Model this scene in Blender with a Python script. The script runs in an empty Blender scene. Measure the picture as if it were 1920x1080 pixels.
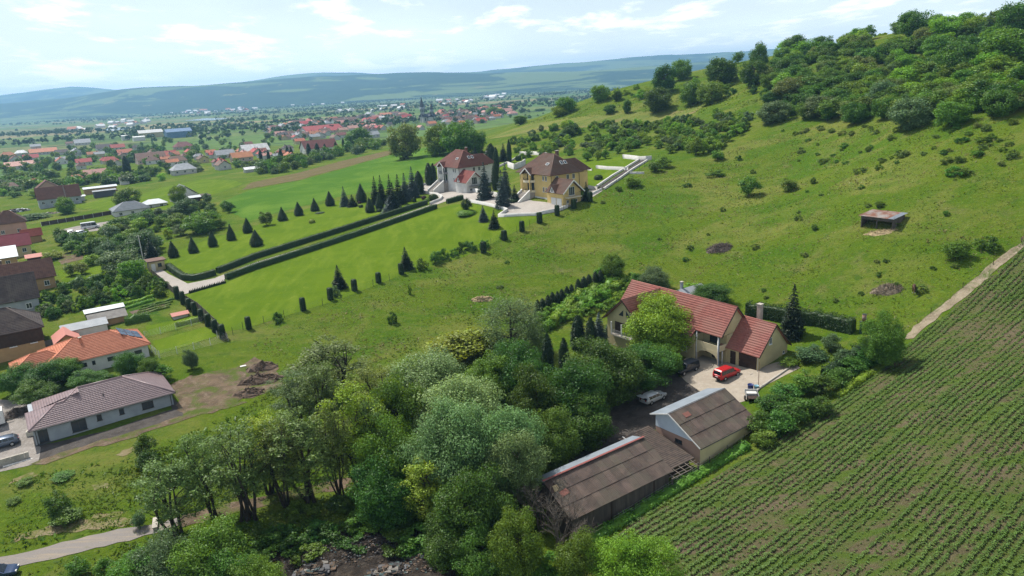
import bpy, bmesh, math, random
import numpy as np
from mathutils import Matrix, Vector
rad = math.radians
scene = bpy.context.scene
C = scene.collection

# ------------------------------------------------------------------ camera, world, sun, exposure
F_PX = 1350.0; PITCH = rad(15.85); ROLL = rad(3.3); CZ = 46.0
_c, _s = math.cos(PITCH), math.sin(PITCH)
FWD = np.array([0, _c, -_s]); R0 = np.array([1., 0, 0]); U0 = np.array([0, _s, _c])
RT = math.cos(ROLL)*R0 - math.sin(ROLL)*U0
UP = math.cos(ROLL)*U0 + math.sin(ROLL)*R0
CAM = np.array([0, 0, CZ])
cd = bpy.data.cameras.new('drone_camera')
cam = bpy.data.objects.new('drone_camera', cd); C.objects.link(cam)
cd.sensor_width = 36.0; cd.lens = 36.0*F_PX/1920.0
cd.clip_start = 1.0; cd.clip_end = 60000.0
cam.matrix_world = Matrix(((RT[0], UP[0], -FWD[0], 0), (RT[1], UP[1], -FWD[1], 0), (RT[2], UP[2], -FWD[2], CZ), (0, 0, 0, 1)))
scene.camera = cam

SUN_EL = rad(56); SUN_DIR = Vector((-0.72, 0.69, 0)).normalized()     # horizontal direction towards the sun
sd = Vector((SUN_DIR.x*math.cos(SUN_EL), SUN_DIR.y*math.cos(SUN_EL), math.sin(SUN_EL)))
sl = bpy.data.lights.new('sun', 'SUN'); sl.energy = 5.0; sl.angle = rad(0.55); sl.color = (1.0, 0.955, 0.88)
so = bpy.data.objects.new('sun', sl); C.objects.link(so)
so.rotation_euler = sd.to_track_quat('Z', 'Y').to_euler()

world = bpy.data.worlds.new('World'); scene.world = world; world.use_nodes = True
wn, wl = world.node_tree.nodes, world.node_tree.links
for n in list(wn): wn.remove(n)
out = wn.new('ShaderNodeOutputWorld'); bg = wn.new('ShaderNodeBackground'); bg.inputs['Strength'].default_value = 0.068
sky = wn.new('ShaderNodeTexSky'); sky.sky_type = 'NISHITA'; sky.sun_disc = False
sky.sun_elevation = SUN_EL; sky.sun_rotation = math.atan2(SUN_DIR.x, SUN_DIR.y)
sky.altitude = 350; sky.air_density = 1.15; sky.dust_density = 2.2; sky.ozone_density = 1.2
# cumulus: noise on a flat cloud deck, so that clouds crowd together towards the horizon everywhere alike
tc = wn.new('ShaderNodeTexCoord'); sep = wn.new('ShaderNodeSeparateXYZ'); wl.new(tc.outputs['Generated'], sep.inputs[0])
def wmath(op, a, b=None, clamp=False):
    m = wn.new('ShaderNodeMath'); m.operation = op; m.use_clamp = clamp
    for i, v in enumerate((a, b)):
        if v is None: continue
        if isinstance(v, (int, float)): m.inputs[i].default_value = v
        else: wl.new(v, m.inputs[i])
    return m.outputs[0]
zc = wmath('ADD', wmath('MAXIMUM', sep.outputs['Z'], 0.0), 0.10)
u = wmath('DIVIDE', sep.outputs['X'], zc); v = wmath('DIVIDE', sep.outputs['Y'], zc)
cb = wn.new('ShaderNodeCombineXYZ'); wl.new(u, cb.inputs[0]); wl.new(v, cb.inputs[1])
def cloudnoise(scale, detail, off):
    mp = wn.new('ShaderNodeMapping'); wl.new(cb.outputs[0], mp.inputs['Vector'])
    mp.inputs['Location'].default_value = (off, off*1.7, off*.3); mp.inputs['Scale'].default_value = (scale, scale*.6, scale)
    nz = wn.new('ShaderNodeTexNoise'); nz.inputs['Scale'].default_value = 1.0; nz.inputs['Detail'].default_value = detail
    nz.inputs['Roughness'].default_value = 0.6; nz.inputs['Distortion'].default_value = .15; wl.new(mp.outputs[0], nz.inputs['Vector']); return nz.outputs['Fac']
def ramp(fac, a, b):
    r = wn.new('ShaderNodeMapRange'); r.interpolation_type = 'SMOOTHSTEP'
    r.inputs['From Min'].default_value = a; r.inputs['From Max'].default_value = b; wl.new(fac, r.inputs['Value']); return r.outputs[0]
puff = ramp(cloudnoise(1.9, 8, 5.2), 0.49, 0.66)
veil = ramp(cloudnoise(0.5, 4, 9.3), 0.30, 0.85)
low = wmath('POWER', 2.718, wmath('MULTIPLY', wmath('MAXIMUM', sep.outputs['Z'], 0.0), -4.5))      # summer haze whitens the sky towards the horizon, all round
mixv = wn.new('ShaderNodeMix'); mixv.data_type = 'RGBA'; wl.new(wmath('MULTIPLY', wmath('ADD', wmath('MULTIPLY', veil, 0.25), 0.72), low), mixv.inputs['Factor'])
low2 = wmath('MULTIPLY', wmath('POWER', 2.718, wmath('MULTIPLY', wmath('MAXIMUM', sep.outputs['Z'], 0.0), -13.0)), .85)
mixh = wn.new('ShaderNodeMix'); mixh.data_type = 'RGBA'; wl.new(low2, mixh.inputs['Factor']); mixh.inputs['A'].default_value = (14.2, 16.4, 17.2, 1); mixh.inputs['B'].default_value = (27, 28.4, 28.8, 1); wl.new(mixh.outputs['Result'], mixv.inputs['B'])
wl.new(sky.outputs[0], mixv.inputs['A']);
mixc = wn.new('ShaderNodeMix'); mixc.data_type = 'RGBA'; wl.new(wmath('MULTIPLY', puff, 0.85), mixc.inputs['Factor'])
wl.new(mixv.outputs['Result'], mixc.inputs['A']); mixc.inputs['B'].default_value = (21, 21, 21, 1)
wl.new(mixc.outputs['Result'], bg.inputs['Color']); wl.new(bg.outputs[0], out.inputs['Surface'])

vs = scene.view_settings; vs.view_transform = 'Standard'; vs.look = 'None'; vs.exposure = 0.3; vs.gamma = 1.0; vs.use_curve_mapping = False
cy = scene.cycles
cy.max_bounces = 5; cy.diffuse_bounces = 1; cy.glossy_bounces = 2; cy.transmission_bounces = 3; cy.volume_bounces = 0; cy.transparent_max_bounces = 6
cy.use_denoising = True
try:
    cy.denoiser = 'OPENIMAGEDENOISE'; cy.denoising_input_passes = 'RGB_ALBEDO_NORMAL'; cy.denoising_prefilter = 'NONE'
except Exception: pass
cy.use_adaptive_sampling = True; cy.adaptive_threshold = 0.012
cy.caustics_reflective = False; cy.caustics_refractive = False
scene.render.film_transparent = False

# ------------------------------------------------------------------ lay of the land
def ray(px, py):
    d = FWD*F_PX + RT*(px-960) + UP*(540-py); return d/np.linalg.norm(d)
def proj(p):
    q = np.array(p, float)-CAM; z = q@FWD
    return 960+F_PX*(q@RT)/z, 540-F_PX*(q@UP)/z, z
def atz(px, py, z):
    d = ray(px, py); return CAM+d*((z-CZ)/d[2])
def atd(px, py, D): return CAM+ray(px, py)*D
# surveyed points (sight line plus height or distance); a thin-plate surface is fitted through them
CT=[('z',1360,710,0),('z',1200,780,-.5),('z',190,830,0),('z',330,770,0.5),('z',20,830,0),('z',1130,1000,-2),('z',1310,880,-1.2),('z',700,1070,-3),('z',50,1050,-2.5),('z',400,960,-2),('z',960,900,-1.5),
('z',1900,1060,0),('z',1500,1070,-2),('z',1900,780,6.5),('z',1890,490,13),('z',1700,650,5),('z',1500,800,0.8),('z',1550,640,2.5),('z',1300,560,3),
('z',1655,435,15.5),('z',1715,548,9),('z',1350,468,9.5),('z',1100,520,5),('z',700,640,1.5),('z',435,630,2.5),('z',530,690,0.5),('z',945,445,10),('z',650,560,5),
('z',1030,385,15.3),('z',860,355,13.5),('z',330,552,5),('z',300,490,6.5),('z',800,390,12.5),('z',500,430,9),('z',60,620,3.5),('z',30,520,4.5),('z',120,400,5.5),('z',440,300,6),('z',600,275,5),('z',250,330,5),
('z',600,330,12),('z',450,370,9.5),('z',740,290,12),('z',760,280,12),('z',880,262,15),('z',1150,310,20),('z',1280,260,24.5),('z',1300,400,14),('z',1500,330,18.5),
('d',1250,222,325),('d',1000,225,430),('d',1150,172,380),('d',1235,205,330),('d',1420,155,310),('d',1500,228,245),('d',1700,62,350),('d',1900,215,190),('d',1900,120,255),('d',1900,62,310),('d',1700,135,290),('d',1550,95,350),('d',1700,215,215),('d',950,235,480),
('d',1060,200,410),('z',800,218,3),('z',100,260,3),('z',400,230,0),('z',900,200,0)]
LX=np.array([atz(a,b,c) if k=='z' else atd(a,b,c) for k,a,b,c in CT])
EXTRA=np.array([(-200,30,-4),(-60,10,-4),(60,10,-3),(200,60,10),(300,150,40),(350,250,56),(330,350,58),(250,420,52),(160,520,40),(60,600,18),(500,350,55),(-500,300,2),(-400,100,2),(0,900,4),(300,800,20),(-600,900,1),(600,700,30)],float)
LX=np.vstack([LX,EXTRA])
SC=100.0
def tps(r2): return np.where(r2>1e-12, .5*r2*np.log(np.maximum(r2,1e-12)),0)
_TA=LX[:,:2]/SC; _n=len(_TA)
_TK=tps(((_TA[:,None]-_TA[None])**2).sum(-1))+np.eye(_n)*0.03
_TP=np.c_[np.ones(_n),_TA]
_TM=np.block([[_TK,_TP],[_TP.T,np.zeros((3,3))]])
_sol=np.linalg.solve(_TM,np.r_[LX[:,2],np.zeros(3)]); _TW=_sol[:_n]; _TV=_sol[_n:]
def height(x,y):
    x=np.asarray(x,float); y=np.asarray(y,float); sh=x.shape
    q=np.c_[x.ravel(),y.ravel()]/SC
    z=np.empty(len(q))
    for i in range(0,len(q),20000):
        k=q[i:i+20000]; z[i:i+20000]=tps(((k[:,None]-_TA[None])**2).sum(-1))@_TW+_TV[0]+k@_TV[1:]
    z=z.reshape(sh)
    r=np.hypot(x,y)
    t=np.clip((y-620)/400,0,1); t=np.maximum(t,np.clip((-x-350)/250,0,1)); t=np.maximum(t,np.clip((x-420)/300,0,1)); t=t*t*(3-2*t)
    plain=np.maximum(4-(np.maximum(r-600,0))*0.004,-8)
    return z*(1-t)+plain*t
def H(x,y): return float(height(np.array([x]),np.array([y]))[0])

def P(px, py, dz=0.0):
    """the point where the sight line meets the surface dz above the ground"""
    d = ray(px, py); ts = np.geomspace(40, 9000, 500)
    for _ in range(3):
        p = CAM+d*ts[:, None]; g = p[:, 2]-height(p[:, 0], p[:, 1])-dz
        if not (g < 0).any(): return CAM+d*ts[-1]
        i = max(1, int(np.argmax(g < 0))); a, b = ts[i-1], ts[i]; ts = np.linspace(a, b, 30)
    q = CAM+d*(a+b)/2
    return q
def depth(p): return float((np.array(p)-CAM)@FWD)
def G(px, py):
    p = P(px, py); return np.array([p[0], p[1], H(p[0], p[1])])
# ------------------------------------------------------------------ helpers: objects
def tag(o, label=None, cat=None, group=None, kind=None):
    if label: o['label'] = label
    if cat: o['category'] = cat
    if group: o['group'] = group
    if kind: o['kind'] = kind
    return o
def empty(name, loc, rz=0.0, label=None, cat=None, group=None):
    o = bpy.data.objects.new(name, None); C.objects.link(o); o.location = loc; o.rotation_euler = (0, 0, rz)
    o.empty_display_size = .3
    return tag(o, label, cat, group)
def obj(name, me, parent=None, loc=None, rz=0.0):
    o = bpy.data.objects.new(name, me); C.objects.link(o); o.parent = parent
    if loc is not None: o.location = loc
    o.rotation_euler = (0, 0, rz)
    return o
def copy_tree(o, parent=None):
    c = o.copy(); C.objects.link(c); c.parent = parent
    for ch in o.children: copy_tree(ch, c)
    return c
def mesh_np(name, verts, faces, mats, midx=None, smooth=False):
    """verts (N,3), faces list of lists or (M,k) array"""
    me = bpy.data.meshes.new(name)
    verts = np.asarray(verts, np.float32)
    if isinstance(faces, np.ndarray):
        k = faces.shape[1]; m = len(faces)
        me.vertices.add(len(verts)); me.vertices.foreach_set('co', verts.ravel())
        me.loops.add(m*k); me.loops.foreach_set('vertex_index', faces.astype(np.int32).ravel())
        me.polygons.add(m); me.polygons.foreach_set('loop_start', np.arange(0, m*k, k, dtype=np.int32))
        me.polygons.foreach_set('loop_total', np.full(m, k, np.int32))
        me.update(calc_edges=True)
    else:
        me.from_pydata([tuple(map(float, q)) for q in verts], [], faces); me.update()
    for m_ in (mats if isinstance(mats, (list, tuple)) else [mats]): me.materials.append(m_)
    if midx is not None: me.polygons.foreach_set('material_index', np.asarray(midx, np.int32))
    if smooth: me.polygons.foreach_set('use_smooth', np.ones(len(me.polygons), bool))
    me.update(); return me
class MB:
    """collects boxes, bars, polygons; build() links them as one mesh object"""
    def __init__(s): s.v = []; s.f = []; s.m = []
    def poly(s, pts, m=0):
        b = len(s.v); s.v += [tuple(map(float, p)) for p in pts]; s.f.append(list(range(b, b+len(pts)))); s.m.append(m); return s
    def hexa(s, p, m=0):      # 8 points: bottom 0-3, top 4-7
        b = len(s.v); s.v += [tuple(map(float, q)) for q in p]
        for q in ((3, 2, 1, 0), (4, 5, 6, 7), (0, 1, 5, 4), (1, 2, 6, 5), (2, 3, 7, 6), (3, 0, 4, 7)): s.f.append([b+i for i in q]); s.m.append(m)
        return s
    def box(s, x0, x1, y0, y1, z0, z1, m=0):
        return s.hexa([(x0, y0, z0), (x1, y0, z0), (x1, y1, z0), (x0, y1, z0), (x0, y0, z1), (x1, y0, z1), (x1, y1, z1), (x0, y1, z1)], m)
    def bar(s, a, b, w, h=None, m=0):      # a beam from a to b
        a, b = Vector(a), Vector(b); d = (b-a).normalized(); h = h or w
        r = d.cross(Vector((0, 0, 1)))
        r = Vector((1, 0, 0)) if r.length < 1e-4 else r.normalized()
        u = r.cross(d); r = r*w/2; u = u*h/2
        return s.hexa([a-r-u, a+r-u, b+r-u, b-r-u, a-r+u, a+r+u, b+r+u, b-r+u], m)
    def cyl(s, a, b, r0, r1=None, n=10, m=0, caps=True):
        a, b = Vector(a), Vector(b); d = (b-a).normalized(); r1 = r0 if r1 is None else r1
        p = d.orthogonal().normalized(); q = d.cross(p); k = len(s.v)
        for c_, r_ in ((a, r0), (b, r1)):
            for i in range(n):
                t = 2*math.pi*i/n; s.v.append(tuple(c_+(p*math.cos(t)+q*math.sin(t))*r_))
        for i in range(n):
            j = (i+1) % n; s.f.append([k+i, k+j, k+n+j, k+n+i]); s.m.append(m)
        if caps:
            s.f.append([k+i for i in range(n)][::-1]); s.m.append(m); s.f.append([k+n+i for i in range(n)]); s.m.append(m)
        return s
    def prism(s, pts, axis_vec, m=0):      # polygon extruded along a vector
        k = len(s.v); n = len(pts); a = Vector(axis_vec)
        s.v += [tuple(Vector(p)) for p in pts]+[tuple(Vector(p)+a) for p in pts]
        s.f.append([k+i for i in range(n)][::-1]); s.m.append(m); s.f.append([k+n+i for i in range(n)]); s.m.append(m)
        for i in range(n):
            j = (i+1) % n; s.f.append([k+i, k+j, k+n+j, k+n+i]); s.m.append(m)
        return s
    def mesh(s, name, mats, smooth=False):
        me = mesh_np(name, s.v, s.f, mats, s.m)
        bm = bmesh.new(); bm.from_mesh(me); bmesh.ops.recalc_face_normals(bm, faces=bm.faces); bm.to_mesh(me); bm.free()
        if smooth: me.polygons.foreach_set('use_smooth', np.ones(len(me.polygons), bool))
        return me
    def build(s, name, mats, parent=None, loc=None, rz=0.0, smooth=False):
        return obj(name, s.mesh(name, mats, smooth), parent, loc, rz)

# ------------------------------------------------------------------ helpers: materials
MATS = {}
def pmat(name, c1, c2=None, scale=4.0, rough=.75, bump=0.0, bscale=None, detail=6, c3=None, scale3=.6, spec=.3, metal=0.0, coord='Position', stretch=(1, 1, 1), vary=0.0, lo=.35, hi=.65):
    """principled material whose colour wanders between c1 and c2 (and c3 in larger patches)"""
    if name in MATS: return MATS[name]
    m = bpy.data.materials.new(name); m.use_nodes = True; nt = m.node_tree; N, L = nt.nodes, nt.links
    b = N['Principled BSDF']; b.inputs['Roughness'].default_value = rough; b.inputs['Metallic'].default_value = metal
    b.inputs['Specular IOR Level'].default_value = spec
    if coord == 'Position':
        src = N.new('ShaderNodeNewGeometry').outputs['Position']
    else:
        src = N.new('ShaderNodeTexCoord').outputs['Object']
    mp = N.new('ShaderNodeMapping'); mp.inputs['Scale'].default_value = stretch; L.new(src, mp.inputs['Vector']); src = mp.outputs[0]
    def noise(sc, det, dist=0.0):
        n = N.new('ShaderNodeTexNoise'); n.inputs['Scale'].default_value = sc; n.inputs['Detail'].default_value = det; n.inputs['Distortion'].default_value = dist
        n.inputs['Roughness'].default_value = .6; L.new(src, n.inputs['Vector']); return n.outputs['Fac']
    def mix(fac, a, b_):
        k = N.new('ShaderNodeMix'); k.data_type = 'RGBA'
        L.new(fac, k.inputs['Factor'])
        for s_, w in (('A', a), ('B', b_)):
            if isinstance(w, (tuple, list)): k.inputs[s_].default_value = (*w, 1)
            else: L.new(w, k.inputs[s_])
        return k.outputs['Result']
    def rng(fac, a, b_, c=0.0, d=1.0):
        r = N.new('ShaderNodeMapRange'); r.inputs['From Min'].default_value = a; r.inputs['From Max'].default_value = b_
        r.inputs['To Min'].default_value = c; r.inputs['To Max'].default_value = d; L.new(fac, r.inputs['Value']); return r.outputs[0]
    if c2 is None:
        b.inputs['Base Color'].default_value = (*c1, 1); col = None
    else:
        col = mix(rng(noise(scale, detail), lo, hi), c1, c2)
    if c3 is not None: col = mix(rng(noise(scale3, 5, .4), .45, .62), col if col is not None else c1, c3)
    if vary:
        oi = N.new('ShaderNodeObjectInfo'); hs = N.new('ShaderNodeHueSaturation')
        L.new(rng(oi.outputs['Random'], 0, 1, 1-vary, 1+vary), hs.inputs['Value'])
        mm = N.new('ShaderNodeMath'); mm.operation = 'MULTIPLY'; mm.inputs[1].default_value = 7.31; L.new(oi.outputs['Random'], mm.inputs[0])
        fr = N.new('ShaderNodeMath'); fr.operation = 'FRACT'; L.new(mm.outputs[0], fr.inputs[0])
        L.new(rng(fr.outputs[0], 0, 1, .5-vary*.06, .5+vary*.06), hs.inputs['Hue'])
        if col is None: hs.inputs['Color'].default_value = (*c1, 1)
        else: L.new(col, hs.inputs['Color'])
        col = hs.outputs[0]
    if col is not None: L.new(col, b.inputs['Base Color'])
    if bump:
        bn = N.new('ShaderNodeBump'); bn.inputs['Strength'].default_value = min(1.0, bump); bn.inputs['Distance'].default_value = .05 if bscale is None or bscale > 2 else .3
        L.new(noise(bscale or scale*3, 5), bn.inputs['Height']); L.new(bn.outputs[0], b.inputs['Normal'])
    MATS[name] = m; return m
def leafmat(name, c1, c2, scale=.35, vary=.2, trans=.34, rough=.5):
    if name in MATS: return MATS[name]
    m = bpy.data.materials.new(name); m.use_nodes = True; nt = m.node_tree; N, L = nt.nodes, nt.links
    b = N['Principled BSDF']; o = N['Material Output']; b.inputs['Roughness'].default_value = rough; b.inputs['Specular IOR Level'].default_value = .25
    geo = N.new('ShaderNodeNewGeometry'); oi = N.new('ShaderNodeObjectInfo')
    n = N.new('ShaderNodeTexNoise'); n.inputs['Scale'].default_value = scale; n.inputs['Detail'].default_value = 8; n.inputs['Roughness'].default_value = .75
    L.new(geo.outputs['Position'], n.inputs['Vector'])
    r = N.new('ShaderNodeMapRange'); r.inputs['From Min'].default_value = .36; r.inputs['From Max'].default_value = .64; L.new(n.outputs['Fac'], r.inputs['Value'])
    k = N.new('ShaderNodeMix'); k.data_type = 'RGBA'; k.inputs['A'].default_value = (*c1, 1); k.inputs['B'].default_value = (*c2, 1); L.new(r.outputs[0], k.inputs['Factor'])
    hs = N.new('ShaderNodeHueSaturation'); L.new(k.outputs['Result'], hs.inputs['Color'])
    def rr(src, a, b_):
        q = N.new('ShaderNodeMapRange'); q.inputs['To Min'].default_value = a; q.inputs['To Max'].default_value = b_; L.new(src, q.inputs['Value']); return q.outputs[0]
    isl = N.new('ShaderNodeMath'); isl.operation = 'MULTIPLY'; L.new(rr(oi.outputs['Random'], 1-vary, 1+vary), isl.inputs[0]); L.new(rr(geo.outputs['Random Per Island'], .62, 1.42), isl.inputs[1]); L.new(isl.outputs[0], hs.inputs['Value'])
    mm = N.new('ShaderNodeMath'); mm.operation = 'MULTIPLY'; mm.inputs[1].default_value = 9.17; L.new(oi.outputs['Random'], mm.inputs[0])
    fr = N.new('ShaderNodeMath'); fr.operation = 'FRACT'; L.new(mm.outputs[0], fr.inputs[0]); L.new(rr(fr.outputs[0], .5-vary*.12, .5+vary*.12), hs.inputs['Hue'])
    L.new(hs.outputs[0], b.inputs['Base Color'])
    t = N.new('ShaderNodeBsdfTranslucent'); hs2 = N.new('ShaderNodeHueSaturation'); hs2.inputs['Hue'].default_value = .47; hs2.inputs['Saturation'].default_value = 1.15; hs2.inputs['Value'].default_value = 1.25
    L.new(hs.outputs[0], hs2.inputs['Color']); L.new(hs2.outputs[0], t.inputs['Color'])
    ms = N.new('ShaderNodeMixShader'); ms.inputs[0].default_value = trans; L.new(b.outputs[0], ms.inputs[1]); L.new(t.outputs[0], ms.inputs[2]); L.new(ms.outputs[0], o.inputs['Surface'])
    MATS[name] = m; return m

M_white = pmat('white_render', (.72, .71, .67), (.62, .61, .58), .8, .85, .15, 12)
M_greywall = pmat('grey_render', (.36, .39, .42), (.28, .305, .335), .5, .9, .2, 10)
M_yellow = pmat('yellow_render', (.68, .50, .20), (.60, .44, .18), .6, .88, .15, 10)
M_cream = pmat('cream_render', (.55, .47, .26), (.47, .40, .22), .6, .88, .15, 10)
M_ochre = pmat('ochre_render', (.42, .27, .13), (.35, .22, .11), .8, .9, .15, 8)
M_pink = pmat('salmon_render', (.48, .30, .23), (.42, .27, .21), .6, .9, .12, 8)
M_glass = pmat('window_glass', (.03, .04, .05), (.05, .06, .07), .5, .08, spec=.6)
M_frame = pmat('white_frame', (.75, .75, .74), rough=.5)
M_dframe = pmat('dark_frame', (.05, .045, .04), rough=.5)
M_redroof = pmat('red_tile', (.38, .135, .105), (.26, .09, .075), 1.6, .62, .25, 20, c3=(.33, .145, .115), scale3=.25, detail=9)
M_orange = pmat('orange_tile', (.58, .215, .12), (.48, .165, .09), 1.2, .6, .2, 14)
M_brownroof = pmat('brown_tile', (.155, .08, .055), (.105, .06, .045), .9, .75, .3, 16, c3=(.13, .085, .065), scale3=.2)
M_maroon = pmat('maroon_tile', (.20, .075, .055), (.13, .05, .042), .8, .72, .3, 16, c3=(.17, .08, .06), scale3=.2)
M_greytile = pmat('grey_brown_tile', (.28, .195, .195), (.215, .15, .152), 1.4, .42, .1, 12, spec=.55)
M_dkroof = pmat('weathered_tile', (.105, .08, .072), (.065, .052, .05), 1.2, .85, .4, 14, c3=(.125, .10, .085), scale3=.3)
M_sheet = pmat('fibre_cement', (.125, .092, .075), (.07, .054, .046), .7, .9, .3, 9, c3=(.095, .08, .062), scale3=.35, vary=.14)
M_oldtile = pmat('old_clay_tile', (.16, .12, .095), (.095, .075, .065), 1.5, .9, .4, 14)
M_metal = pmat('zinc_sheet', (.25, .285, .32), (.20, .23, .26), .7, .5, metal=.15, spec=.4)
M_paleroof = pmat('pale_sheet_roof', (.50, .54, .56), (.41, .45, .48), .4, .45, spec=.5)
M_greyroof = pmat('grey_roof', (.30, .32, .34), (.23, .25, .27), .6, .65, .15, 10)
M_wood = pmat('old_plank', (.115, .095, .08), (.06, .05, .045), 2.2, .9, .4, 16, stretch=(1, 1, .12))
M_dkwood = pmat('dark_wood', (.055, .032, .022), (.035, .02, .015), 2.0, .7, .2, 14)
M_conc = pmat('concrete', (.38, .35, .30), (.31, .285, .24), .9, .9, .15, 14, c3=(.46, .42, .36), scale3=.12)
M_whitewall = pmat('whitewashed_concrete', (.58, .57, .53), (.46, .45, .42), .7, .85, .15, 8)
M_rust = pmat('rusty_sheet', (.25, .105, .06), (.17, .085, .06), .8, .8, .2, 10, c3=(.30, .27, .25), scale3=.5)
M_steel = pmat('dark_steel', (.05, .055, .05), rough=.6, metal=.4)
M_galv = pmat('galvanised_steel', (.42, .43, .43), rough=.5, metal=.6)
M_fgreen = pmat('green_wire', (.035, .10, .05), rough=.6)
M_solar = pmat('solar_cell', (.025, .045, .10), (.035, .06, .12), 1.5, .25, spec=.7)
M_tyre = pmat('tyre_rubber', (.012, .012, .012), rough=.85)
M_bark = pmat('bark', (.065, .05, .038), (.035, .028, .022), 3.0, .95, .5, 12)
M_barkpale = pmat('bare_branch', (.20, .17, .14), (.12, .10, .085), 2.5, .95, .3, 12)
M_stone = pmat('rubble_stone', (.30, .27, .23), (.17, .15, .13), 1.3, .95, .5, 6)
M_soil = pmat('dug_earth', (.15, .105, .075), (.09, .063, .046), 1.2, .97, .6, 5)
M_straw = pmat('straw', (.40, .31, .17), (.25, .19, .11), 2.0, .95, .5, 8)
# ------------------------------------------------------------------ ground, far hills
def fbm(x, y, seed, scale, octaves=4):
    rg = np.random.RandomState(seed); z = np.zeros_like(x, dtype=float); a = 1.0; f = 1.0/scale
    for _ in range(octaves):
        for _k in range(5):
            t = rg.uniform(0, 2*math.pi); ph = rg.uniform(0, 2*math.pi); ff = f*rg.uniform(.7, 1.4)
            z += a/3*np.sin(2*math.pi*ff*(x*math.cos(t)+y*math.sin(t))+ph)
        a *= .5; f *= 2
    return z
def grow(a, b, step, lim, g):
    pos = list(np.arange(a, b+1e-6, step)); s = step; v = b
    while v < lim: s *= g; v += s; pos.append(v)
    return pos
def ground_material(name, layers, bump, bscale, far=False):
    """layers: (colour, noise scale, low, high, distortion, stretch) laid one over the other"""
    m = bpy.data.materials.new(name); m.use_nodes = True; N, L = m.node_tree.nodes, m.node_tree.links
    b = N['Principled BSDF']; b.inputs['Roughness'].default_value = 1.0; b.inputs['Specular IOR Level'].default_value = .03
    pos = N.new('ShaderNodeNewGeometry').outputs['Position']; col = layers[0][0]
    for (c, sc, lo, hi, dist, st) in layers[1:]:
        mp = N.new('ShaderNodeMapping'); mp.inputs['Scale'].default_value = (st[0], st[1], 1); mp.inputs['Rotation'].default_value = (0, 0, st[2] if len(st) > 2 else 0); L.new(pos, mp.inputs['Vector'])
        n = N.new('ShaderNodeTexNoise'); n.inputs['Scale'].default_value = sc; n.inputs['Detail'].default_value = 7; n.inputs['Roughness'].default_value = .62; n.inputs['Distortion'].default_value = dist; L.new(mp.outputs[0], n.inputs['Vector'])
        r = N.new('ShaderNodeMapRange'); r.inputs['From Min'].default_value = lo; r.inputs['From Max'].default_value = hi; L.new(n.outputs['Fac'], r.inputs['Value'])
        k = N.new('ShaderNodeMix'); k.data_type = 'RGBA'; L.new(r.outputs[0], k.inputs['Factor'])
        if isinstance(col, tuple): k.inputs['A'].default_value = (*col, 1)
        else: L.new(col, k.inputs['A'])
        k.inputs['B'].default_value = (*c, 1); col = k.outputs['Result']
    if isinstance(col, tuple): b.inputs['Base Color'].default_value = (*col, 1)
    else: L.new(col, b.inputs['Base Color'])
    if bump:
        n = N.new('ShaderNodeTexNoise'); n.inputs['Scale'].default_value = bscale; n.inputs['Detail'].default_value = 6; n.inputs['Roughness'].default_value = .7; L.new(pos, n.inputs['Vector'])
        bn = N.new('ShaderNodeBump'); bn.inputs['Strength'].default_value = bump; bn.inputs['Distance'].default_value = .35; L.new(n.outputs['Fac'], bn.inputs['Height']); L.new(bn.outputs[0], b.inputs['Normal'])
    MATS[name] = m; return m
I1 = (1, 1)
M_meadow = ground_material('meadow', [((.088, .132, .012), 0, 0, 0, 0, I1), ((.058, .116, .009), .05, .42, .60, .6, (1, 1.6, .55)), ((.145, .160, .035), .045, .48, .66, .8, (1, 1.8, .6)),
    ((.155, .145, .055), .16, .58, .80, .5, I1), ((.045, .095, .012), .45, .54, .74, .3, I1), ((.13, .19, .022), 1.1, .55, .75, 0, I1), ((.036, .075, .010), 2.6, .58, .76, 0, I1), ((.17, .19, .045), 1.9, .60, .78, 0, I1)], 1.0, 2.2)
M_lawn = ground_material('mown_lawn', [((.094, .150, .008), 0, 0, 0, 0, I1), ((.074, .13, .007), .07, .40, .62, .6, (1, 2.2, .6)), ((.125, .178, .016), .12, .48, .70, .4, (2.4, .7, .62)), ((.085, .145, .013), 1.5, .5, .75, 0, I1), ((.16, .20, .032), .5, .6, .8, 0, I1)], .35, 4)
M_crop = ground_material('green_crop', [((.066, .14, .012), 0, 0, 0, 0, I1), ((.05, .125, .014), .3, .4, .62, .2, (.25, 2.2, .6)), ((.10, .18, .022), .05, .45, .65, .6, I1), ((.04, .10, .014), 1.4, .55, .75, 0, I1)], .6, 2.5)
M_hay = ground_material('hay_strip', [((.16, .17, .045), 0, 0, 0, 0, I1), ((.10, .14, .028), .10, .4, .62, .4, (.4, 1.6, .3)), ((.21, .16, .085), .05, .5, .66, .5, (.5, 2, .3)), ((.07, .11, .02), .8, .55, .75, 0, I1)], .6, 2.0)
M_brownfield = ground_material('bare_field', [((.135, .105, .05), 0, 0, 0, 0, I1), ((.10, .09, .035), .2, .4, .6, .3, (.3, 2, .55)), ((.16, .13, .075), .6, .5, .7, 0, I1)], .6, 2.0)
M_dirt = ground_material('bare_earth', [((.17, .125, .085), 0, 0, 0, 0, I1), ((.105, .08, .055), .35, .4, .62, .4, I1), ((.23, .18, .13), .9, .52, .72, .2, I1), ((.085, .115, .025), .22, .47, .60, .6, I1)], .8, 3.0)
M_cornsoil = ground_material('field_soil', [((.125, .11, .058), 0, 0, 0, 0, I1), ((.095, .082, .045), .5, .4, .62, .2, I1), ((.145, .11, .075), .16, .50, .68, .6, (.35, 2.2, .58)), ((.075, .115, .022), .33, .42, .58, .4, (.5, 1.6, .58)), ((.05, .085, .016), 1.4, .58, .72, 0, I1)], .9, 3.5)
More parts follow.
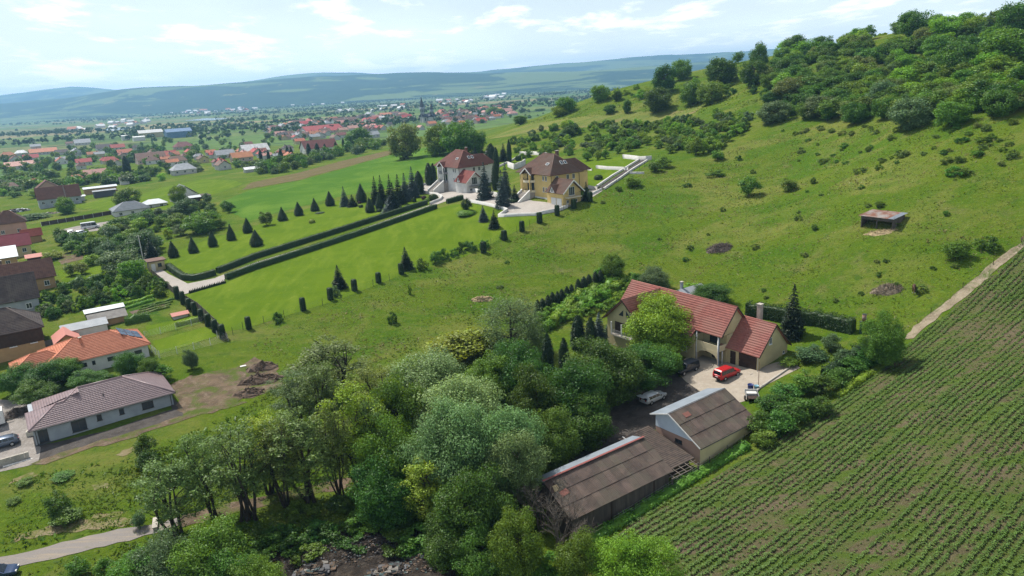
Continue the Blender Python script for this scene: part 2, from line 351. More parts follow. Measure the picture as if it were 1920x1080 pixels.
M_gravel = ground_material('gravel', [((.30, .27, .245), 0, 0, 0, 0, I1), ((.22, .20, .18), .4, .4, .62, .3, I1), ((.36, .335, .31), 2.2, .5, .7, 0, I1)], .5, 8)
M_track = ground_material('dirt_track', [((.30, .25, .175), 0, 0, 0, 0, I1), ((.21, .17, .115), .5, .4, .62, .3, I1), ((.09, .12, .035), .35, .55, .68, .5, I1), ((.38, .33, .25), 1.6, .54, .72, 0, I1)], .7, 4)
M_road = ground_material('lane_surface', [((.235, .21, .19), 0, 0, 0, 0, I1), ((.225, .205, .19), .35, .4, .62, .2, I1), ((.30, .25, .19), .5, .5, .66, .3, (.3, 2.4, .3)), ((.12, .14, .05), .9, .60, .74, .3, I1)], .35, 7)
M_shadeyard = ground_material('asphalt_and_eave_shade', [((.095, .085, .078), 0, 0, 0, 0, I1), ((.065, .058, .053), .5, .4, .62, .2, I1), ((.13, .115, .095), 1.3, .55, .75, 0, I1)], .5, 5)  # yard asphalt; same tone paints the eave shadow at the grey house
M_paving = ground_material('pale_paving', [((.37, .335, .30), 0, 0, 0, 0, I1), ((.31, .285, .255), .25, .4, .62, .3, I1), ((.41, .38, .34), 1.6, .5, .7, 0, I1)], .15, 8)
M_yard = ground_material('concrete_yard', [((.345, .30, .24), 0, 0, 0, 0, I1), ((.295, .255, .205), .22, .4, .62, .4, I1), ((.38, .335, .28), 1.3, .5, .72, 0, I1), ((.24, .205, .165), .7, .64, .78, .3, I1)], .2, 8)
M_scree = ground_material('dump_ground', [((.052, .043, .036), 0, 0, 0, 0, I1), ((.11, .09, .07), 1.3, .48, .66, .3, I1), ((.03, .026, .024), .5, .45, .62, .3, I1), ((.10, .09, .078), 3.5, .60, .72, 0, I1)], 1.0, 4)
M_dry = ground_material('worn_grass', [((.22, .18, .10), 0, 0, 0, 0, I1), ((.12, .14, .035), .5, .42, .6, .4, I1), ((.28, .235, .15), 1.2, .52, .7, 0, I1)], .7, 4)
M_gardengreen = ground_material('rough_garden', [((.06, .13, .015), 0, 0, 0, 0, I1), ((.04, .09, .012), .35, .42, .62, .4, I1), ((.10, .155, .022), .2, .5, .68, .4, I1), ((.028, .065, .01), 1.4, .54, .72, 0, I1)], .9, 2.5)

def patchwork():
    m = bpy.data.materials.new('valley_fields'); m.use_nodes = True; N, L = m.node_tree.nodes, m.node_tree.links
    b = N['Principled BSDF']; b.inputs['Roughness'].default_value = .95; b.inputs['Specular IOR Level'].default_value = .1
    pos = N.new('ShaderNodeNewGeometry').outputs['Position']
    mp = N.new('ShaderNodeMapping'); mp.inputs['Rotation'].default_value = (0, 0, .35); mp.inputs['Scale'].default_value = (.0011, .0042, .001); L.new(pos, mp.inputs['Vector'])
    vo = N.new('ShaderNodeTexVoronoi'); vo.inputs['Scale'].default_value = 1.0; L.new(mp.outputs[0], vo.inputs['Vector'])
    sp = N.new('ShaderNodeSeparateColor'); L.new(vo.outputs['Color'], sp.inputs[0])
    cr = N.new('ShaderNodeValToRGB'); e = cr.color_ramp; e.interpolation = 'CONSTANT'
    cols = [(0, (.085, .15, .03)), (.2, (.06, .115, .025)), (.38, (.115, .16, .04)), (.55, (.095, .135, .045)), (.68, (.15, .155, .06)), (.8, (.07, .14, .028)), (.92, (.24, .20, .10))]
    e.elements[0].color = (*cols[0][1], 1); e.elements[1].position = cols[1][0]; e.elements[1].color = (*cols[1][1], 1)
    for p_, c_ in cols[2:]:
        el = e.elements.new(p_); el.color = (*c_, 1)
    L.new(sp.outputs[0], cr.inputs[0]); col = cr.outputs[0]
    for c, sc, lo, hi in (((.03, .06, .015), .012, .55, .60), ((.055, .10, .022), .05, .5, .62), ((.13, .15, .05), .006, .56, .66)):
        n = N.new('ShaderNodeTexNoise'); n.inputs['Scale'].default_value = sc; n.inputs['Detail'].default_value = 6; n.inputs['Roughness'].default_value = .65; L.new(pos, n.inputs['Vector'])
        r = N.new('ShaderNodeMapRange'); r.inputs['From Min'].default_value = lo; r.inputs['From Max'].default_value = hi; L.new(n.outputs['Fac'], r.inputs['Value'])
        k = N.new('ShaderNodeMix'); k.data_type = 'RGBA'; L.new(r.outputs[0], k.inputs['Factor']); L.new(col, k.inputs['A']); k.inputs['B'].default_value = (*c, 1); col = k.outputs['Result']
    L.new(col, b.inputs['Base Color']); return m
M_valley = patchwork()
M_hill = ground_material('wooded_hill', [((.018, .042, .013), 0, 0, 0, 0, I1), ((.03, .06, .018), .012, .45, .6, .3, I1), ((.11, .155, .045), .0008, .535, .555, .9, (1, 2.0)), ((.16, .17, .06), .005, .63, .66, .3, I1)], 0, 1)

gx = sorted(set([-v for v in grow(0, 112, 1.0, 8000, 1.13)]+grow(0, 135, 1.0, 8000, 1.13)))
gy = [-60, -20, 0, 20, 30]+grow(38, 215, 1.0, 9300, 1.028)
gx = np.array(gx); gy = np.array(gy)
XX, YY = np.meshgrid(gx, gy); ZZ = height(XX, YY)
nx, ny = len(gx), len(gy); idx = np.arange(nx*ny).reshape(ny, nx)
quads = np.stack([idx[:-1, :-1], idx[:-1, 1:], idx[1:, 1:], idx[1:, :-1]], -1).reshape(-1, 4)
fcx = (XX[:-1, :-1]+XX[1:, 1:]).ravel()/2; fcy = (YY[:-1, :-1]+YY[1:, 1:]).ravel()/2
edge = fbm(fcx, fcy, 3, 300, 3)*60
midx = ((fcy+edge > 640) | (fcx+edge*.5 < -330) | (fcx > 430)).astype(int)
gobj = obj('ground', mesh_np('ground', np.stack([XX, YY, ZZ], -1).reshape(-1, 3), quads, [M_meadow, M_valley], midx, smooth=True))
tag(gobj, 'grassy hillside and valley floor', None, None, 'structure')

# far hills: two overlapping ranges beyond the valley
def hill_range(name, y0, y1, ridge, hgts, seed, label):
    xs = np.linspace(-10500, 10500, 210); ys = np.linspace(y0, y1, 46); hx, hy = np.meshgrid(xs, ys)
    az = hx/hy; hh = np.interp(az, [q[0] for q in hgts], [q[1] for q in hgts])
    t = np.clip((hy-y0)/(ridge-y0), 0, 1); s = t*t*(3-2*t)
    back = np.clip((hy-ridge)/(y1-ridge), 0, 1); s = s*(1-.5*back**2)
    hz = -14+(hh+14)*s*(1+.10*fbm(hx, hy, seed, 3500, 4))+fbm(hx, hy, seed+1, 1500, 3)*18*s*(1-t*.7)
    nx_, ny_ = len(xs), len(ys); ii = np.arange(nx_*ny_).reshape(ny_, nx_)
    q = np.stack([ii[:-1, :-1], ii[:-1, 1:], ii[1:, 1:], ii[1:, :-1]], -1).reshape(-1, 4)
    return tag(obj(name, mesh_np(name, np.stack([hx, hy, hz], -1).reshape(-1, 3), q, M_hill, smooth=True)), label, None, None, 'structure')
hill_range('hills', 3900, 6900, 5500, [(-1.2, 50), (-.75, 82), (-.66, 98), (-.58, 124), (-.5, 153), (-.4, 160), (-.3, 174), (-.2, 174), (-.1, 160), (-.02, 128), (.1, 115), (.3, 122), (1.2, 120)], 11, 'nearer blue wooded range across the valley')
hill_range('hills', 5900, 9400, 7900, [(-1.2, 140), (-.72, 185), (-.66, 198), (-.57, 252), (-.5, 205), (-.36, 198), (-.25, 232), (-.15, 202), (-.03, 210), (.05, 236), (.15, 232), (.3, 243), (1.2, 240)], 23, 'farther pale wooded range on the horizon')

def sheet(name, pts, mat, off=.03, step=2.0, rough=0.0, label=None, world=False, seed=0, kind='structure', res=1.2):
    """a surface draped on the ground inside an outline (sight points, or world x,y)"""
    q = [(p[0], p[1]) for p in pts] if world else [tuple(G(*p)[:2]) for p in pts]
    if rough:
        rg = np.random.RandomState(seed+len(q)); r = []
        for a, b in zip(q, q[1:]+q[:1]):
            a = np.array(a); b = np.array(b); n = max(1, int(np.linalg.norm(b-a)/res))
            for i in range(n): r.append(tuple(a+(b-a)*i/n+rg.uniform(-rough, rough, 2)))
        q = r
    bm = bmesh.new(); f = bm.faces.new([bm.verts.new((x, y, 0)) for x, y in q]); bmesh.ops.triangulate(bm, faces=[f])
    xs = [p[0] for p in q]; ys = [p[1] for p in q]
    for a0, a1, ax in ((min(xs), max(xs), 0), (min(ys), max(ys), 1)):
        for k in range(int(math.floor(a0/step))+1, int(math.ceil(a1/step))):
            co = [0, 0, 0]; co[ax] = k*step; no = [0, 0, 0]; no[ax] = 1
            bmesh.ops.bisect_plane(bm, geom=bm.verts[:]+bm.edges[:]+bm.faces[:], plane_co=co, plane_no=no)
    bmesh.ops.triangulate(bm, faces=bm.faces[:]); bm.verts.ensure_lookup_table()
    vx = np.array([(v.co.x, v.co.y) for v in bm.verts]); z = height(vx[:, 0], vx[:, 1])+off
    for v, zz in zip(bm.verts, z): v.co.z = zz
    for f in bm.faces:
        if f.normal.z < 0: f.normal_flip()
    bmesh.ops.recalc_face_normals(bm, faces=bm.faces)
    me = bpy.data.meshes.new(name); bm.to_mesh(me); bm.free(); me.materials.append(mat)
    s = sum(p.normal.z for p in me.polygons)
    if s < 0: me.flip_normals()
    return tag(obj(name, me), label, None, None, kind)

# estate lawns, lanes and paving
sheet('lawn', [(312, 492), (322, 474), (400, 446), (480, 424), (522, 405), (560, 396), (620, 378), (690, 372), (745, 366), (790, 372), (812, 377), (800, 384), (640, 436), (480, 484), (405, 514), (350, 526), (326, 509)], M_lawn, .03, label='mown lawn between thuja row and long hedge')
sheet('lawn', [(342, 562), (357, 548), (425, 530), (480, 506), (640, 450), (818, 392), (850, 383), (880, 382), (925, 391), (932, 408), (1000, 404), (1035, 401), (1000, 418), (945, 445), (870, 482), (760, 513), (640, 561), (570, 582), (455, 617), (422, 622)], M_lawn, .03, label='large mown lawn below the hedged lane')
sheet('driveway', [(281, 506), (303, 505), (316, 514), (352, 532), (402, 522), (416, 519), (424, 531), (356, 549), (345, 552), (330, 553)], M_paving, .05, label='pale concrete drive by the gatehouse')
sheet('driveway', [(404, 521), (480, 492), (640, 443), (808, 384), (815, 389), (640, 449), (480, 500), (416, 526)], M_paving, .045, label='narrow lane between the two long hedges')
sheet('courtyard', [(763, 356), (782, 349), (812, 345), (850, 352), (905, 356), (960, 368), (1000, 377), (1058, 385), (1077, 384), (1045, 398), (1005, 404), (938, 406), (952, 398), (930, 388), (890, 380), (872, 374), (835, 378), (812, 386), (806, 380), (826, 374), (820, 368), (790, 361)], M_paving, .05, label='pale paved courtyard before the two villas')
sheet('lawn', [(1086, 371), (1112, 352), (1085, 330), (1072, 302), (1180, 292), (1222, 300), (1200, 318), (1150, 338)], M_lawn, .03, label='terraced lawn behind the yellow villa')
sheet('lawn', [(905, 322), (940, 318), (985, 304), (1010, 292), (940, 291), (912, 302)], M_lawn, .03, label='terraced lawn between the villas')
sheet('field', [(430, 398), (470, 415), (520, 398), (640, 368), (740, 352), (800, 330), (850, 290), (900, 263), (800, 276), (745, 287), (640, 318), (560, 340), (470, 356), (412, 380)], M_crop, .03, step=4, rough=.4, label='bright green crop field behind the thuja row')
sheet('field', [(455, 356), (560, 338), (640, 316), (745, 286), (768, 282), (745, 279), (640, 302), (560, 324), (470, 343)], M_brownfield, .06, step=4, rough=.5, label='bare brown strip along the crop field')
sheet('field', [(912, 262), (960, 242), (1040, 226), (1120, 216), (1240, 207), (1320, 198), (1300, 212), (1240, 228), (1150, 234), (1060, 243), (980, 252)], M_hay, .05, step=4, rough=.6, label='mown hay strip on the spur')
sheet('field', [(130, 388), (200, 372), (260, 366), (310, 350), (380, 336), (440, 338), (455, 345), (410, 362), (365, 372), (330, 392), (240, 398)], M_lawn, .03, step=4, rough=.6, label='mown orchard meadow by the grey bungalow')
# corn field
CORN = [(1240, 1200), (1128, 1030), (1180, 985), (1280, 926), (1370, 876), (1440, 832), (1545, 772), (1600, 718), (1690, 662), (1720, 632), (1905, 478), (2050, 372), (2300, 520), (2300, 1000), (1900, 1300)]
CORN_W = [tuple(atz(a, b, 2)[:2]) if b > 1085 or a > 1925 else tuple(G(a, b)[:2]) for a, b in CORN]
sheet('cornfield', CORN_W, M_cornsoil, .03, rough=.35, world=True, label='sloping field of young corn rows')
sheet('dirt_track', [(1693, 636), (1715, 612), (1790, 552), (1860, 495), (1935, 438), (1935, 452), (1885, 493), (1810, 556), (1740, 610), (1712, 636)], M_track, .06, step=1.5, rough=.25, label='pale dirt track between meadow and cornfield')
# red house yard
sheet('yard', [(1262, 690), (1300, 660), (1420, 690), (1480, 672), (1500, 690), (1470, 705), (1425, 728), (1398, 752), (1360, 762), (1318, 738), (1285, 715)], M_yard, .04, label='pale concrete yard before the red-roofed house')
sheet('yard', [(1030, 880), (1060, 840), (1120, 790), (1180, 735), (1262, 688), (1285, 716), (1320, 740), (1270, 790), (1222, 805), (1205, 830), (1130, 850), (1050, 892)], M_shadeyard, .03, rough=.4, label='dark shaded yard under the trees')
# left bank
sheet('gravel_yard', [(-140, 830), (-60, 770), (0, 750), (48, 752), (66, 800), (78, 846), (70, 868), (0, 885), (-140, 930)], M_gravel, .04, rough=.2, label='grey gravel yard beside the grey house')
sheet('road', [(-120, 1065), (0, 1044), (60, 1032), (140, 1011), (220, 993), (292, 981), (330, 972), (334, 988), (296, 998), (220, 1020), (130, 1040), (40, 1062), (0, 1080), (-120, 1115)], M_road, .05, step=1.5, rough=.22, label='narrow grey lane at the lower left')
sheet('path', [(330, 970), (430, 945), (560, 915), (640, 898), (720, 880), (730, 896), (640, 916), (560, 934), (430, 966), (334, 990)], M_dirt, .04, step=1.5, rough=.3, label='brown earth path under the tall trees')
sheet('bare_ground', [(318, 720), (360, 705), (440, 690), (478, 670), (520, 690), (535, 725), (470, 745), (420, 760), (350, 782), (338, 770)], M_dirt, .05, rough=.5, label='bare dug ground beside the grey house')
sheet('eave_shade', [(60, 870), (66, 838), (200, 808), (322, 768), (318, 742), (340, 762), (350, 779), (250, 810), (155, 838)], M_shadeyard, .035, rough=.1, label='dark strip painted as eave shadow around the grey house')  # eave shadow on the ground, painted in as a dark sheet
sheet('bare_ground', [(62, 868), (155, 836), (250, 809), (347, 779), (450, 752), (460, 756), (350, 787), (252, 819), (200, 834), (145, 848), (80, 874)], M_dirt, .05, rough=.4, label='rough earth strip below the grey house')
sheet('dump_ground', [(440, 1070), (520, 1020), (600, 995), (680, 985), (740, 980), (800, 1000), (850, 1040), (860, 1095), (640, 1110), (440, 1110)], M_scree, .05, rough=.4, label='dark rubbish-strewn ground at the bottom')
for i, pts in enumerate(([(172, 965), (225, 958), (228, 968), (180, 975)], [(172, 912), (200, 906), (205, 914), (180, 918)], [(215, 852), (250, 838), (255, 845), (225, 858)], [(40, 1000), (150, 975), (250, 972), (248, 984), (120, 998), (20, 1018)], [(20, 900), (60, 884), (70, 892), (20, 908)])):
    sheet('worn_patch', pts, M_dry, .04, rough=.3, res=.6, seed=i, label='bare worn patch in the lower left grass')
# gardens on the left
sheet('garden', [(285, 640), (390, 612), (408, 630), (300, 664)], M_lawn, .04, label='small bright lawn inside the wire fence')
sheet('garden', [(272, 612), (375, 590), (388, 603), (282, 630)], M_lawn, .04, label='strip of lawn below the pink-roofed shelter')
sheet('garden', [(108, 508), (215, 485), (232, 495), (236, 512), (120, 540)], M_lawn, .04, label='lawn by the ochre house with tile roof')
sheet('garden', [(180, 555), (260, 540), (275, 556), (300, 590), (235, 598), (228, 580)], M_gardengreen, .03, rough=.3, label='kitchen garden with low crops')
sheet('vegetable_bed', [(242, 585), (305, 570), (318, 576), (255, 594)], M_soil, .05, label='dug vegetable bed in the kitchen garden')
sheet('bare_ground', [(100, 478), (150, 468), (158, 486), (115, 496)], M_dirt, .05, rough=.3, label='bare patch among the gardens')
sheet('parking_yard', [(100, 434), (145, 424), (210, 414), (214, 428), (152, 437), (110, 446)], M_gravel, .05, label='gravel parking yard with vans')
# valley waters
M_water = pmat('pond_water', (.30, .34, .36), (.25, .30, .33), .01, .12, spec=.6)
for pts, lab in (([(180, 245), (215, 240), (252, 238), (250, 241), (210, 246)], 'pale pond out in the valley'), ([(345, 227), (385, 222), (440, 222), (400, 226)], 'long thin pond beyond the blue hall'), ([(560, 196), (592, 194), (590, 198), (562, 199)], 'small far pond below the wooded hills')):
    sheet('water', pts, M_water, .8, step=40, label=lab)
# ------------------------------------------------------------------ vegetation builders
L_dark = leafmat('leaf_dark', (0.045, 0.114, 0.017), (0.087, 0.182, 0.026))
L_mid = leafmat('leaf_mid', (0.078, 0.175, 0.022), (0.134, 0.249, 0.032))
L_bright = leafmat('leaf_bright', (0.128, 0.268, 0.022), (0.195, 0.349, 0.032))
L_yellow = leafmat('leaf_yellowgreen', (0.183, 0.268, 0.024), (0.256, 0.329, 0.043))
L_willow = leafmat('leaf_willow', (0.137, 0.239, 0.075), (0.205, 0.321, 0.116))
L_olive = leafmat('leaf_olive', (.115, .175, .042), (.175, .245, .062))
L_greygreen = leafmat('leaf_greygreen', (0.080, 0.141, 0.054), (0.134, 0.208, 0.080))
L_spruce = leafmat('needle_spruce', (.012, .030, .012), (.024, .048, .016), trans=.12, vary=.12)
L_blue = leafmat('needle_blue', (.045, .075, .07), (.085, .125, .115), trans=.1, vary=.1)
L_thuja = leafmat('scale_leaf_thuja', (.012, .032, .010), (.026, .052, .014), scale=1.2, trans=.12, vary=.1)
L_hedge = leafmat('leaf_hedge', (.016, .042, .010), (.032, .068, .014), scale=1.0, trans=.15, vary=.1)
L_vine = leafmat('leaf_vine', (0.104, 0.232, 0.020), (0.159, 0.293, 0.037), scale=.8)
L_corn = leafmat('corn_blade', (.075, .145, .028), (.13, .205, .048), scale=.25, trans=.3, vary=0)
L_weed = leafmat('weed_leaf', (.085, .16, .02), (.14, .20, .035), scale=.15, trans=.3, vary=0)
L_dry = leafmat('dry_grass', (.19, .20, .055), (.26, .24, .10), scale=.2, trans=.3, vary=0)
L_far = leafmat('leaf_far', (0.037, 0.076, 0.022), (0.067, 0.122, 0.032), scale=.03, vary=.25)

def unit(a): return a/np.maximum(np.linalg.norm(a, axis=-1, keepdims=True), 1e-9)
def leaf_quads(cen, nor, size, rg, aspect=.62):
    n = len(cen); t = unit(np.cross(nor, unit(rg.normal(size=(n, 3))))); b = np.cross(nor, t)
    s = (size*rg.uniform(.65, 1.35, n))[:, None]
    v = np.stack([cen-t*s*.5, cen+b*s*aspect*.5+nor*s*.08, cen+t*s*.5, cen-b*s*aspect*.5+nor*s*.08], 1).reshape(-1, 3)
    return v, np.arange(4*n).reshape(-1, 4)
def tube_mesh(paths, n=6):
    V, Fq = [], []; k = 0
    for pts, rr in paths:
        pts = np.array(pts); d = np.gradient(pts, axis=0); d = unit(d)
        a = unit(np.cross(d, np.array([.3, .9, .31]))); b = np.cross(d, a); th = np.arange(n)*2*math.pi/n
        ring = pts[:, None]+(a[:, None]*np.cos(th)[None, :, None]+b[:, None]*np.sin(th)[None, :, None])*np.array(rr)[:, None, None]
        m = len(pts); V.append(ring.reshape(-1, 3)); ii = np.arange(m*n).reshape(m, n)+k; jj = np.roll(ii, -1, 1)
        Fq.append(np.stack([ii[:-1], jj[:-1], jj[1:], ii[1:]], -1).reshape(-1, 4)); k += m*n
    return np.concatenate(V), np.concatenate(Fq)
def curve(a, b, bend, k, rg):
    a, b = np.array(a, float), np.array(b, float); t = np.linspace(0, 1, k)[:, None]
    mid = (a+b)/2+np.array([0, 0, bend])+rg.normal(size=3)*np.linalg.norm(b-a)*.06
    return (1-t)**2*a+2*t*(1-t)*mid+t*t*b
class Proto: pass
def broadleaf(seed, h=10., w=8., base=.22, npuff=70, nleaf=150, leaf=.26, pr=.17, stems=1, trunk=.22, updroop=.35, taper=0.0, hang=0.0, shell=.45, aspect=.62, lean=0.0, full=False):
    rg = np.random.RandomState(seed); p = Proto(); p.h, p.w = h, w
    cz = (base+1)/2*h; rz = (1-base)*h/2; R = w/2; pc = []
    lob = rg.uniform(-1, 1, (6, 3)); lob = unit(lob)
    while len(pc) < npuff:
        d = unit(rg.normal(size=3)); r = (shell+(1-shell)*rg.uniform()**.6)
        m = .80+.28*max(lob@d)**3-.12*rg.uniform()
        q = d*r*m; zz = q[2]
        wide = 1-taper*max(0, zz)                      # narrower towards the top
        pos = np.array([q[0]*R*wide+lean*zz*R, q[1]*R*wide, cz+zz*rz])
        if zz < -.55 and not full and rg.uniform() < .5: continue
        pc.append(pos)
    pc = np.array(pc); prad = pr*min(w, h*.9)*rg.uniform(.65, 1.25, npuff)
    cen, nor = [], []
    for c_, r_ in zip(pc, prad):
        n = max(6, int(nleaf*(r_/(pr*min(w, h*.9)))**2)); d = unit(rg.normal(size=(n, 3))); d[:, 2] = d[:, 2] if full else np.abs(d[:, 2])*.75+d[:, 2]*.25
        rr = r_*rg.uniform(size=n)**.42
        o = d*rr[:, None]; o[:, 2] *= .8
        if hang: o[:, 2] -= hang*r_*rg.uniform(size=n)**2*2.2
        cen.append(c_+o); nor.append(unit(d*.8+rg.normal(size=(n, 3))*.55+np.array([0, 0, updroop])))
    cen = np.concatenate(cen); nor = np.concatenate(nor); cen[:, 2] = np.maximum(cen[:, 2], .12)
    v, f = leaf_quads(cen, nor, np.full(len(cen), leaf), rg, aspect); p.crown = mesh_np('crown', v, f, L_mid)
    paths = []; tops = []
    for s in range(stems):
        a = np.array([0, 0, -.3]) if stems == 1 else np.append(rg.normal(size=2)*w*.05, -.3)
        ang = rg.uniform(0, 6.28); sp = 0.02 if stems == 1 else rg.uniform(.12, .30)
        top = np.array([math.cos(ang)*sp*w+lean*R*.5, math.sin(ang)*sp*w, h*rg.uniform(.72, .86)])
        c = curve(a, top, 0, 9, rg); r = trunk*(1.0 if stems == 1 else .55)*np.linspace(1.0, .15, 9); r[0] *= 1.35
        paths.append((c, r)); tops.append(c)
    allc = np.concatenate(tops)
    for c_ in pc[rg.permutation(npuff)[:min(npuff, 46)]]:
        low = allc[allc[:, 2] < max(c_[2]-.08*h, base*h*.7)]
        if not len(low): continue
        j = low[np.argmin(np.linalg.norm((low-c_)*np.array([1, 1, .8]), axis=1))]
        L_ = np.linalg.norm(c_-j); r0 = min(trunk*.38, .015+L_*.016)
        paths.append((curve(j, c_, -.05*L_, 5, rg), np.linspace(r0, .012, 5)))
    v, f = tube_mesh(paths); p.trunk = mesh_np('trunk', v, f, M_bark, smooth=True); return p
def conifer(seed, h=10., w=5., levels=24, leaf=.2, skirt=.05, droop=.35, power=.82, per=34):
    rg = np.random.RandomState(seed); p = Proto(); p.h, p.w = h, w; cen, nor = [], []; paths = [([(0, 0, -.3), (0, 0, h*.5), (0, 0, h*.97)], [h*.016, h*.010, .015])]
    for i in range(levels):
        t = (i+rg.uniform(-.3, .3))/levels; t = min(max(t, 0), .98); z = h*(skirt+(1-skirt)*t); r = w/2*(1-t)**power*rg.uniform(.86, 1.1)
        nb = max(5, int(13*(1-t)+4)); a0 = rg.uniform(0, 6.28)
        for b in range(nb):
            a = a0+b*2*math.pi/nb+rg.uniform(-.2, .2); L_ = r*rg.uniform(.78, 1.12); d = np.array([math.cos(a), math.sin(a), 0]); side = np.array([-d[1], d[0], 0])
            n = max(6, int(per*(L_/(w/2))**1.3)); s = rg.uniform(0.08, 1, n)**.75
            o = d[None]*(s*L_)[:, None]+side[None]*(rg.normal(size=n)*.17*L_*(1.15-s*.75))[:, None]
            o[:, 2] = z-droop*L_*s**1.4+.10*L_*s**4+rg.normal(size=n)*.03*L_-np.abs(rg.normal(size=n))*.03*h*(1-t)*.5
            cen.append(o); nn = np.array([0, 0, 1.0])+d*.25; nor.append(unit(nn[None]+rg.normal(size=(n, 3))*.5))
            if L_ > w*.2: paths.append(([(0, 0, z), tuple(d*L_*.5+np.array([0, 0, z-droop*L_*.35])), tuple(d*L_*.92+np.array([0, 0, z-droop*L_*.8]))], [.03, .02, .008]))
    top = np.stack([rg.normal(size=40)*.04, rg.normal(size=40)*.04, h*rg.uniform(.93, 1.0, 40)], 1); cen.append(top); nor.append(unit(rg.normal(size=(40, 3))))
    cen = np.concatenate(cen); nor = np.concatenate(nor); cen[:, 2] = np.maximum(cen[:, 2], .05)
    v, f = leaf_quads(cen, nor, np.full(len(cen), leaf), rg, .55); p.crown = mesh_np('crown', v, f, L_spruce)
    v, f = tube_mesh(paths, 5); p.trunk = mesh_np('trunk', v, f, M_bark, smooth=True); return p
def clipped(seed, profile, n, leaf, rough=.05, square=False, mat=None, ridge=9):
    """a dense evergreen with a solid body: profile is (height, radius) from bottom to top"""
    rg = np.random.RandomState(seed); p = Proto(); zs = np.array([q[0] for q in profile]); rs = np.array([q[1] for q in profile]); p.h = zs[-1]; p.w = 2*rs.max()
    k = 16; th = np.arange(k)*2*math.pi/k+math.pi/4
    def rad_(a, r): return r/np.maximum(np.abs(np.cos(a)), np.abs(np.sin(a)))*.93 if square else r*np.ones_like(a)
    V = []; 
    for z, r in zip(zs, rs*.90): V.append(np.stack([np.cos(th)*rad_(th, r), np.sin(th)*rad_(th, r), np.full(k, z)], 1))
    V = np.concatenate(V); ii = np.arange(len(zs)*k).reshape(len(zs), k); jj = np.roll(ii, -1, 1); fq = np.stack([ii[:-1], jj[:-1], jj[1:], ii[1:]], -1).reshape(-1, 4)
    area = np.diff(zs)*(rs[1:]+rs[:-1])+np.abs(np.diff(rs**2)); seg = rg.choice(len(zs)-1, n, p=area/area.sum()); t = rg.uniform(size=n)
    z = zs[seg]+(zs[seg+1]-zs[seg])*t; r = rs[seg]+(rs[seg+1]-rs[seg])*t; flat = np.abs(np.diff(rs))[seg] > np.diff(zs)[seg]*2
    r = np.where(flat, np.sqrt(rg.uniform(size=n))*np.maximum(rs[seg], rs[seg+1]), r)
    a = rg.uniform(0, 6.2832, n); lump = 1+rough*np.sin(a*ridge+z*2.1)+rough*.7*np.sin(a*3-z*3.7); rr = rad_(a, r)*lump
    cen = np.stack([np.cos(a)*rr, np.sin(a)*rr, z], 1)+rg.normal(size=(n, 3))*leaf*.28
    nor = unit(np.stack([np.cos(a), np.sin(a), np.where(flat, 2.5, .35)], 1)+rg.normal(size=(n, 3))*.45)
    cen[:, 2] = np.maximum(cen[:, 2], .04)
    v, f = leaf_quads(cen, nor, np.full(n, leaf), rg, .6); p.crown = mesh_np('foliage', np.concatenate([V, v]), np.concatenate([fq, f+len(V)]), mat or L_thuja); p.trunk = None; return p
def bare_tree(seed, h=9., w=6., depth_=5, r0=.12, stems=3):
    rg = np.random.RandomState(seed); p = Proto(); p.h, p.w = h, w; paths = []
    def grow_(a, d, L_, r, lev):
        b = a+d*L_; paths.append((curve(a, b, rg.normal()*.05*L_, 5, rg), np.linspace(r, r*.55, 5)))
        if lev == 0: return
        for _ in range(3 if lev > 1 else 3):
            nd = unit(d+rg.normal(size=3)*.48+np.array([0, 0, .12])); st = a+(b-a)*rg.uniform(.45, 1); grow_(st, nd, L_*rg.uniform(.55, .8), r*.52, lev-1)
    for s in range(stems):
        d = unit(np.array([rg.normal()*.3, rg.normal()*.3, 1])); grow_(np.array([rg.normal()*.15, rg.normal()*.15, -.2]), d, h*.36, r0, depth_-1)
    paths = [(c, np.maximum(r, .011)) for c, r in paths]
    v, f = tube_mesh(paths, 4); v[:, 2] *= h/v[:, 2].max(); p.trunk = mesh_np('trunk', v, f, M_barkpale); p.crown = None; return p

PR = {}
PR['willow'] = [broadleaf(1, 12, 9.5, .08, 110, 400, .215, .15, stems=2, trunk=.3, updroop=.6, full=True), broadleaf(2, 11, 9, .10, 104, 400, .215, .155, stems=3, trunk=.3, updroop=.6, full=True)]
PR['olive'] = [broadleaf(3, 14, 5.6, .10, 96, 105, .19, .13, stems=6, trunk=.24, taper=-.05, shell=.25, full=True), broadleaf(4, 14, 5.2, .08, 96, 105, .19, .13, stems=5, trunk=.24, taper=.15, shell=.25, full=True), broadleaf(5, 14, 6, .12, 100, 100, .19, .125, stems=7, trunk=.24, taper=-.1, shell=.25, full=True)]
PR['dense'] = [broadleaf(6, 10, 8.5, .05, 110, 360, .215, .15, trunk=.3, full=True), broadleaf(7, 10, 8.5, .04, 110, 360, .215, .145, trunk=.3, full=True), broadleaf(8, 10, 8, .06, 96, 360, .22, .155, trunk=.28, full=True)]
PR['round'] = [broadleaf(9, 9, 8.5, .0, 84, 120, .42, .18, trunk=.25, full=True, shell=.6), broadleaf(10, 9, 8, .02, 80, 120, .42, .18, trunk=.25, full=True, shell=.6), broadleaf(31, 9, 9, .0, 84, 120, .42, .18, trunk=.25, full=True, shell=.6)]
PR['weeping'] = [broadleaf(12, 11, 7.5, .05, 90, 190, .24, .15, trunk=.2, hang=1.0, updroop=.1, aspect=.4, full=True)]
PR['shrub'] = [broadleaf(s, 3, 4.2, -.25, 34, 90, .26, .21, stems=3, trunk=.06, shell=.5, full=True) for s in (14, 15, 16)]
PR['small'] = [broadleaf(s, 5, 4, .06, 40, 90, .27, .2, trunk=.13, full=True) for s in (17, 18, 19)]
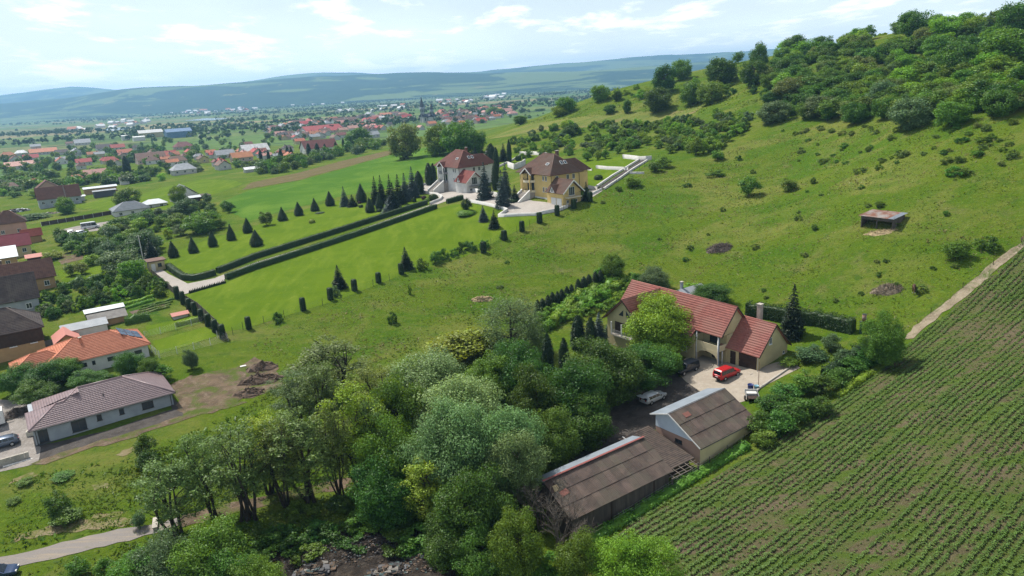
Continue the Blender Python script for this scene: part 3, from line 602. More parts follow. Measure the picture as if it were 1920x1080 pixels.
PR['far'] = [broadleaf(s, 8, 8, -.05, 34, 26, 1.05, .24, trunk=.25, full=True, shell=.6) for s in (20, 21, 22)]
PR['spruce'] = [conifer(23, 11, 5.6, 26, .36, per=60), conifer(24, 10, 5.2, 24, .36, per=60)]
PR['cone'] = [clipped(25, [(0, .55), (.35, 1.0), (1.2, 1.08), (2.2, .86), (3.4, .5), (4.4, .22), (5.0, .03)], 2600, .15, .05), clipped(26, [(0, .75), (.4, 1.12), (1.4, 1.05), (2.6, .72), (3.8, .36), (5.0, .04)], 2600, .15, .06)]
PR['pillar'] = [clipped(27, [(0, .34), (.15, .46), (1.6, .46), (2.35, .43), (2.5, .36), (2.52, .02)], 1500, .11, .04, square=True)]
PR['column'] = [clipped(28, [(0, .35), (.4, .55), (2.2, .62), (3.6, .5), (4.6, .28), (5.2, .04)], 2300, .16, .06), clipped(29, [(0, .3), (.4, .5), (2.0, .55), (3.2, .46), (4.3, .3), (5.0, .05)], 2100, .16, .07)]
PR['ball'] = [clipped(30, [(0, .5), (.2, .85), (.6, 1.0), (1.05, .85), (1.3, .5), (1.4, .05)], 1400, .13, .04)]
PR['dead'] = [bare_tree(33), bare_tree(34, stems=4)]
_rs = random.Random(5)
def stand(x, y, kind, h, w, mat, name, label, cat='tree', group=None, var=None, rz=None, sink=.1, z=None):
    ps = PR[kind]; p = ps[_rs.randrange(len(ps)) if var is None else var % len(ps)]
    e = empty(name, (x, y, (H(x, y) if z is None else z)-sink), rz if rz is not None else _rs.uniform(0, 6.28), label, cat, group)
    e.scale = (w/p.w*_rs.uniform(.93, 1.07), w/p.w*_rs.uniform(.93, 1.07), h/p.h); e.rotation_euler.x, e.rotation_euler.y = _rs.uniform(-.03, .03), _rs.uniform(-.03, .03)
    if p.trunk is not None:
        t = obj('trunk', p.trunk, e)
    if p.crown is not None:
        c = obj('crown', p.crown, e)
        if mat is not None: c.material_slots[0].link = 'OBJECT'; c.material_slots[0].material = mat
    return e
def solo(x, y, kind, h, w, mat, name, label, cat='shrub', group=None, var=None, rz=None, sink=.05):
    """one-mesh plant (clipped evergreens, small bushes)"""
    ps = PR[kind]; p = ps[_rs.randrange(len(ps)) if var is None else var % len(ps)]
    o = obj(name, p.crown, None, (x, y, H(x, y)-sink), rz if rz is not None else _rs.uniform(0, 6.28)); o.scale = (w/p.w*_rs.uniform(.9, 1.1), w/p.w*_rs.uniform(.9, 1.1), h/p.h*_rs.uniform(.9, 1.06)); o.rotation_euler.x, o.rotation_euler.y = _rs.uniform(-.025, .025), _rs.uniform(-.025, .025)
    if mat is not None: o.material_slots[0].link = 'OBJECT'; o.material_slots[0].material = mat
    return tag(o, label, cat, group)
def where(a, b, poly, flat=False):
    """which part of a stand, as one sees it"""
    q = np.array(poly, float); x0, y0 = q.min(0); x1, y1 = q.max(0); t = (a-x0)/(x1-x0); s = (b-y0)/(y1-y0)
    h = ('far left', 'left', 'middle', 'right', 'far right')[min(4, int(t*5))]; v = 'upper' if s < .36 else ('lower' if s > .64 else '')
    return (v+' '+h).strip() if not flat else h
def tint(m): return {'leaf_dark': 'dark green', 'leaf_mid': 'mid-green', 'leaf_bright': 'bright green', 'leaf_olive': 'olive', 'leaf_greygreen': 'grey-green', 'leaf_vine': 'fresh green', 'weed_leaf': 'pale green', 'leaf_yellowgreen': 'yellow-green'}.get(m.name, 'green')
def size_word(h, lo, hi): return 'tall' if h > lo+(hi-lo)*.66 else ('low' if h < lo+(hi-lo)*.33 else 'middling')
def top_xy(px, py, h):
    """ground position of something h tall whose tip is seen at px, py"""
    p = P(px, py, h); return p[0], p[1], depth(p)/F_PX
def hedge(name, pts, w, h, label, mat=None, leaf=.14, dens=70, group=None, world=False, lump=.05, top_round=.0, cat='hedge'):
    q = [np.array(p[:2], float) for p in pts] if world else [G(*p)[:2] for p in pts]
    rg = np.random.RandomState(len(q)*7+int(abs(q[0][0])*10)); r = [q[0]]
    for a, b in zip(q, q[1:]):
        n = max(1, int(np.linalg.norm(b-a)/.8)); r += [a+(b-a)*i/n for i in range(1, n+1)]
    r = np.array(r); d = unit(np.gradient(r, axis=0)); s = np.stack([-d[:, 1], d[:, 0]], 1)
    hv = h*(1+lump*rg.normal(size=len(r))); zg = height(r[:, 0], r[:, 1]); mb = []; k = len(r); w2 = w/2*.88
    sec = []
    for off, zz in ((-w2, -.15), (-w2, .8), (-w2*.75, .93), (w2*.75, .93), (w2, .8), (w2, -.15)):
        xy = r+s*off; sec.append(np.stack([xy[:, 0], xy[:, 1], zg+(zz if zz < 0 else zz*hv)], 1))
    V = np.stack(sec, 1).reshape(-1, 3); ii = np.arange(k*6).reshape(k, 6)
    fq = np.stack([ii[:-1, :-1], ii[:-1, 1:], ii[1:, 1:], ii[1:, :-1]], -1).reshape(-1, 4); fe = np.array([[ii[0, 0], ii[0, 1], ii[0, 4], ii[0, 5]], [ii[0, 1], ii[0, 2], ii[0, 3], ii[0, 4]], [ii[-1, 5], ii[-1, 4], ii[-1, 1], ii[-1, 0]], [ii[-1, 4], ii[-1, 3], ii[-1, 2], ii[-1, 1]]]); fq = np.concatenate([fq, fe])
    L_ = np.linalg.norm(np.diff(r, axis=0), axis=1).sum(); n = int(L_*(2*h+w)*dens); i = rg.randint(0, k-1, n); t = rg.uniform(size=n)[:, None]
    c = r[i]*(1-t)+r[i+1]*t; hh = hv[i]; u_ = rg.uniform(0, 2*h+w, n); onl = u_ < h; onr = u_ > h+w; lat = np.where(onl, -w/2, np.where(onr, w/2, u_-h-w/2)); zz = np.where(onl, u_/h, np.where(onr, (2*h+w-u_)/h, 1.0))*hh
    xy = c+s[i]*lat[:, None]; cen = np.stack([xy[:, 0], xy[:, 1], height(xy[:, 0], xy[:, 1])+zz], 1)+rg.normal(size=(n, 3))*leaf*.3
    nor = np.where(onl[:, None], np.c_[-s[i], np.full(n, .3)], np.where(onr[:, None], np.c_[s[i], np.full(n, .3)], np.array([0, 0, 1.])[None])); nor = unit(nor+rg.normal(size=(n, 3))*.45)
    v, f = leaf_quads(cen, nor, np.full(n, leaf), rg, .6)
    o = np.array([r[0][0], r[0][1], zg[0]])
    return tag(obj(name, mesh_np(name, np.concatenate([V, v])-o, np.concatenate([fq, f+len(V)]), mat or L_hedge), None, o), label, cat, group)
# ------------------------------------------------------------------ building tools
def tiled_quads(quads, course=.36, wave=.30, amp=.022, step=.035, thick=.10):
    """roof slopes laid in courses of tiles; each quad: eave left, eave right, top right, top left (outside view)"""
    V, Fq = [], []; k = 0
    for q in quads:
        eL, eR, tR, tL = [np.array(p, float) for p in q]; e = eR-eL; L_ = np.linalg.norm(e); e = e/L_; s = (tL-eL)-((tL-eL)@e)*e; S = np.linalg.norm(s); s = s/S; n = np.cross(e, s)
        sl = (tL-eL)@e/S; sr = (tR-eR)@e/S; x0 = min(0, sl*S); x1 = max(L_, L_+sr*S)
        gx_ = np.arange(x0, x1+wave, wave/4); nc = max(1, int(round(S/course))); ct = S/nc; off = amp*np.sin(gx_/wave*2*math.pi)
        for c in range(nc):
            t0, t1 = c*ct, (c+1)*ct; a = np.clip(gx_, sl*t0, L_+sr*t0); b = np.clip(gx_, sl*t1, L_+sr*t1)
            rows = [(a, t0, np.zeros_like(a)), (a, t0, off+step+amp), (b, t1, off*.8+amp)]
            P_ = np.concatenate([eL+e*x[:, None]+s*t+n*o[:, None] for x, t, o in rows]); m = len(gx_); ii = np.arange(m)+k
            keep = ((np.abs(np.diff(a)) > 1e-5) | (np.abs(np.diff(b)) > 1e-5))
            for r in (0, 1):
                A_ = ii+r*m; f = np.stack([A_[:-1], A_[1:], A_[1:]+m, A_[:-1]+m], -1)[keep]; Fq.append(f)
            V.append(P_); k += 3*m
        P_ = np.array([eL, eR, tR, tL]); B_ = P_-n*thick; V.append(np.concatenate([P_, B_])); j = k+np.arange(8)
        Fq.append(np.array([[j[7], j[6], j[5], j[4]], [j[0], j[4], j[5], j[1]], [j[1], j[5], j[6], j[2]], [j[3], j[7], j[4], j[0]]])); k += 8
    return np.concatenate(V), np.concatenate(Fq)
def slab_quads(quads, thick=.1):
    V, Fq = [], []; k = 0
    for q in quads:
        p = np.array(q, float); n = np.cross(p[1]-p[0], p[-1]-p[0]); n = n/np.linalg.norm(n); m = len(p); V.append(np.concatenate([p, p-n*thick])); j = [k+i for i in range(2*m)]
        Fq.append(j[:m]); Fq.append(j[m:][::-1])
        for i in range(m): Fq.append([j[i], j[m+i], j[m+(i+1) % m], j[(i+1) % m]])
        k += 2*m
    return np.concatenate(V), Fq
def roof_obj(name, quads, mat, parent, tiled=True, caps=None, capmat=None, cap_r=.10, **kw):
    v, f = tiled_quads(quads, **kw) if tiled else slab_quads(quads, kw.get('thick', .12)); o = obj(name, mesh_np(name, v, f, mat), parent)
    if caps:
        mb = MB()
        for a, b in caps: mb.cyl(Vector(a)+Vector((0, 0, .03)), Vector(b)+Vector((0, 0, .03)), cap_r, cap_r, 8)
        mb.build('ridge_cap', capmat or mat, o, smooth=True)
    return o
def rect_roof(x0, x1, y0, y1, ze, zr, hl, hr, ym=None):
    """quads and cap lines of a roof with its ridge along x; hl, hr are hip insets (0 for a gable)"""
    ym = (y0+y1)/2 if ym is None else ym; a, b = (x0+hl, ym, zr), (x1-hr, ym, zr)
    q = [[(x0, y0, ze), (x1, y0, ze), b, a], [(x1, y1, ze), (x0, y1, ze), a, b]]; caps = [(a, b)]
    if hl: q.append([(x0, y1, ze), (x0, y0, ze), a, a]); caps += [((x0, y0, ze), a), ((x0, y1, ze), a)]
    if hr: q.append([(x1, y0, ze), (x1, y1, ze), b, b]); caps += [((x1, y0, ze), b), ((x1, y1, ze), b)]
    return q, caps
def walls(parent, x0, x1, y0, y1, z0, z1, mat, gable=None, name='wall', ym=None):
    """box walls; gable = ridge height adds gable triangles at both x ends"""
    mb = MB(); ym = (y0+y1)/2 if ym is None else ym
    if gable is None: mb.box(x0, x1, y0, y1, z0, z1)
    else: mb.prism([(x0, y0, z0), (x0, y1, z0), (x0, y1, z1), (x0, ym, gable), (x0, y0, z1)], (x1-x0, 0, 0))
    return mb.build(name, mat, parent)
_WM = {}
def window(parent, c, ang, w, h, frame=None, glass=None, bars=1, sill=True, proud=.05, name='window', label=None):
    """c: centre on the wall face (parent space); ang: direction the wall faces"""
    frame = frame or M_frame; glass = glass or M_glass; key = (round(w, 2), round(h, 2), frame.name, glass.name, bars, sill, proud)
    if key not in _WM:
        t = .07 if w > .5 else .045; mb = MB()
        mb.box(-w/2, -w/2+t, -.04, proud, -h/2, h/2).box(w/2-t, w/2, -.04, proud, -h/2, h/2).box(-w/2+t, w/2-t, -.04, proud, h/2-t, h/2).box(-w/2+t, w/2-t, -.04, proud, -h/2, -h/2+t)
        for i in range(bars): x = -w/2+w*(i+1)/(bars+1); mb.box(x-.03, x+.03, -.03, proud-.012, -h/2+t, h/2-t)
        if sill: mb.box(-w/2-.08, w/2+.08, -.04, proud+.09, -h/2-.06, -h/2-.002)
        g = MB().box(-w/2+t, w/2-t, -.03, proud-.03, -h/2+t, h/2-t); _WM[key] = (mb.mesh('window', frame), g.mesh('pane', glass))
    a, b = _WM[key]; o = obj(name, a, parent, c, ang-math.pi/2); obj('pane', b, o)
    if label: o['label'] = label
    return o
S_, N_, E_, W_ = -math.pi/2, math.pi/2, 0.0, math.pi     # facings in a building's own frame
def door(parent, c, ang, w, h, mat, name='door', panels=0, handle=True):
    mb = MB().box(-w/2, w/2, -.04, .06, 0, h)
    for i in range(panels): z = h*(i+.5)/panels; mb.box(-w/2+.1, w/2-.1, .062, .085, z-h/panels*.38, z+h/panels*.38)
    o = mb.build(name, mat, parent, c, ang-math.pi/2)
    if handle: MB().box(w/2-.18, w/2-.1, .064, .13, h*.45, h*.45+.05).build('handle', M_galv, o)
    return o
def chimney(parent, x, y, z0, z1, w=.5, mat=None, cap=True):
    o = MB().box(x-w/2, x+w/2, y-w/2, y+w/2, z0, z1).build('chimney', mat or M_oldtile, parent)
    if cap: MB().box(x-w/2-.08, x+w/2+.08, y-w/2-.08, y+w/2+.08, z1+.002, z1+.1).build('chimney_cap', M_conc, o)
    return o
def gutter(parent, a, b, down=None, mat=None):
    mb = MB().cyl(a, b, .07, .07, 8)
    if down is not None: mb.cyl(b, (b[0], b[1], down), .05, .05, 8)
    return mb.build('gutter', mat or M_dframe, parent)
def place(px=None, py=None, xy=None, ang=34, name='house', label='', cat='house', z=None, group=None):
    x, y = xy if xy is not None else G(px, py)[:2]
    return empty(name, (x, y, H(x, y) if z is None else z), rad(ang), label, cat, group)

# ------------------------------------------------------------------ the grey house with tiled hip roof (left)
h = place(xy=(-69.08, 93.8), ang=35.5, label='long grey-walled bungalow with pale brown tiled hip roof and dark windows', z=-.15)
walls(h, 0, 18.5, 0, 11.2, -.8, 2.75, M_greywall)
walls(h, -.06, 18.56, -.06, 11.26, -.9, .28, pmat('dark_plinth', (.10, .11, .12), (.07, .08, .09), 1.2, .9), name='plinth')
ze = 2.72; pt = .43; zz = lambda d: ze+d*pt
w1, w2_, r1, r2 = (3.5, 3.5, zz(4)), (4.6, 3.5, zz(4)), (6.7, 5.6, zz(6.1)), (12.9, 5.6, zz(6.1))
roof_obj('roof', [[(-.5, -.5, ze), (19, -.5, ze), (15, 3.5, zz(4)), w1], [w2_, (15, 3.5, zz(4)), r2, r1], [(19, -.5, ze), (19, 11.7, ze), r2, r2], [(19, 11.7, ze), (.6, 11.7, ze), r1, r2],
    [(-.5, 7.5, ze), (-.5, -.5, ze), w1, w1], [(.6, 7.5, ze), (-.5, 7.5, ze), w1, w2_], [(.6, 11.7, ze), (.6, 7.5, ze), w2_, r1]], M_greytile, h, course=.40, wave=.36, amp=.013, step=.055,
    caps=[((-.5, -.5, ze), w1), (w1, w2_), (w2_, r1), (r1, r2), ((19, -.5, ze), r2), ((19, 11.7, ze), r2)], capmat=M_greytile, cap_r=.13)
for x, w, hh, zc in ((1.1, 1.2, 1.9, 1.35), (5.6, 1.9, 1.7, 1.5), (8.3, .65, .9, 1.85), (11.3, .65, .9, 1.85), (14.9, 1.6, 1.1, 1.75)):
    window(h, (x, 0, zc), S_, w, hh, M_dframe, bars=1 if w > 1 else 0)
gutter(h, (-.45, -.56, ze-.04), (18.95, -.56, ze-.04)); MB().cyl((.25, -.12, ze-.1), (.25, -.12, -.6), .05, .05, 8).build('downpipe', M_dframe, h)
MB().cyl((18.2, -.12, ze-.1), (18.2, -.12, -.6), .05, .05, 8).build('downpipe', M_dframe, h)
window(h, (18.5, 3.2, 1.4), E_, 1.0, 1.6, M_dframe); MB().cyl((9.6, 2.6, 3.8), (9.6, 2.6, 4.45), .09, .09, 8).build('vent_pipe', M_dframe, h)
MB().box(-1.9, -.08, 3.6, 6.6, -.8, .1).build('terrace_step', M_conc, h)

# ------------------------------------------------------------------ orange-tiled bungalow behind it
h = place(xy=(-65.6, 123.2), ang=37, label='white bungalow under an orange tiled hip roof with solar panels', z=1.6)
walls(h, -16, -.5, .5, 11.0, -1, 2.9, M_white); walls(h, -20.5, -16.02, 2.0, 7.5, -1, 2.86, M_white, name='porch_wall')
q, caps = rect_roof(-16.5, 0, 0, 11.5, 2.9, 5.4, 5.2, 5.2)
roof_obj('roof', q, M_orange, h, caps=caps, course=.42, wave=.36, amp=.014, step=.055)
q, caps = rect_roof(-21, -12, 1.5, 8.0, 2.88, 4.55, 3.2, 3.2)
roof_obj('roof', q, M_orange, h, caps=caps, course=.42, wave=.36, amp=.014, step=.055)
chimney(h, -10.2, 4.2, 4.2, 5.7, .4, M_orange)
for x, w in ((-11.0, 1.3), (-6.5, 1.3), (-9.3, .5), (-2.2, 1.2)): window(h, (x, .5, 1.75), S_, w, .75, M_dframe, bars=1 if w > 1 else 0, sill=False)
gutter(h, (-16.5, -.05, 2.84), (0, -.05, 2.84), mat=M_orange)
for i in range(2):
    for j in range(3):        # panels on the right hip
        y0 = 3.3+i*2.6; sl = (5.4-2.9)/5.2; t0 = .6+j*1.15; nz = .16
        MB().hexa([(-t0, y0, 2.9+t0*sl+nz), (-t0, y0+2.4, 2.9+t0*sl+nz), (-t0-1.05, y0+2.4, 2.9+(t0+1.05)*sl+nz), (-t0-1.05, y0, 2.9+(t0+1.05)*sl+nz), (-t0, y0, 2.95+t0*sl+nz), (-t0, y0+2.4, 2.95+t0*sl+nz), (-t0-1.05, y0+2.4, 2.95+(t0+1.05)*sl+nz), (-t0-1.05, y0, 2.95+(t0+1.05)*sl+nz)]).build('solar_panel', M_solar, h)
MB().box(.3, 2.2, -1.5, 10.5, -.6, -.02).build('paved_edge', M_pink, h)

# ------------------------------------------------------------------ red-roofed farmhouse with garage
h = place(xy=(37.7, 104.3), ang=35, label='cream farmhouse under a long red tiled roof with arched porch and garage', z=.5)
CW = M_cream; dz = -.5      # heights below are absolute, base at .5
def q4(*p): return [(a, b, c+dz) for a, b, c in p]
walls(h, 0, 7.6, .05, 6.0, -1.2, 2.6, CW, name='garage_wall')
MB().prism([(0, .05, 2.6), (7.6, .05, 2.6), (3.85, .05, 6.75)], (0, 5.95, 0)).build('garage_gable', CW, h)
roof_obj('garage_roof', [q4((-.35, 7.2, 2.95), (-.35, -.35, 2.95), (3.85, -.35, 7.42), (3.85, 7.2, 7.42)), q4((8.05, -.35, 2.95), (8.05, 7.2, 2.95), (3.85, 7.2, 7.42), (3.85, -.35, 7.42))], M_redroof, h, course=.42, wave=.34, amp=.014, step=.055, caps=[((3.85, -.4, 6.92), (3.85, 7.2, 6.92))])
walls(h, -.05, 5.6, 6.0, 28.8, -1.2, 4.5, CW, name='main_wall')
MB().prism([(-2.1, 6.0, 4.6), (5.6, 6.0, 4.6), (1.75, 6.0, 8.75)], (0, .25, 0)).build('gable_wall', CW, h)
MB().prism([(-2.1, 28.5, 4.6), (5.6, 28.5, 4.6), (1.75, 28.5, 8.75)], (0, .25, 0)).build('gable_wall', CW, h)
walls(h, -2.3, -.05, 10.8, 28.6, -1.2, 3.9, CW, name='front_wall')
sl = (9.5-5.2)/(1.75+2.1)
roof_obj('main_roof', [q4((-2.1, 10.8, 5.2), (-2.1, 5.5, 5.2), (1.75, 5.5, 9.5), (1.75, 10.8, 9.5)), q4((-2.95, 29.2, 5.2-.85*sl), (-2.95, 10.8, 5.2-.85*sl), (1.75, 10.8, 9.5), (1.75, 29.2, 9.5)), q4((5.9, 5.5, 4.9), (5.9, 29.2, 4.9), (1.75, 29.2, 9.5), (1.75, 5.5, 9.5))], M_redroof, h, course=.42, wave=.34, amp=.014, step=.055, caps=[((1.75, 5.45, 9.0), (1.75, 29.2, 9.0))])
walls(h, -7.2, -2.3, 17.6, 26.4, -1.2, 4.7, CW, name='wing_wall')
MB().prism([(-7.2, 17.6, 4.7), (-7.2, 26.4, 4.7), (-7.2, 22.0, 8.6)], (.25, 0, 0)).build('wing_gable', CW, h)
roof_obj('wing_roof', [q4((1.0, 27.0, 4.9), (-7.9, 27.0, 4.9), (-7.9, 22, 9.32), (1.6, 22, 9.32)), q4((-7.9, 17.0, 4.9), (1.0, 17.0, 4.9), (1.6, 22, 9.32), (-7.9, 22, 9.32))], M_redroof, h, course=.42, wave=.34, amp=.014, step=.055, caps=[((-7.9, 22, 8.84), (1.6, 22, 8.84))])
# barge boards
for p in (((-7.95, 27.0, 4.33), (-7.95, 22, 8.74)), ((-7.95, 17.0, 4.33), (-7.95, 22, 8.74)), ((-2.1, 5.45, 4.62), (1.75, 5.45, 8.92)), ((5.9, 5.45, 4.32), (1.75, 5.45, 8.92)), ((-.35, -.4, 2.37), (3.85, -.4, 6.84)), ((8.05, -.4, 2.37), (3.85, -.4, 6.84))): MB().bar(p[0], p[1], .06, .22).build('barge_board', M_dkwood, h)
# balcony and arched porch at the right front
MB().box(-2.0, -.05, 6.05, 10.75, 2.05, 2.3).box(-2.0, -1.88, 6.05, 10.75, 2.3, 3.05).box(-2.0, -.05, 6.05, 6.17, 2.3, 3.05).build('balcony', pmat('porch_trim', (.60, .52, .33), rough=.85), h)
def arch(mb, a, b, z0, z1, t):
    a, b = Vector(a), Vector(b); n = 8; prev = None
    for i in range(n+1):
        u_ = i/n; p = a.lerp(b, u_); z = z0+(z1-z0)*math.sin(math.pi*u_)**.45
        if prev is not None: mb.hexa([(prev[0].x-t, prev[0].y, prev[1]), (p.x-t, p.y, z), (p.x+t, p.y, z), (prev[0].x+t, prev[0].y, prev[1]), (prev[0].x-t, prev[0].y, z1+.45), (p.x-t, p.y, z1+.45), (p.x+t, p.y, z1+.45), (prev[0].x+t, prev[0].y, z1+.45)])
        prev = (p, z)
mb = MB(); arch(mb, (-1.94, 6.35, 0), (-1.94, 10.45, 0), .75, 1.6, .08); mb.build('arch', pmat('porch_trim', (.6, .52, .33)), h)
mb = MB()
for i in range(8):
    pass
for x, y in ((-1.94, 6.2), (-1.94, 10.6)): MB().cyl((x, y, -.5), (x, y, 4.55), .15, .13, 12).build('column', M_white, h, smooth=True)
MB().cyl((-.9, 6.2, -.5), (-.9, 6.2, 2.05), .1, .1, 10).build('column', M_white, h, smooth=True)
MB().cyl((-2.05, 5.95, 4.6), (-2.05, 5.95, -.4), .06, .06, 8).build('downpipe', pmat('blue_pipe', (.10, .16, .24), rough=.5), h)
MB().cyl((-.42, -.2, 2.4), (-.42, -.2, -.4), .05, .05, 8).build('downpipe', M_galv, h)
door(h, (0, 1.95, -.15), W_, 3.3, 2.45, M_dkwood, 'garage_door', 4); door(h, (0, 4.75, -.1), W_, 1.0, 2.2, M_dkwood)
door(h, (-.05, 8.4, -.05), W_, 1.0, 2.1, M_dkwood); window(h, (-.05, 9.7, 1.2), W_, 1.1, 1.2, M_dframe); window(h, (-.05, 8.5, 3.6), W_, 1.8, 1.9, M_dframe)
window(h, (3.0, .05, 4.3), S_, .7, 1.1); window(h, (6.6, .05, 1.5), S_, .45, .45, bars=0)
for y in (13.0, 15.4): window(h, (-2.3, y, 1.2), W_, 1.3, 1.3)
# wing gable: balcony recess, attic triangles, orange awning inside
MB().box(-7.26, -7.2, 19.6, 24.4, 2.2, 4.3).build('balcony_recess', M_dkwood, h); MB().box(-8.1, -7.21, 19.4, 24.6, 1.95, 2.15).build('balcony', M_conc, h)
mb = MB()
for i in range(4): mb.bar((-8.05, 19.45, 2.4+i*.2), (-8.05, 24.55, 2.4+i*.2), .05)
mb.build('railing', M_galv, h)
for y in (19.5, 22, 24.5): MB().box(-8.1, -7.95, y-.1, y+.1, 2.15, 4.35).build('porch_post', M_white, h)
for s in (-1, 1): MB().prism([(-7.25, 22+s*.35, 5.6), (-7.25, 22+s*1.5, 5.6), (-7.25, 22+s*.35, 6.7)], (.1, 0, 0)).build('attic_window', M_glass, h)
chimney(h, 6.4, 4.6, 3.5, 8.6, .7, pmat('pale_brick', (.42, .36, .31), (.33, .28, .24), 3, .9)); MB().cyl((-1.2, 25.2, 5.2), (-1.2, 25.2, 7.3), .16, .16, 8).build('vent_pipe', M_galv, h)
tag(MB().box(-1.9, 8.6, -.03, -.015, -1, .08).build('plinth', M_greywall, h))

# ------------------------------------------------------------------ barn, lean-to roof, yellow outbuilding
def corr_sheet(w, l, name='sheet', waves=6):
    rg = np.arange(waves*4+1)/(waves*4)*w; zz_ = .03*np.sin(rg/w*waves*2*math.pi); m = len(rg)
    v = np.concatenate([np.stack([rg, np.zeros(m), zz_], 1), np.stack([rg, np.full(m, l), zz_], 1)]); f = np.stack([np.arange(m-1), np.arange(1, m), np.arange(1, m)+m, np.arange(m-1)+m], -1)
    return mesh_np(name, v, f, M_sheet)
def sheet_slope(parent, x0, x1, y0, ze, y1, zr, rows, cols, rs, missing=(), mat=None):
    """individual corrugated sheets, lapping downhill"""
    S = math.hypot(y1-y0, zr-ze); a = math.atan2(zr-ze, y1-y0); w = (x1-x0)/cols; l = S/rows; me = corr_sheet(w*1.04, l*1.07)
    for r in range(rows):
        for c in range(cols):
            if (r, c) in missing: continue
            o = obj('roof_sheet', me, parent); t = r*l; k = rs.uniform(-.012, .012)
            o.location = (x0+c*w+rs.uniform(-.01, .01), y0+math.cos(a)*t, ze+math.sin(a)*t+.05+k); o.rotation_euler = (a-.03, 0, rs.uniform(-.006, .006))
rs = random.Random(3)
h = place(xy=(5.0, 67.4), ang=34.5, name='barn', label='long dark plank barn under a brown corrugated sheet roof', cat='barn', z=-2.1)
walls(h, .25, 15.1, .35, 6.4, -.6, 2.75, M_dkwood, gable=4.9, ym=4.7)
mb = MB(); x = .15
while x < 15.1:
    w = rs.uniform(.16, .24)
    if rs.random() > .03: mb.box(x, x+w-.02, .27, .335+rs.uniform(0, .012), -.5, 2.72-rs.uniform(0, .08))
    x += w
tag(mb.build('plank_cladding', M_wood, h), kind='stuff')
mb = MB(); y = .4
while y < 6.3:
    w = rs.uniform(.16, .24); t = min(1, (y-.35)/4.35) if y < 4.7 else 1-(y-4.7)/2.9*.3; mb.box(.17, .235, y, y+w-.02, -.5, 2.72+t*2.1); y += w
tag(mb.build('plank_cladding', M_wood, h), kind='stuff')
roof_obj('roof_deck', [[(-.1, -.05, 2.72), (15.5, -.05, 2.72), (15.5, 4.7, 5.22), (-.1, 4.7, 5.22)]], M_dkwood, h, tiled=False, thick=.06)
sheet_slope(h, -.15, 15.55, -.12, 2.72, 4.72, 5.26, 3, 15, rs, missing=((2, 0), ))
roof_obj('back_roof', [[(15.6, 6.7, 4.72), (-.2, 6.7, 4.72), (-.2, 4.74, 5.28), (15.6, 4.74, 5.28)]], M_metal, h, tiled=False, thick=.05)
MB().bar((-.2, 4.72, 5.40), (15.6, 4.72, 5.40), .28, .05).build('ridge_flashing', pmat('red_flashing', (.22, .07, .06), rough=.6), h)
mb = MB(); mb.box(.1, .9, 3.0, 3.7, 4.53, 4.55); MB().hexa([(.75, 2.4, 4.06), (1.9, 2.55, 4.14), (1.8, 3.15, 4.45), (.7, 3.0, 4.37), (.75, 2.4, 4.09), (1.9, 2.55, 4.17), (1.8, 3.15, 4.48), (.7, 3.0, 4.40)]).build('patch_sheet', pmat('red_patch', (.20, .085, .065), rough=.8), h)
MB().hexa([(.3, 3.2, 4.48), (1.0, 3.3, 4.53), (1.15, 3.9, 4.84), (.5, 3.9, 4.84), (.3, 3.2, 4.5), (1.0, 3.3, 4.55), (1.15, 3.9, 4.86), (.5, 3.9, 4.86)]).build('patch_sheet', M_straw, h)

h = place(xy=(17.6, 75.4), ang=34.5, name='lean_to', label='low lean-to with old clay tile roof between barn and outbuilding', cat='shed', z=-1.6)
walls(h, .2, 5.2, 2.0, 8.6, -.8, 2.1, M_dkwood)
mb = []; roof_obj('roof', [[(-.2, 1.2, 1.95), (5.3, 1.2, 1.95), (5.3, 9.0, 3.35), (-.2, 9.0, 3.35)]], M_oldtile, h, course=.3, wave=.2, amp=.02, step=.04)
mb = MB()
for i in range(5): mb.bar((.3+i*1.05, -.1, 1.72), (.3+i*1.05, 1.25, 1.96), .08)
mb.bar((-.2, .3, 1.80), (5.0, .3, 1.80), .06).bar((-.2, .8, 1.90), (5.0, .8, 1.90), .06).bar((-.2, -.1, 1.74), (3.2, -.1, 1.74), .07)
mb.build('batten', M_barkpale, h); MB().bar((.3, 6.2, 2.98), (.5, 8.9, 3.5), .10).build('flashing', M_white, h)
for x_ in (.3, 4.9): MB().box(x_-.08, x_+.08, .2, .36, -.7, 1.75).build('post', M_wood, h)

h = place(xy=(22.2, 79.6), ang=36, name='outbuilding', label='yellow-walled outbuilding with pale blue gable and brown sheet roof', cat='outbuilding', z=-1.1)
walls(h, 0, 10.4, .2, 7.4, -.8, 2.95, M_cream); MB().prism([(0.0, .2, 2.95), (0.0, 7.4, 2.95), (0.0, 7.4, 4.6), (0.0, 4.8, 5.62)], (10.4, 0, 0)).build('gable_wall', M_cream, h)
MB().prism([(-.07, .45, 2.98), (-.07, 7.45, 2.98), (-.07, 7.45, 4.52), (-.07, 4.8, 5.55)], (.06, 0, 0)).build('gable_board', pmat('pale_blue_board', (.64, .72, .80), (.58, .66, .74), 1, .7), h)
MB().box(-.05, -.003, .22, 7.42, -.7, 2.94).build('gable_render', M_pink, h)
roof_obj('roof_deck', [[(-.6, -.25, 2.85), (10.75, -.25, 2.85), (10.75, 4.8, 5.68), (-.6, 4.8, 5.68)]], M_dkwood, h, tiled=False, thick=.06)
sheet_slope(h, -.65, 10.8, -.32, 2.84, 4.82, 5.72, 3, 11, rs)
roof_obj('back_roof', [[(10.85, 7.9, 4.72), (-.7, 7.9, 4.72), (-.7, 4.84, 5.76), (10.85, 4.84, 5.76)]], M_metal, h, tiled=False, thick=.05)
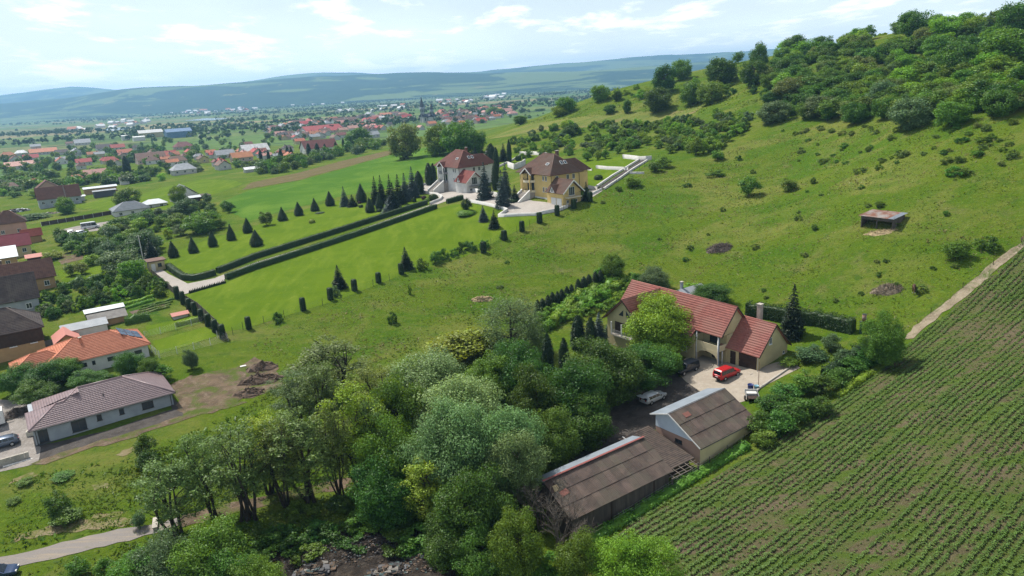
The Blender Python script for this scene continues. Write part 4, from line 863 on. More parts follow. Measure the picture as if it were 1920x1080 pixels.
mb = MB(); MB().bar((-.68, -.3, 2.85), (-.68, 4.8, 5.72), .05, .16).build('barge_board', M_white, h); MB().bar((-.68, 7.9, 4.66), (-.68, 4.8, 5.72), .05, .16).build('barge_board', M_white, h)
window(h, (-.05, 3.6, 2.2), W_, 1.1, .5, M_dframe); gutter(h, (-.6, -.36, 2.78), (10.75, -.36, 2.78))
MB().hexa([(1.2, 3.5, 5.06), (2.3, 3.5, 5.06), (2.3, 4.1, 5.40), (1.2, 4.1, 5.40), (1.2, 3.5, 5.10), (2.3, 3.5, 5.10), (2.3, 4.1, 5.44), (1.2, 4.1, 5.44)]).build('patch_sheet', pmat('red_patch', (.45, .1, .07)), h)
tag(h)
# small garden building with grey roof behind the farmhouse
h = place(xy=tuple(P(1290, 545, 2.6)[:2]), ang=35, name='garden_building', label='small grey-roofed outbuilding with chimney behind the farmhouse', cat='outbuilding')
walls(h, -2.5, 3.5, -2, 2, -.5, 2.2, M_greywall, gable=3.2); q, caps = rect_roof(-2.8, 3.8, -2.4, 2.4, 2.1, 3.35, 0, 0); roof_obj('roof', q, M_greyroof, h, tiled=False); chimney(h, -1.5, .3, 2.8, 4.6, .45, M_greywall)

# ------------------------------------------------------------------ the two villas
M_vgrey = pmat('balcony_grey', (.25, .25, .26), rough=.7)
def villa(xy, z, wall_m, base_m, roof_m, small_roof, trim, lab):
    h = place(xy=xy, ang=34, name='villa', label=lab, cat='villa', z=z)
    # own frame: x towards back right, y towards back left; front facade faces -x, near side faces -y
    walls(h, 0, 9.6, 0, 14.2, 1.2, 7.6, wall_m); walls(h, -.05, 9.65, -.05, 14.25, -1.5, 1.2, base_m, name='base_wall')
    q = [[(-.9, 15.1, 7.3), (-.9, -.9, 7.3), (4.8, 4.4, 12.2), (4.8, 9.4, 12.2)], [(-.9, -.9, 7.3), (10.5, -.9, 7.3), (4.8, 4.4, 12.2), (4.8, 4.4, 12.2)], [(10.5, -.9, 7.3), (10.5, 15.1, 7.3), (4.8, 9.4, 12.2), (4.8, 4.4, 12.2)], [(10.5, 15.1, 7.3), (-.9, 15.1, 7.3), (4.8, 9.4, 12.2), (4.8, 9.4, 12.2)]]
    roof_obj('roof', q, roof_m, h, caps=[((-.9, -.9, 7.3), (4.8, 4.4, 12.2)), ((4.8, 4.4, 12.2), (4.8, 9.4, 12.2)), ((10.5, -.9, 7.3), (4.8, 4.4, 12.2))], course=.42, wave=.4, amp=.014, step=.055)
    q, caps = rect_roof(6.5, 15.0, 1.2, 7.6, 7.25, 10.4, 0, 3.0); roof_obj('rear_roof', q, roof_m, h, caps=caps, course=.42, wave=.4); walls(h, 9.6, 14.2, 1.9, 6.9, -1.5, 7.25, wall_m, name='rear_wall')
    chimney(h, 6.2, 5.0, 10.5, 12.9, .7, roof_m)
    # balconied bay on the front facade
    for zf in (2.2, 4.9):
        mb = MB(); pts = [(-1.75*math.sin(math.pi*i/10)**.55, 7.2+4.6*i/10) for i in range(11)]
        mb.prism([(a, b, zf) for a, b in pts], (0, 0, .25))
        for (a, b), (c, d) in zip(pts, pts[1:]): mb.hexa([(a, b, zf+.25), (c, d, zf+.25), (c+.1, d, zf+.25), (a+.1, b, zf+.25), (a, b, zf+.62), (c, d, zf+.62), (c+.1, d, zf+.62), (a+.1, b, zf+.62)])
        mb.build('balcony', trim, h)
        rl = MB()
        for (a, b), (c, d) in zip(pts, pts[1:]): rl.bar((a+.05, b, zf+1.1), (c+.05, d, zf+1.1), .05); rl.bar((a+.05, b, zf+.62), (a+.05, b, zf+1.1), .03)
        rl.build('railing', M_steel, h)
        for y in (8.2, 10.0): window(h, (0, y, zf+1.5), W_, 1.2, 2.1, M_dframe, proud=.06)
    for y in (7.9, 11.1): MB().cyl((-1.35, y, 1.3), (-1.35, y, 7.2), .16, .14, 10).build('column', wall_m, h, smooth=True)
    # roof over the bay: a forward gable with white barge boards
    roof_obj('bay_roof', [[(2.0, 12.0, 7.0), (-1.5, 12.0, 7.0), (-1.5, 9.5, 8.8), (2.0, 9.5, 8.8)], [(-1.5, 7.0, 7.0), (2.0, 7.0, 7.0), (2.0, 9.5, 8.8), (-1.5, 9.5, 8.8)]], roof_m, h, course=.42, wave=.4)
    MB().prism([(-.5, 7.3, 7.0), (-.5, 11.7, 7.0), (-.5, 9.5, 8.65)], (.2, 0, 0)).build('bay_gable', wall_m, h); [MB().bar((-1.55, y, 6.95), (-1.55, 9.5, 8.75), .05, .28).build('barge_board', M_white, h) for y in (7.0, 12.0)]
    for y, zc in ((2.2, 6.3), (3.4, 6.3), (2.2, 3.3), (3.4, 3.3)): window(h, (0, y, zc), W_, .75, 1.3)
    for x, zc in ((2.0, 6.3), (5.6, 6.3), (7.6, 6.3), (7.6, 3.3)): window(h, (x, 0, zc), S_, .9, 1.3)
    for a, b in ((1.1, 3.4), (2.9, 1.9), (4.2, 1.9)):       # skylights lying on the slopes
        if b > 3: o = MB().box(-.4, .4, -.6, .6, 0, .1).build('skylight', M_frame, h, (1.9, 6.4-2.6, 7.3+2.8*.86+.12)); o.rotation_euler = (0, -math.atan2(4.9, 5.7), 0)
        else: o = MB().box(-.4, .4, -.6, .6, 0, .1).build('skylight', M_frame, h, (a+2.2, b, 7.3+(b+.9)*.925+.12)); o.rotation_euler = (math.atan2(4.9, 5.3), 0, 0)
        MB().box(-.32, .32, -.5, .5, .1, .115).build('pane', M_glass, o)
    # entrance stair with flanking walls
    mb = MB()
    for i in range(9): mb.box(-1.6-.42*(9-i), -.9, 8.0, 11.2, -1.0 if i == 0 else .28*i-.29, .28*i-.01)
    mb.box(-1.6, -.06, 7.4, 11.8, -1, 2.2); mb.build('stair', M_paving, h)
    for y0, y1 in ((7.55, 7.98), (11.22, 11.65)): MB().prism([(-5.5, y0, -.8), (-1.5, y0, -.8), (-1.5, y0, 3.0), (-5.5, y0, .35)], (0, y1-y0, 0)).build('stair_wall', M_white, h)
    # garage annex at the near corner
    walls(h, -1.6, 4.4, -6.6, -.1, .2, 3.6, wall_m, name='annex_wall'); walls(h, -1.65, 4.45, -6.65, -.1, -1.5, .2, base_m, name='annex_base')
    MB().prism([(-1.6, -6.6, 3.6), (4.4, -6.6, 3.6), (1.4, -6.6, 6.15)], (0, .25, 0)).build('annex_gable', wall_m, h)
    roof_obj('annex_roof', [[(-2.2, .0, 3.25), (-2.2, -7.6, 3.25), (1.4, -7.6, 6.5), (1.4, .0, 6.5)], [(5.0, -7.6, 3.25), (5.0, .0, 3.25), (1.4, .0, 6.5), (1.4, -7.6, 6.5)]], small_roof, h, caps=[((1.4, -7.6, 6.5), (1.4, 0, 6.5))], course=.42, wave=.4, amp=.014, step=.055)
    [MB().bar((x, -7.65, 3.2), (1.4, -7.65, 6.45), .05, .28).build('barge_board', M_white, h) for x in (-2.2, 5.0)]
    MB().prism([(-2.3, -4.3, 3.4), (-2.3, -2.1, 3.4), (-2.3, -3.2, 5.2)], (1.5, 0, 0)).build('dormer', M_white, h); window(h, (-2.3, -3.2, 3.95), W_, .7, 1.0)
    roof_obj('dormer_roof', [[(.6, -1.9, 3.5), (-2.5, -1.9, 3.5), (-2.5, -3.2, 5.35), (.6, -3.2, 5.35)], [(-2.5, -4.5, 3.5), (.6, -4.5, 3.5), (.6, -3.2, 5.35), (-2.5, -3.2, 5.35)]], small_roof, h, tiled=False)
    for y in (-5.2, -2.9): door(h, (-1.68, y, -.35), W_, 2.0, 2.3, M_white, 'garage_door', 4, handle=False)
    MB().box(-.8, 3.8, -7.9, -6.62, 2.0, 2.25).build('balcony', trim, h); window(h, (1.4, -6.6, 3.6), S_, 1.9, 2.2, bars=2, proud=.06)
    rl = MB()
    for z_ in (2.6, 2.9, 3.2): rl.bar((-.75, -7.85, z_), (3.75, -7.85, z_), .05)
    rl.bar((-.75, -7.85, 3.2), (-.75, -6.65, 3.2), .05).bar((3.75, -7.85, 3.2), (3.75, -6.65, 3.2), .05); rl.build('railing', M_steel, h)
    for x in (0, 2.8): window(h, (x, -6.6, 1.0), S_, .8, .8)
    for x, y in ((-.06, -.12), (9.5, -.12)): MB().cyl((x, y, 7.2), (x, y, -.8), .06, .06, 8).build('downpipe', M_dframe, h)
    return h
VY = (11.9, 189.6); VW = (-14.6, 228.8)
villa(VY, 14.9, M_yellow, M_white, M_brownroof, M_brownroof, pmat('villa_trim', (.66, .58, .42), rough=.8), 'yellow three-storey villa with brown tiled roof, round balconies and white stair')
villa(VW, 14.0, M_white, M_white, M_maroon, pmat('bright_maroon_tile', (.27, .075, .06), (.2, .06, .05), 1, .7), M_vgrey, 'white three-storey villa with dark red tiled roof and grey balconies')
# ------------------------------------------------------------------ vehicles
def carpaint(name, c, metal=.3): 
    m = pmat(name, c, rough=.28, metal=metal, spec=.5); return m
M_cglass = pmat('car_glass', (.012, .016, .02), rough=.06, spec=.7); M_lamp = pmat('lamp_lens', (.6, .6, .58), rough=.15); M_tail = pmat('tail_lens', (.28, .015, .012), rough=.25); M_trim = pmat('black_trim', (.015, .015, .016), rough=.6)
def car(name, label, x, y, ang, paint, kind='suv', group=None, hatch_open=False, cat='car'):
    """x forward; stations (x, half width, sill, shoulder, roof, roof half width)"""
    e = empty(name, (x, y, H(x, y)+.05), rad(ang), label, cat, group)
    if kind == 'suv': L_, Wd, sh, rf = 4.75, .92, 1.02, 1.76; st = [(-2.36, .80, .55, .95, 0), (-2.28, .88, .36, 1.0, .05), (-2.15, .91, .33, 1.03, .78), (-1.95, .92, .32, 1.04, 1.0), (.1, .93, .32, 1.03, 1.0), (.55, .93, .32, 1.02, .92), (1.15, .92, .33, .99, .04), (1.9, .90, .35, .95, 0), (2.22, .84, .38, .88, 0), (2.38, .72, .45, .74, 0)]
    elif kind == 'van': L_, Wd, sh, rf = 5.6, .98, 1.1, 2.3; st = [(-2.8, .9, .5, 1.05, 0), (-2.72, .96, .36, 1.1, .9), (-2.5, .98, .34, 1.12, 1), (1.2, .98, .34, 1.12, 1.0), (1.6, .98, .34, 1.1, .85), (2.2, .95, .36, 1.05, .06), (2.6, .9, .38, .95, 0), (2.8, .8, .45, .8, 0)]
    else: L_, Wd, sh, rf = 4.5, .88, .90, 1.45; st = [(-2.22, .74, .5, .86, 0), (-2.12, .84, .34, .92, .05), (-1.75, .88, .3, .94, .55), (-1.15, .89, .28, .93, .96), (.0, .89, .28, .91, 1.0), (.35, .89, .28, .90, .95), (1.15, .88, .3, .87, .03), (1.75, .85, .32, .82, 0), (2.1, .78, .36, .72, 0), (2.25, .64, .42, .6, 0)]
    V, Fq = [], []
    for (xx, w, zl, zs, r) in st:
        top = zs+(rf-zs)*r; rw = w*(1-.20*r) if r > .02 else w*.72; tt = top if r > .02 else zs+.03
        sec = [(w*.88, zl), (w*.98, zl+.18), (w, (zl+zs)/2), (w*.97, zs), (rw+.02*r if r > .02 else w*.88, zs+(tt-zs)*.86 if r > .02 else zs+.02), (rw*.88, tt), (0, tt+.025)]
        V.append([(xx, s, z) for s, z in sec]+[(xx, -s, z) for s, z in sec[::-1][1:]])
    k = len(V[0]); n = len(V); V_ = [p for r in V for p in r]
    for i in range(n-1):
        for j in range(k-1): Fq.append([i*k+j, (i+1)*k+j, (i+1)*k+j+1, i*k+j+1])
        Fq.append([i*k+k-1, (i+1)*k+k-1, (i+1)*k, i*k])
    Fq.append(list(range(k))[::-1]); Fq.append([(n-1)*k+i for i in range(k)])
    me = mesh_np('body', V_, Fq, paint); bm = bmesh.new(); bm.from_mesh(me); bmesh.ops.recalc_face_normals(bm, faces=bm.faces); bm.to_mesh(me); bm.free()
    me.polygons.foreach_set('use_smooth', np.ones(len(me.polygons), bool)); me.set_sharp_from_angle(angle=rad(34)); obj('body', me, e)
    S = {i: q for i, q in enumerate(st)}
    cab = [q for q in st if q[4] > .5]; xb, xf = cab[0][0], cab[-1][0]; wb = cab[1][1]
    zt = rf-.12; rw = wb*.80
    # side glass, windscreen, rear glass lie just proud of the shell
    for s in (-1, 1):
        cuts = [xb+.05, xb+(xf-xb)*.36, xb+(xf-xb)*.70, xf+.30]
        for a, b in zip(cuts, cuts[1:]):
            last = b == cuts[-1]
            MB().hexa([(a+.03, s*(wb*.975), sh+.05), (b-.03 if not last else b, s*(wb*.975), sh+.05), (b-.03 if not last else b, s*(wb*.90), sh+.05), (a+.03, s*(wb*.90), sh+.05), (a+.03, s*(rw+.055), zt), (b-.03 if not last else xf+.02, s*(rw+.055), zt), (b-.03 if not last else xf+.02, s*(rw-.05), zt), (a+.03, s*(rw-.05), zt)]).build('side_window', M_cglass, e)
    xw = [q for q in st if q[0] > xf][0]
    MB().hexa([(xw[0]-.02, -wb*.80, sh+.05), (xw[0]-.02, wb*.80, sh+.05), (xw[0]-.2, wb*.80, sh), (xw[0]-.2, -wb*.80, sh), (xf+.10, -rw*.86, rf-.08), (xf+.10, rw*.86, rf-.08), (xf-.1, rw*.86, rf-.12), (xf-.1, -rw*.86, rf-.12)]).build('windscreen', M_cglass, e)
    xr = [q for q in st if q[0] < xb][-1][0]
    if hatch_open:
        MB().hexa([(xb-.1, -rw, rf-.02), (xb-.1, rw, rf-.02), (xb-.15, rw, rf-.1), (xb-.15, -rw, rf-.1), (xb-1.25, -rw*.95, rf+.15), (xb-1.25, rw*.95, rf+.15), (xb-1.25, rw*.95, rf+.07), (xb-1.25, -rw*.95, rf+.07)]).build('tailgate', paint, e)
        MB().box(xr-.08, xr+.02, -wb*.78, wb*.78, .62, sh+.3).build('boot_opening', M_trim, e)
    else:
        MB().hexa([(xr-.02, -wb*.76, sh+.06), (xr-.02, wb*.76, sh+.06), (xr+.2, wb*.76, sh), (xr+.2, -wb*.76, sh), (xb-.03, -rw*.84, rf-.16), (xb-.03, rw*.84, rf-.16), (xb+.15, rw*.84, rf-.2), (xb+.15, -rw*.84, rf-.2)]).build('rear_window', M_cglass, e)
    for s in (-1, 1):
        MB().box(st[0][0]-.015, st[0][0]+.12, s*.52-.12, s*.52+.12, .72, .95).build('tail_light', M_tail, e)
        MB().box(st[-1][0]-.14, st[-1][0]+.0, s*.5-.15, s*.5+.15, .60, .76).build('headlight', M_lamp, e)
        MB().box(xf+.32, xf+.45, s*(wb+.03)-.09, s*(wb+.03)+.09, sh+.03, sh+.17).build('wing_mirror', M_trim, e)
        for wx in (-L_*.29, L_*.31):
            R = .36 if kind != 'car' else .33; w = MB().cyl((wx, s*(wb-.20), R), (wx, s*(wb+.015), R), R, R, 18).build('wheel', M_tyre, e, smooth=False)
            MB().cyl((wx, s*(wb+.0), R), (wx, s*(wb+.024), R), R*.62, R*.55, 12).build('rim', M_galv, w)
    MB().box(st[0][0]-.05, st[0][0]+.1, -.7, .7, .42, .58).build('bumper', M_trim if kind != 'car' else paint, e)
    MB().box(st[0][0]-.035, st[0][0]-.01, -.26, .26, .70, .81).build('number_plate', M_frame, e)
    return e
def mid(*pts): return np.mean([G(*p)[:2] for p in pts], axis=0)
x, y = mid((1345, 715), (1380, 700)); car('red_car', 'bright red estate SUV parked on the sunlit concrete yard', x, y, 33, carpaint('red_paint', (.42, .012, .016), .1), 'suv')
x, y = mid((1268, 705), (1305, 690)); car('dark_car', 'dark blue pickup-like car in the tree shadow by the porch', x, y, 35+180, carpaint('navy_paint', (.02, .026, .04)), 'suv')
x, y = mid((1207, 762), (1242, 742)); car('silver_car', 'silver hatchback with raised tailgate on the dark shaded yard', x, y, 37, carpaint('silver_paint', (.60, .63, .67), .35), 'car', hatch_open=True)
x, y = mid((0, 840), (22, 836)); car('blue_estate_car', 'dark blue-grey estate car with silver roof on gravel by the grey house', x-.6, y, 34+180, carpaint('blue_grey_paint', (.10, .13, .18), .5), 'car')
x, y = G(14, 1078)[:2]; car('blue_car', 'dark blue car at the very bottom left corner by the lane', x-.9, y-.6, 20, carpaint('dark_blue_paint', (.035, .06, .12), .4), 'car')
x, y = mid((160, 432), (180, 426)); car('white_van', 'white panel van parked in the gravel yard by the wall', x, y, 34, carpaint('white_paint', (.75, .77, .78), 0), 'van', cat='van')
x, y = mid((132, 440), (134, 438)); car('white_car', 'small white car left of the panel van', x, y, 120, carpaint('white_paint2', (.72, .73, .72), 0), 'car')
x, y = G(160, 438)[:2]; car('silver_estate', 'silver car close in front of the panel van', x-.4, y-1.4, 34, carpaint('silver_paint', (.6, .63, .67)), 'car')
x, y = G(-2, 800)[:2]; e = empty('white_trailer', (x-.5, y+.2, H(x, y)), rad(35), 'white box trailer at the left edge beside the trees', 'trailer')
MB().box(-2.6, 1.2, -1.1, 1.1, .55, 2.6).build('box', M_white, e); MB().box(-2.5, 2.2, -.08, .08, .42, .54).build('drawbar', M_steel, e)
for s in (-1, 1): MB().cyl((-.6, s*.9, .35), (-.6, s*1.12, .35), .35, .35, 14).build('wheel', M_tyre, e)
# small open utility trailer by the yard edge
x, y = G(1409, 748)[:2]; e = empty('flatbed_trailer', (x, y, H(x, y)), rad(80), 'small grey open trailer at the yard edge by the bushes', 'trailer')
MB().box(-1.3, .9, -.85, .85, .55, .62).build('bed', M_dkwood, e)
for a in ((-1.3, .9, -.87, -.83), (-1.3, .9, .83, .87)): MB().box(a[0], a[1], a[2], a[3], .62, 1.0).build('side_board', M_galv, e)
MB().box(.86, .92, -.83, .83, .62, 1.15).build('side_board', M_white, e); MB().box(-.2, .6, -.7, .7, .63, .95).build('load', M_whitewall, e); MB().bar((.9, 0, .55), (2.0, 0, .5), .1).build('drawbar', M_steel, e)
for s in (-1, 1): MB().cyl((-.3, s*.87, .32), (-.3, s*1.05, .32), .32, .32, 14).build('wheel', M_tyre, e)
def barrel(x, y, r, h, mat, name, label, cat):
    e = MB(); n = 16; prof = [(r*.86, 0), (r*.95, h*.3), (r, h*.92), (r*1.07, h*.93), (r*1.07, h), (r*.98, h), (r*.92, h*.2)]; V = []; 
    for q, z in prof:
        for i in range(n): V.append((q*math.cos(2*math.pi*i/n), q*math.sin(2*math.pi*i/n), z))
    f = [[a*n+i, a*n+(i+1) % n, (a+1)*n+(i+1) % n, (a+1)*n+i] for a in range(len(prof)-1) for i in range(n)]+[[6*n+i for i in range(n)]]
    return tag(obj(name, mesh_np(name, V, f, mat, smooth=True), None, (x, y, H(x, y)+.04)), label, cat)
x, y = G(1407, 731)[:2]; barrel(x, y, .42, .85, pmat('blue_plastic', (.02, .035, .16), rough=.45), 'blue_tub', 'dark blue plastic tub standing on the yard beside the trailer', 'tub')
x, y = G(1418, 729)[:2]; barrel(x, y, .34, .5, pmat('pale_blue_plastic', (.22, .42, .52), rough=.5), 'pale_blue_tub', 'pale blue plastic tub beside the dark blue one', 'tub')
# kerb wall at the yard edge, cellar window frames lying on it
def ribbon_wall(name, pts, w, h, mat, label, cat='wall', group=None, world=False, top=None, dz=0.0, sink=.5, level=False):
    q = [np.array(p[:2], float) for p in pts] if world else [G(*p)[:2] for p in pts]
    r = [q[0]]
    for a, b in zip(q, q[1:]):
        n = max(1, int(np.linalg.norm(b-a)/1.5)); r += [a+(b-a)*i/n for i in range(1, n+1)]
    r = np.array(r); d = unit(np.gradient(r, axis=0)); s = np.stack([-d[:, 1], d[:, 0]], 1)*w/2; zg = height(r[:, 0], r[:, 1]); zt = (np.full(len(r), zg.max()) if level else zg)+h+dz
    V = np.stack([np.c_[r-s, zg-sink], np.c_[r-s, zt], np.c_[r+s, zt], np.c_[r+s, zg-sink]], 1); o = np.array([r[0][0], r[0][1], zg[0]]); k = len(r); ii = np.arange(4*k).reshape(k, 4)
    f = np.concatenate([np.stack([ii[:-1, j], ii[:-1, j+1], ii[1:, j+1], ii[1:, j]], -1) for j in range(3)]+[ii[:1], ii[-1:, ::-1]])
    return tag(obj(name, mesh_np(name, V.reshape(-1, 3)-o, f, mat), None, o), label, cat, group)
ribbon_wall('kerb_wall', [(1484, 688), (1455, 708), (1425, 728), (1402, 752)], .3, .25, M_conc, 'low concrete kerb wall along the yard edge')
# retaining walls and stairs of the estate
def rw(pts, lab, h=.9, w=.35): return ribbon_wall('garden_wall', pts, w, h, M_whitewall, lab, 'garden wall', 'white garden walls of the villas')
rw([(806, 384), (826, 376), (830, 371), (820, 366), (792, 361)], 'curved white wall around the round flower bed', .8)
rw([(880, 379), (925, 388), (952, 396), (935, 407), (1005, 404), (1050, 395), (1064, 389)], 'angular white wall edging the courtyard above the lawn', .8)
rw([(888, 360), (920, 366), (938, 370), (955, 368)], 'white wall beside the spruces between the villas', 1.2)
rw([(763, 357), (776, 352), (782, 349), (800, 347)], 'white wall left of the white villa stair', .8)
rw([(912, 322), (935, 314), (960, 302), (978, 291)], 'white sloping wall edging the stair behind the white villa', .7)
rw([(975, 290), (1000, 290), (1025, 292)], 'long white wall at the top of the terrace', 1.3)
rw([(952, 313), (965, 318), (980, 312), (985, 308)], 'curved white wall with a dark doorway behind the villas', 2.0)
rw([(1085, 317), (1110, 320)], 'short white wall right of the yellow villa roof', .7)
rw([(1118, 316), (1138, 318), (1178, 320)], 'white terrace wall left of the upper stair', 1.0)
rw([(1168, 297), (1200, 301), (1222, 300)], 'white terrace wall at the top of the stair', 1.3)
rw([(1180, 326), (1208, 326)], 'short white wall right of the upper stair', .6)
rw([(1103, 353), (1120, 356)], 'short white wall at the foot of the upper stair', .8)
rw([(1118, 352), (1150, 330), (1172, 317), (1200, 300)], 'left white cheek wall of the long garden stair', .55, .45)
rw([(1132, 356), (1162, 336), (1186, 319), (1214, 302)], 'right white cheek wall of the long garden stair', .55, .45)
q0, q1 = G(1126, 354), G(1208, 301); e = empty('garden_stair', (q0[0], q0[1], 0), 0, 'long dark stepped garden stair climbing behind the yellow villa', 'stair'); n = 40; dd = (q1-q0)[:2]; ln = np.linalg.norm(dd); ud = dd/ln; me = MB().box(-.02, ln/n, -.95, .95, -.6, .06).mesh('step', pmat('dark_paving', (.12, .10, .09), (.09, .075, .07), 1.5, .9))
for i in range(n):
    p = q0[:2]+ud*ln*i/n; o = obj('step', me, e, (p[0]-q0[0], p[1]-q0[1], H(*p)+.12), math.atan2(ud[1], ud[0]))
rw([(1090, 376), (1128, 356)], 'white wall edging the paved corner right of the villa', .5)
sheet('courtyard', [(1088, 376), (1100, 366), (1105, 356), (1120, 354), (1130, 358), (1108, 372)], M_paving, .06, label='small paved corner right of the yellow villa')
# ------------------------------------------------------------------ fences
def fence(label, pts, h, spacing, post_m, wire_m, wires=5, name='wire_fence', world=False, panel=None, cat='fence', post_w=.07, group=None):
    q = [np.array(p[:2], float) for p in pts] if world else [G(*p)[:2] for p in pts]; r = []
    for a, b in zip(q, q[1:]):
        n = max(1, int(round(np.linalg.norm(b-a)/spacing))); r += [a+(b-a)*i/n for i in range(n)]
    r.append(q[-1]); o = r[0]; e = empty(name, (o[0], o[1], H(*o)), 0, label, cat, group); pm = MB().box(-post_w/2, post_w/2, -post_w/2, post_w/2, -.4, h+.08).mesh('post', post_m)
    z0 = H(*o); pos = [(p[0]-o[0], p[1]-o[1], H(*p)-z0) for p in r]
    for p in pos: obj('post', pm, e, p)
    for a, b in zip(pos, pos[1:]):
        mb = MB()
        if panel: mb.hexa([(a[0], a[1], a[2]+.02), (b[0], b[1], b[2]+.02), (b[0]+.02, b[1]+.03, b[2]+.02), (a[0]+.02, a[1]+.03, a[2]+.02), (a[0], a[1], a[2]+h), (b[0], b[1], b[2]+h), (b[0]+.02, b[1]+.03, b[2]+h), (a[0]+.02, a[1]+.03, a[2]+h)])
        else:
            for i in range(wires): z = .12+(h-.14)*i/(wires-1); mb.bar((a[0], a[1], a[2]+z), (b[0], b[1], b[2]+z), .014)
            n = int(math.hypot(b[0]-a[0], b[1]-a[1])/.8)
            for i in range(1, n): t = i/n; c = [a[k]+(b[k]-a[k])*t for k in range(3)]; mb.bar((c[0], c[1], c[2]+.1), (c[0], c[1], c[2]+h-.02), .010)
        tag(mb.build('fence_panel' if panel else 'wire_mesh', panel or wire_m, e), kind=None if panel else 'stuff')
    return e
fence('green wire fence along the lower edge of the big lawn', [(437, 628), (456, 618), (570, 584), (640, 563), (700, 537), (760, 516), (870, 483), (945, 447), (1040, 403), (1090, 376), (1180, 330), (1235, 300)], 1.5, 3.6, M_steel, M_fgreen, 5)
fence('grey panel fence up the left edge of the big lawn', [(428, 640), (404, 610), (372, 580), (333, 557), (285, 516)], 1.5, 2.6, M_steel, M_galv, panel=pmat('fence_sheet', (.16, .14, .11), (.12, .105, .085), 1, .8))
fence('pale wire fence around the small bright lawn', [(408, 634), (428, 640), (395, 648), (300, 672), (285, 660)], 1.4, 2.5, M_frame, M_galv, 6)
fence('pale wire fence between the two garden lawns', [(272, 634), (330, 618), (388, 603)], 1.3, 2.5, M_frame, M_galv, 6)
fence('pale post-and-panel fence before the dark brown house', [(-30, 684), (0, 672), (50, 660), (100, 648), (150, 640)], 1.3, 2.3, M_frame, M_galv, panel=pmat('grey_fence', (.30, .29, .27), (.24, .23, .22), 1, .8))
fence('dark wall-like fence behind the gravel parking yard', [(78, 424), (140, 414), (210, 402)], 1.5, 3.0, M_frame, M_galv, panel=pmat('dark_fence', (.085, .06, .05), (.06, .045, .04), 1, .85))
fence('row of short wooden stakes along the dirt track', [(1694, 628), (1745, 588), (1805, 540), (1862, 497), (1915, 456)], .9, 9.0, M_dkwood, M_steel, 2)
fence('low wire fence behind the barn and outbuilding', [(1150, 985), (1262, 915), (1330, 872), (1395, 830)], 1.1, 3.2, M_steel, M_galv, 4)
# ------------------------------------------------------------------ small buildings in the meadow and gardens
h = place(xy=(70.3, 134.6), ang=35, name='field_shelter', label='small wooden field shelter with rusty roof and dark open front', cat='shelter', z=H(70.3, 134.6)-.25)
h.rotation_euler = (0, 0, rad(35))
# open front faces -x
for y in (-3.0, 0, 3.0): MB().box(-.1, .1, y-.09, y+.09, -.4, 2.3).build('post', M_wood, h)
MB().box(0, 4.0, -3.15, -3.05, -.4, 2.55).build('side_wall', M_wood, h); MB().box(0, 4.0, 3.05, 3.15, -.4, 2.55).build('side_wall', M_wood, h); MB().box(3.95, 4.05, -3.05, 3.05, -.4, 2.7).build('back_wall', M_dkwood, h); MB().box(-.14, -.04, -3.1, 3.1, 1.75, 2.35).build('fascia', M_wood, h)
for i in range(6):
    o = obj('roof_sheet', corr_sheet(1.15, 5.2), h, (-.6, 3.45-i*1.15, 2.42+rs.uniform(0, .02))); o.rotation_euler = (.09, 0, -math.pi/2); o.material_slots[0].link = 'OBJECT'; o.material_slots[0].material = M_rust if i < 5 else M_metal
def heap(name, px, py, rx, ry, h, mat, label, cat, n=60, size=(.15, .5), seed=1, kind=None, sticks=False, mats=None, flat=False):
    """a mound: body plus loose pieces joined into it"""
    p = G(px, py) if py is not None else px; rg = np.random.RandomState(seed); e = empty(name, tuple(p), 0, label, cat); nr, na = 7, 20; V = []; ar = -math.atan2(p[0], p[1]); ca, sa = math.cos(ar), math.sin(ar)
    for i in range(nr+1):
        t = i/nr
        for a in range(na):
            th = 2*math.pi*a/na; k = 1+.16*math.sin(3*th+seed)+.1*math.sin(5*th+2*seed); x, y = math.cos(th)*rx*t*k, math.sin(th)*ry*t*k; x, y = x*ca-y*sa, x*sa+y*ca
            V.append((x, y, h*(1-t**1.7)*(1+.22*rg.normal()) + (H(p[0]+x, p[1]+y)-p[2]) - (.08 if i == nr else 0)))
    f = [[i*na+a, (i+1)*na+a, (i+1)*na+(a+1) % na, i*na+(a+1) % na] for i in range(nr) for a in range(na)]
    obj('mound', mesh_np('mound', V, f, mat), e); mb = MB()
    for i in range(n):
        th = rg.uniform(0, 6.28); t = rg.uniform()**.6; x, y = math.cos(th)*rx*t, math.sin(th)*ry*t; x, y = x*ca-y*sa, x*sa+y*ca; z = h*(1-t**1.7)+H(p[0]+x, p[1]+y)-p[2]; s = rg.uniform(*size)
        if sticks:
            d = unit(np.array([rg.normal(), rg.normal(), rg.normal()*.35])); mb.bar((x-d[0]*s, y-d[1]*s, z-d[2]*s+.1), (x+d[0]*s, y+d[1]*s, z+d[2]*s+.15), .035)
        else:
            c = rg.uniform(-1, 1, (8, 3))*s*.16; b = [(-1, -1, -1), (1, -1, -1), (1, 1, -1), (-1, 1, -1), (-1, -1, 1), (1, -1, 1), (1, 1, 1), (-1, 1, 1)]; mb.hexa([(x+q[0]*s*.5+c[j][0], y+q[1]*s*.4+c[j][1], z+q[2]*s*.35*(.3 if flat else 1)+c[j][2]) for j, q in enumerate(b)], m=0 if not mats else rg.randint(len(mats)))
    tag(mb.build('loose_pieces', mats or mat, e), kind='stuff'); return e
heap('brush_pile', 1349, 467, 2.6, 1.6, .8, pmat('dry_brush', (.17, .135, .115), (.10, .08, .068), 3, .95), 'round grey-brown pile of dry brushwood on the meadow', 'brush pile', 420, (.3, .9), 4, sticks=True)
